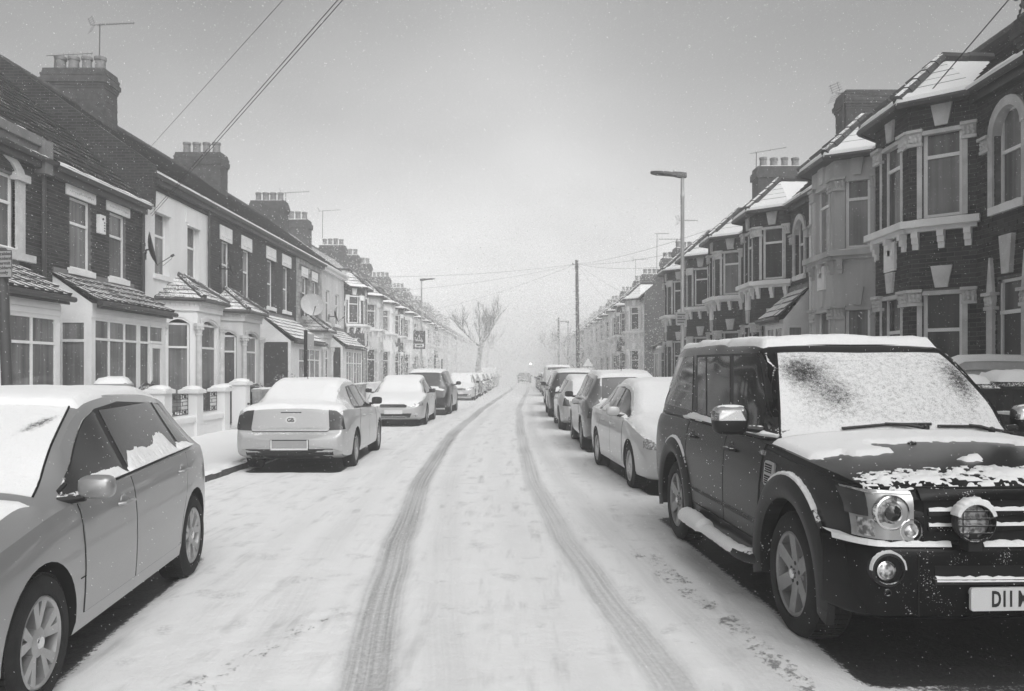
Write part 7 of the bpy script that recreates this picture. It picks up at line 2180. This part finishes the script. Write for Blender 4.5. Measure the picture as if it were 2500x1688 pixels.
def furniture():
    lamp_post(4.02, 20.7, 6.38, -1, 'tall grey street lamp on the right kerb, flat lantern over the road', 'street lamps')
    # parking plate strapped to it
    o = thing('parking_sign', 'small parking plate strapped to the tall lamp column', 'sign', (4.02, 20.7, 0.1))
    mb = MB(); mb.box(-.18, .10, -.07, -.055, 2.66, 2.98); mb.build('plate', 'sign_grey', o)
    F = Frame((-.04, -.072, 2.82), (1, 0, 0), (0, 0, 1))
    for q in range(4): mb = MB(); mb.fbox(F, -.10, .10 - .03 * (q % 2), .09 - .065 * q, .115 - .065 * q, 0, .003); mb.build('printed_line', 'ink', o)
    mb = MB(); mb.lathe((0, 0, 2.72), (0, 0, 1), [(.056, 0), (.056, .02)], 10); mb.lathe((0, 0, 2.92), (0, 0, 1), [(.056, 0), (.056, .02)], 10); mb.build('strap', 'iron', o)
    mb = MB(); mb.lathe((0, 0, 0), (0, 0, 1), [(.051, 1.80), (.051, 2.05)], 12); s = mb.build('notice_sticker', 'sign_white', None, label='white notice wrapped round the tall lamp column', category='notice'); s.location = (4.02, 20.7, .1)
    lamp_post(-6.1, 50.0, 7.0, 1, 'hazy street lamp on the left pavement carrying a warning sign', 'street lamps')
    lamp_post(4.5, 81.0, 6.3, -1, 'faint street lamp beyond the telegraph pole on the right', 'street lamps')
    # school warning sign
    o = thing('warning_sign', 'square grey board with a triangle of two children over a small plate', 'sign', (-6.22, 49.9, 0))
    mb = MB(); mb.box(-.36, .36, -.06, -.035, 2.95, 4.05); mb.build('board', 'lamp_grey', o)
    F = Frame((0, -.062, 0), (1, 0, 0), (0, 0, 1))
    mb = MB(); mb.prism(F, [(-.31, 3.38), (.31, 3.38), (0, 3.93)], 0, .006); mb.build('triangle_border', 'tail_red', o)
    mb = MB(); mb.prism(F, [(-.235, 3.42), (.235, 3.42), (0, 3.84)], .006, .010); mb.build('triangle', 'sign_white', o)
    for dx, hh in ((-.06, .20), (.06, .25)):
        mb = MB(); z = 3.45; mb.lathe(F(dx, z + hh, .012), (0, -1, 0), [(.035, 0), (.035, .004)], 10)
        mb.prism(F, [(dx - .05, z + hh * .35), (dx + .05, z + hh * .35), (dx + .03, z + hh * .82), (dx - .03, z + hh * .82)], .011, .015)
        mb.prism(F, [(dx - .05, z), (dx - .02, z), (dx + .01, z + hh * .35), (dx - .03, z + hh * .35)], .011, .015); mb.prism(F, [(dx + .05, z), (dx + .08, z + .01), (dx + .04, z + hh * .35), (dx, z + hh * .35)], .011, .015); mb.build('child_symbol', 'ink', o)
    mb = MB(); mb.fbox(F, -.27, .27, 3.05, 3.27, 0, .006); mb.build('sub_plate', 'sign_white', o)
    mb = MB(); mb.fbox(F, -.17, .17, 3.12, 3.20, .006, .010); mb.build('printed_line', 'ink', o)
    # telegraph poles and their wires
    telegraph_pole(3.95, 58.0, 9.3, 'dark wooden telegraph pole with step irons on the right kerb', -.12)
    telegraph_pole(4.15, 94.0, 7.6, 'faint telegraph pole far along the right kerb', 0, False)
    telegraph_pole(4.8, .3, 7.2, 'wooden telegraph pole standing beside the camera', 0, False)
    top = (3.83, 58, 9.15); near = (4.7, .3, 7.05)
    wire(near, (-13.55, 30.0, 9.72), 0, 'single wire crossing the upper sky to the rendered house ridge', .006)
    wire((4.7, .3, 7.19), (-9.35, 20.75, 5.55), 0, 'upper wire of the pair that ends at the brick house eaves', .006)
    wire((4.72, .3, 7.15), (-9.35, 20.82, 5.52), .0, 'lower wire of the pair that ends at the brick house eaves', .006)
    wire(top, (-9.3, 44.6, 6.7), .25, 'long wire from the telegraph pole to the pale rendered house', .007)
    wire(top, (-9.3, 52.0, 6.6), .3, 'second long wire from the telegraph pole to the left row', .006)
    wire(top, (-9.2, 70.0, 6.5), .35, 'third sagging wire from the telegraph pole to the left row', .006)
    wire(top, (7.0, 26.5, 6.5), .25, 'highest wire from the telegraph pole to the right row', .006)
    wire(top, (7.1, 31.2, 6.4), .25, 'middle wire from the telegraph pole to the right row', .006)
    wire(top, (7.1, 36.3, 6.3), .25, 'lowest wire from the telegraph pole to the right row', .006)
    wire(top, (7.3, 56.0, 6.7), .1, 'short wire from the telegraph pole to the gabled terrace', .005)
    wire(top, (7.3, 66.0, 6.6), .1, 'slack wire from the telegraph pole to the hazy right terrace', .005)
    wire((7.62, 12.8, 7.45), (6.9, 14.4, 6.22), 0, 'short wire from the tall stack down to the bay eaves', .010)
    o = thing('wire_bracket', 'iron bracket with insulators on the side of the tall stack', 'bracket', (7.72, 12.72, 7.5))
    mb = MB(); mb.tube([(0, 0, -.25), (0, 0, .35)], .025, 6); mb.tube([(-.12, 0, .05), (.15, 0, .05)], .02, 6); mb.build('bar', 'iron', o)
    for z in (-.18, .0, .22): mb = MB(); mb.lathe((-.10, 0, z), (0, 0, 1), [(.03, 0), (.045, .03), (.03, .08)], 8); mb.build('insulator', 'lamp_grey', o)
    # parking sign at the left edge
    o = sign_post(-6.12, 9.9, 2.95, 'dark leaning post with a residents parking plate at the left edge', .062, 'lamp_grey', -.13)
    mb = MB(); FL = Frame((-.105, -.075, 2.78), (1, 0, .035), (-.035, 0, 1)); mb.prism(FL, [(-.26, -.15), (.145, -.165), (.150, .155), (-.26, .165)], -.006, .006); pl = mb.build('plate', 'sign_grey', o)
    mb = MB()
    for a, b in (((-.26, -.15), (.145, -.165)), ((.145, -.165), (.150, .155)), ((.150, .155), (-.26, .165)), ((-.26, .165), (-.26, -.15))): mb.tube([FL(a[0], a[1], .007), FL(b[0], b[1], .007)], .004, 4)
    mb.build('plate_edge', 'ink', pl)
    text_mesh('Disabled\nresident\npermit\nholders\nonly', .056, 'ink', pl, FL, .055, .005, .0075, 'lettering', spacing=1.0, bold=.001)
    mb = MB(); mb.fbox(FL, -.20, -.075, -.005, .11, .006, .0072); mb.build('blue_square', 'ink', pl)
    text_mesh('P', .12, 'sign_white', pl, FL, -.135, .05, .008, 'lettering', bold=.003)
    mb = MB(); mb.fbox(FL, -.20, -.085, -.095, -.025, .006, .0072); mb.build('wheelchair_square', 'ink', pl)
    mb = MB(); mb.tube([FL(-.13, -.035, .008), FL(-.13, -.06, .008), FL(-.105, -.06, .008), FL(-.10, -.085, .008)], .004, 4); mb.lathe(FL(-.13, -.07, .008), FL.N, [(.018, 0), (.018, .002), (.013, .002), (.013, 0)], 12, closed=True); mb.build('wheelchair_symbol', 'sign_white', pl)
    o = sign_post(-5.25, 20.0, 2.47, 'dark parking sign post between the silver saloon and the snowy porch', .045, 'iron')
    mb = MB(); mb.box(.02, .20, -.01, .01, 2.05, 2.40); mb.build('plate', 'sign_grey', o)
    sign_post(-5.6, 53.0, 2.5, 'slim dark post past the warning sign on the left', .05, 'iron')
    sign_post(-5.5, 56.5, 2.3, 'second slim dark post past the warning sign', .05, 'iron')
    # triangular sign by the telegraph pole
    o = sign_post(4.0, 50.3, 2.35, 'pale triangular warning sign in front of the gabled corner house', .04, 'galvanised')
    F = Frame((0, -.05, 1.95), (1, 0, 0), (0, 0, 1)); mb = MB(); mb.prism(F, [(-.42, -.2), (.42, -.2), (0, .5)], 0, .012); mb.build('triangle_border', 'sign_grey', o); mb = MB(); mb.prism(F, [(-.30, -.13), (.30, -.13), (0, .36)], .012, .016); mb.build('triangle', 'sign_white', o)
    mb = MB(); mb.fbox(F, -.34, .34, -.48, -.24, 0, .01); mb.build('sub_plate', 'sign_white', o)
    # street name plate
    o = thing('street_name_plate', 'white street name plate on the blank brick gable', 'sign', (8.45, 50.985, 3.05))
    F = Frame((0, -.01, 0), (1, 0, 0), (0, 0, 1)); mb = MB(); mb.fbox(F, -.42, 1.2, -.12, .12, -.01, .01); mb.build('plate', 'sign_white', o)
    text_mesh('WALLPO', .19, 'ink', o, F, -.34, 0, .012, 'lettering', 'LEFT', bold=.004)
    # white wall with pillars and iron panels
    o = thing('garden_wall', 'white garden wall with capped pillars and black iron panels', 'wall', (-7.5, 16.9, .12))
    mb = MB(); mb.box(-.11, .11, 0, 3.75, -.05, .34); mb.build('wall', 'white_render', o)
    mb = MB(); mb.box(-.16, .16, .02, 3.73, .342, .45); cp = mb.build('coping', 'white_render', o)
    mb = MB(); snow_top(mb, -.155, .155, .15, 1.70, .45, .05); snow_top(mb, -.155, .155, 2.0, 3.4, .45, .05); mb.build('snow', 'snow', cp, smooth=50)
    for y in (.16, 1.85, 3.58): pillar(o, 0, y, .36, 1.02 if y < 1 else .98)
    iron_panel(o, .0, .42, 1.60, .52, .97); iron_panel(o, .0, 2.1, 3.34, .54, .98)
    o = thing('gate_post', 'white gate post standing apart from the iron panelled wall', 'gate post', (-7.45, 21.85, .12)); pillar(o, 0, 0, .36, 1.12)
    mb = MB(); mb.lathe((.18, -.02, .62), (1, 0, 0), [(.025, 0), (.03, .03), (.015, .06)], 8); mb.build('latch', 'iron', o)
    mb = MB(); mb.box(-.2, .25, -1.1, -.2, 0, .05); mb.build('step', 'stone', o)
    garden_wall('garden_wall', 'stained rendered wall just behind the silver saloon', -7.45, 23.1, 26.4, .92, 'stone_block', snow=.04)
    bin_thing(-8.1, 22.9, 'dark wheelie bin behind the gate post, snow on its flat lid', .1, 1.1, .62, .7, group='bins by the gate post')
    bin_thing(-8.05, 23.75, 'second dark wheelie bin behind the stained wall, handle showing', -.15, 1.12, .62, .7, snow=.03, group='bins by the gate post')
    bin_thing(-8.1, 16.35, 'bin under a thick cushion of snow beside the glazed porch', .3, 1.27, .60, .7, 'sign_grey', snow=.11)
    o = thing('rubbish_heap', 'heap of dark bags and oddments beside the snowy bin', 'rubbish', (-8.05, 17.4, .17)); r = random.Random(2)
    for k in range(9):
        mb = MB(); mb.sphere((r.uniform(-.25, .25), r.uniform(-.4, .4), .35 + .08 * k), r.uniform(.16, .26), 9, 6, (1, 1.1, .8))
        mb.v = [(a + r.uniform(-.02, .02), b + r.uniform(-.02, .02), c_ + r.uniform(-.02, .02)) for a, b, c_ in mb.v]; mb.build('bag', 'bin_plastic', o)
    mb = MB(); mb.tube([(-.1, -.2, .9), (.05, .1, 1.2), (.2, .3, 1.05)], .02, 6); mb.tube([(0, .2, .9), (.1, .35, 1.22)], .018, 6); mb.box(-.05, .12, .38, .55, .98, 1.16); mb.build('oddments', 'lamp_grey', o)
    # fence and shrubs in front of the fourth house
    o = thing('board_fence', 'weathered board fence with climbing plants in front of the columned bay', 'fence', (-7.6, 26.6, .12))
    m0 = None
    for k in range(22):
        if m0 is None:
            mb = MB(); mb.box(-.012, .012, 0, .145, 0, 1.25); q = mb.build('board', 'wood_fence', o); m0 = q.data
        else:
            q = bpy.data.objects.new('board', m0); COL.objects.link(q); q.parent = o
        q.location = (rnd.uniform(-.008, .008), k * .165, rnd.uniform(-.03, .03)); q.scale = (1, 1, rnd.uniform(.95, 1.03))
    for z in (.3, 1.0): mb = MB(); mb.box(-.05, -.014, 0, 3.7, z, z + .07); mb.build('rail', 'wood_fence', o)
    shrub(-7.75, 27.0, .55, 1.45, 'dark evergreen climber over the near end of the board fence', 3, 900, .045)
    shrub(-7.35, 29.6, .35, 1.2, 'thin leafless bush at the far end of the board fence', 5, 160, .035)
    shrub(-7.6, 24.4, .5, 1.1, 'low dark shrub rising over the stained wall', 9, 600, .045)
    garden_wall('garden_wall', 'low white garden wall before the snowy lean-to porch', -7.5, 30.6, 34.6, .8, 'pale_render')
    for k, (y, m, lab) in enumerate(((35.2, 'stone_block', 'low stone garden wall before the stone clad house'), (39.6, 'white_render', 'low white garden wall before the pale rendered house'), (44.6, 'pale_render', 'garden wall before the white surround bay house'))):
        garden_wall('garden_wall', lab, -7.5, y, y + 3.9, .85, m)
    for k in range(10):
        garden_wall('garden_wall', 'faded garden wall far down the left pavement', -7.5, 49.6 + 5 * k, 53.6 + 5 * k, .85, ('pale_render', 'brickwork_mid')[k % 2], 'faded garden walls on the left')
    shrub(-7.3, 58.0, .9, 2.0, 'round dark shrub beyond the slim posts on the left', 12, 900, .07)
    shrub(-7.2, 63.0, .7, 1.6, 'smaller dark shrub further down the left pavement', 14, 600, .07)
    # right-hand gardens
    o = thing('party_wall', 'grey rendered garden wall with a rounded snowy top beside the black off-roader', 'wall', (5.75, 11.3, .12))
    mb = MB(); FW = Frame((0, 0, 0), (1, 0, 0), (0, 0, 1)); mb.prism(FW, [(0, 0), (2.4, 0), (2.4, 1.62), (.22, 1.62), (.08, 1.55), (0, 1.40)], -.13, .13); mb.build('wall', 'grey_render', o)
    mb = MB(); mb.prism(FW, [(.22, 1.50), (2.4, 1.50), (2.4, 1.62), (.24, 1.62), (.10, 1.55), (.02, 1.42), (.06, 1.34)], -.16, .16); mb.build('coping', 'grey_render', o)
    mb = MB(); pr = None
    for a, b in ((-.02, 1.30), (.0, 1.44), (.08, 1.585), (.22, 1.66), (.6, 1.67), (1.2, 1.66), (2.4, 1.66)):
        ring = [(a, -.17, b - .05), (a - .0, -.15, b + .02), (a, 0, b + .045), (a, .15, b + .02), (a, .17, b - .05)]
        if pr:
            for z in range(4): mb.poly([pr[z], ring[z], ring[z + 1], pr[z + 1]])
        pr = ring
    mb.build('snow', 'snow', o, smooth=70)
    bin_thing(4.72, 9.1, 'tall dark bin with a thick slab of snow, behind the off-roader windscreen', .05, 1.38, .62, .7, snow=.08, group='bins behind the off-roader')
    bin_thing(5.52, 9.25, 'second tall dark bin at the right edge, snow on its lid', -.05, 1.40, .62, .7, snow=.10, group='bins behind the off-roader')
    o = garden_wall('garden_wall', 'dark garden wall with a snowy ledge at the right edge', 4.9, 7.2, 8.6, 1.0, 'wood_dark', snow=.04, t=.12)
    for k, (y, m, lab) in enumerate(((17.6, 'grey_render', 'low grey garden wall before the rendered bay house'), (22.0, 'brickwork_dark', 'low brick garden wall before the white side porch'), (26.6, 'brickwork_dark', 'low brick garden wall, third on the right'), (31.4, 'pale_render', 'low pale garden wall behind the lamp post'), (36.3, 'brickwork_dark', 'last low brick garden wall before the side road'))):
        garden_wall('garden_wall', lab, 5.7, y, y + 3.8, .9, m)
    for k in range(8): garden_wall('garden_wall', 'faded garden wall far down the right pavement', 5.7, 51.4 + 5 * k, 55.2 + 5 * k, .85, ('pale_render', 'brickwork_mid')[k % 2], 'faded garden walls on the right')
    # dishes and aerials
    dish((-9.1, 20.35, 4.62), (.90, .36, .22), .42, 'large black satellite dish seen edge on, at the corner of the rendered house', 'dark_paint', (-9.55, 20.85, 4.55))
    dish((-9.3, 26.35, 4.9), (.8, .25, .25), .30, 'dark satellite dish in front of the brick house window', 'dark_paint', (-9.58, 26.2, 4.85))
    dish((-9.1, 35.75, 4.5), (.45, -.86, .25), .50, 'big pale satellite dish on the stone clad house', 'grey_render', (-9.56, 36.1, 4.5))
    dish((-9.2, 40.8, 4.35), (.8, .2, .25), .32, 'small dark satellite dish on the pale rendered house', 'dark_paint', (-9.58, 40.9, 4.3))
    aerial((-13.0, 25.35, 11.0), 1.25, (.62, .7, .34), 'tall aerial above the nearest chimney on the left', 1.35, 11)
    aerial((-14.3, 25.2, 10.75), .50, (.8, .5, .25), 'low aerial lying behind the chimney pots on the left', 1.3, 9, False)
    aerial((-12.8, 44.6, 10.2), 1.05, (.95, .2, .1), 'aerial beside the third chimney on the left', 1.5, 10)
    aerial((-13.2, 54.5, 10.6), 1.6, (.9, .2, .1), 'faint aerial over the hazy left row', 1.4, 8)
    aerial((10.2, 36.0, 10.4), .75, (.9, .3, .22), 'slanting aerial beside the four pots on the right', 1.9, 3, False)
    aerial((8.35, 21.5, 7.8), 1.05, (.8, .35, .1), 'aerial with mesh reflector behind the snowy bay roof', 1.5, 9)
    aerial((7.9, 41.0, 7.6), 1.5, (.9, .3, .05), 'upper aerial behind the tall street lamp', 1.1, 7)
    aerial((7.7, 41.2, 7.0), 1.2, (-.9, .3, .05), 'lower aerial behind the tall street lamp', 1.1, 7)
    aerial((8.4, 51.5, 8.0), 2.2, (.9, .3, .05), 'thin leaning aerial on the gabled corner house', 1.0, 6, False)
    aerial((9.6, 70.0, 9.8), 1.3, (.9, .3, .05), 'faint aerial over the hazy right row', 1.4, 7)
    # trees
    tree(-5.0, 88.0, 10.6, 'tall bare plane tree with a burred trunk fading into the snow', seed=4, trunk_r=.36, lean=.6, dense=8)
    tree(10.2, 92.0, 11.0, 'pollarded tree behind the hazy right terrace', seed=6, pollard=True, trunk_r=.38)
    tree(13.5, 98.0, 12.0, 'second pollarded tree behind the hazy right terrace', seed=8, pollard=True, trunk_r=.36)
    tree(4.15, 64.0, 4.6, 'slender young street tree beside the telegraph pole', seed=9, trunk_r=.06, depth=3)
    tree(4.6, 118.0, 9.0, 'faint bare tree at the far right of the road', seed=12, trunk_r=.3)
    tree(-5.5, 128.0, 10.0, 'faint bare tree at the far left of the road', seed=14, trunk_r=.3)
    tree(4.8, 140.0, 10.0, 'faintest bare tree at the far end of the street', seed=15, trunk_r=.3)
    # the one bright light far down the road
    o = thing('beacon_post', 'bright round lamp on a post far down the road', 'beacon', (1.55, 150.0, 0))
    mb = MB(); mb.tube([(0, 0, 0), (0, 0, 2.75)], .06, 8); mb.build('post', 'galvanised', o)
    t = NT('beacon_glow'); e = t.new('ShaderNodeEmission'); e.inputs['Strength'].default_value = 14.0; MATS['beacon_glow'] = t.done(e.outputs[0])
    mb = MB(); mb.sphere((0, 0, 2.95), .15, 12, 8); mb.build('globe', 'beacon_glow', o, smooth=180)

def snowfall(n=60000):
    """falling flakes: small slanted clumps in the air between the houses"""
    r = np.random.RandomState(3); V = []; Fc = []
    wind = Vector((.62, .1, -.78)).normalized()
    a = wind.cross(Vector((0, 1, 0))).normalized(); b = wind.cross(a)
    for k in range(n):
        d = 3.2 + 27 * r.rand() ** 1.1
        x = (r.rand() - .5) * 1.35 * d; z = 1.6 + (r.rand() * .95 - .42) * d
        if z < .02 or z > 12.5: continue
        s = (.0006 + .0007 * r.rand()) * (1 + .05 * d); el = 1.8 + .8 * r.rand()
        c = Vector((x, d, z)); w = (wind + Vector((r.randn() * .12, r.randn() * .12, r.randn() * .12))).normalized()
        i = len(V)
        V += [c - w * s * el, c + a * s, c + b * s, c - a * s, c - b * s, c + w * s * el]
        Fc += [(i, i + 1, i + 2), (i, i + 2, i + 3), (i, i + 3, i + 4), (i, i + 4, i + 1), (i + 5, i + 2, i + 1), (i + 5, i + 3, i + 2), (i + 5, i + 4, i + 3), (i + 5, i + 1, i + 4)]
    mb = MB(); mb.v = [tuple(v) for v in V]; mb.f = Fc
    mb.build('snowflakes', 'flake', None, recalc=False, kind='stuff')
def haze_flakes():
    """added veil of flat oversized flakes down the street, standing in for thicker haze"""
    r = np.random.RandomState(11)
    n = 560000
    y = 30 + 154 * r.rand(n) ** 0.88
    keep = r.rand(n) < np.clip((y - 30) / 30, 0.02, 1)
    y = y[keep]; n = len(y)
    x = -15 + 28 * r.rand(n); z = np.where(r.rand(n) < 0.58, 4.6 * r.rand(n) ** 1.3, 10.5 * r.rand(n) ** 1.15) + 0.03
    gap = (np.abs(x - .4) > 1.7) | (z > 3.0) | (r.rand(n) < 0.30); x, y, z = x[gap], y[gap], z[gap]; n = len(x)      # veil thinned over the road so the far car stays visible
    rad = (0.021 + 0.00034 * (y - 30)) * (0.6 + 0.8 * r.rand(n))
    a = r.randn(n, 3); a /= np.linalg.norm(a, axis=1)[:, None]
    b = np.cross(a, r.randn(n, 3)); b /= np.linalg.norm(b, axis=1)[:, None]
    c = np.stack([x, y, z], 1); ra = rad[:, None]
    V = np.stack([c - a * ra, c + b * ra * .8, c + a * ra, c - b * ra * .8], 1).reshape(-1, 3)
    me = bpy.data.meshes.new('haze_flakes')
    me.vertices.add(len(V)); me.vertices.foreach_set('co', V.astype(np.float32).ravel())
    me.loops.add(len(V)); me.loops.foreach_set('vertex_index', np.arange(len(V), dtype=np.int32))
    me.polygons.add(n); me.polygons.foreach_set('loop_start', np.arange(0, 4 * n, 4, dtype=np.int32))
    me.update(calc_edges=True)
    me.materials.append(MATS['flake'])
    o = bpy.data.objects.new('haze_flakes', me); COL.objects.link(o); o['kind'] = 'stuff'
t_ = NT('flake'); tl_ = t_.n.new('ShaderNodeBsdfTranslucent'); tl_.inputs['Color'].default_value = g(0.97)
MATS['flake'] = t_.done(t_.mixsh(0.5, t_.bsdf(0.95, 0.9, spec=0.1), tl_.outputs[0]))

def haze(d=0.0048):
    mb = MB(); mb.box(-150, 150, -30, 400, -1.4, 13.2)
    t = NT('haze'); v = t.new('ShaderNodeVolumePrincipled'); v.inputs['Color'].default_value = g(0.995); v.inputs['Density'].default_value = d; v.inputs['Anisotropy'].default_value = 0.0
    t.link(v.outputs[0], t.out.inputs['Volume']); MATS['haze'] = t.m
    mb.build('haze', 'haze', None, kind='stuff')

# ------------------------------------------------------------------ assemble
CAR_SPOTS += [(2.48, 6.6, .98, 2.45, R(3.1)), (-3.26, 5.05, .88, 2.0, R(6.8)), (-3.7, 15.12, .86, 2.2, R(2)), (2.23, 12.7, .86, 2.2, R(4)), (2.03, 18.15, .86, 2.1, 0), (1.86, 24.05, .86, 2.0, 0), (1.8, 30.4, .86, 2.1, 0), (-3.74, 25.95, .86, 2.2, 0), (-3.53, 32.1, .86, 2.2, 0)]
make_ground()
left_terrace()
bay_terraces()
haze()
black_offroader()
silver_hatch()
rear_saloon()
other_cars()
furniture()
snowfall()
haze_flakes()
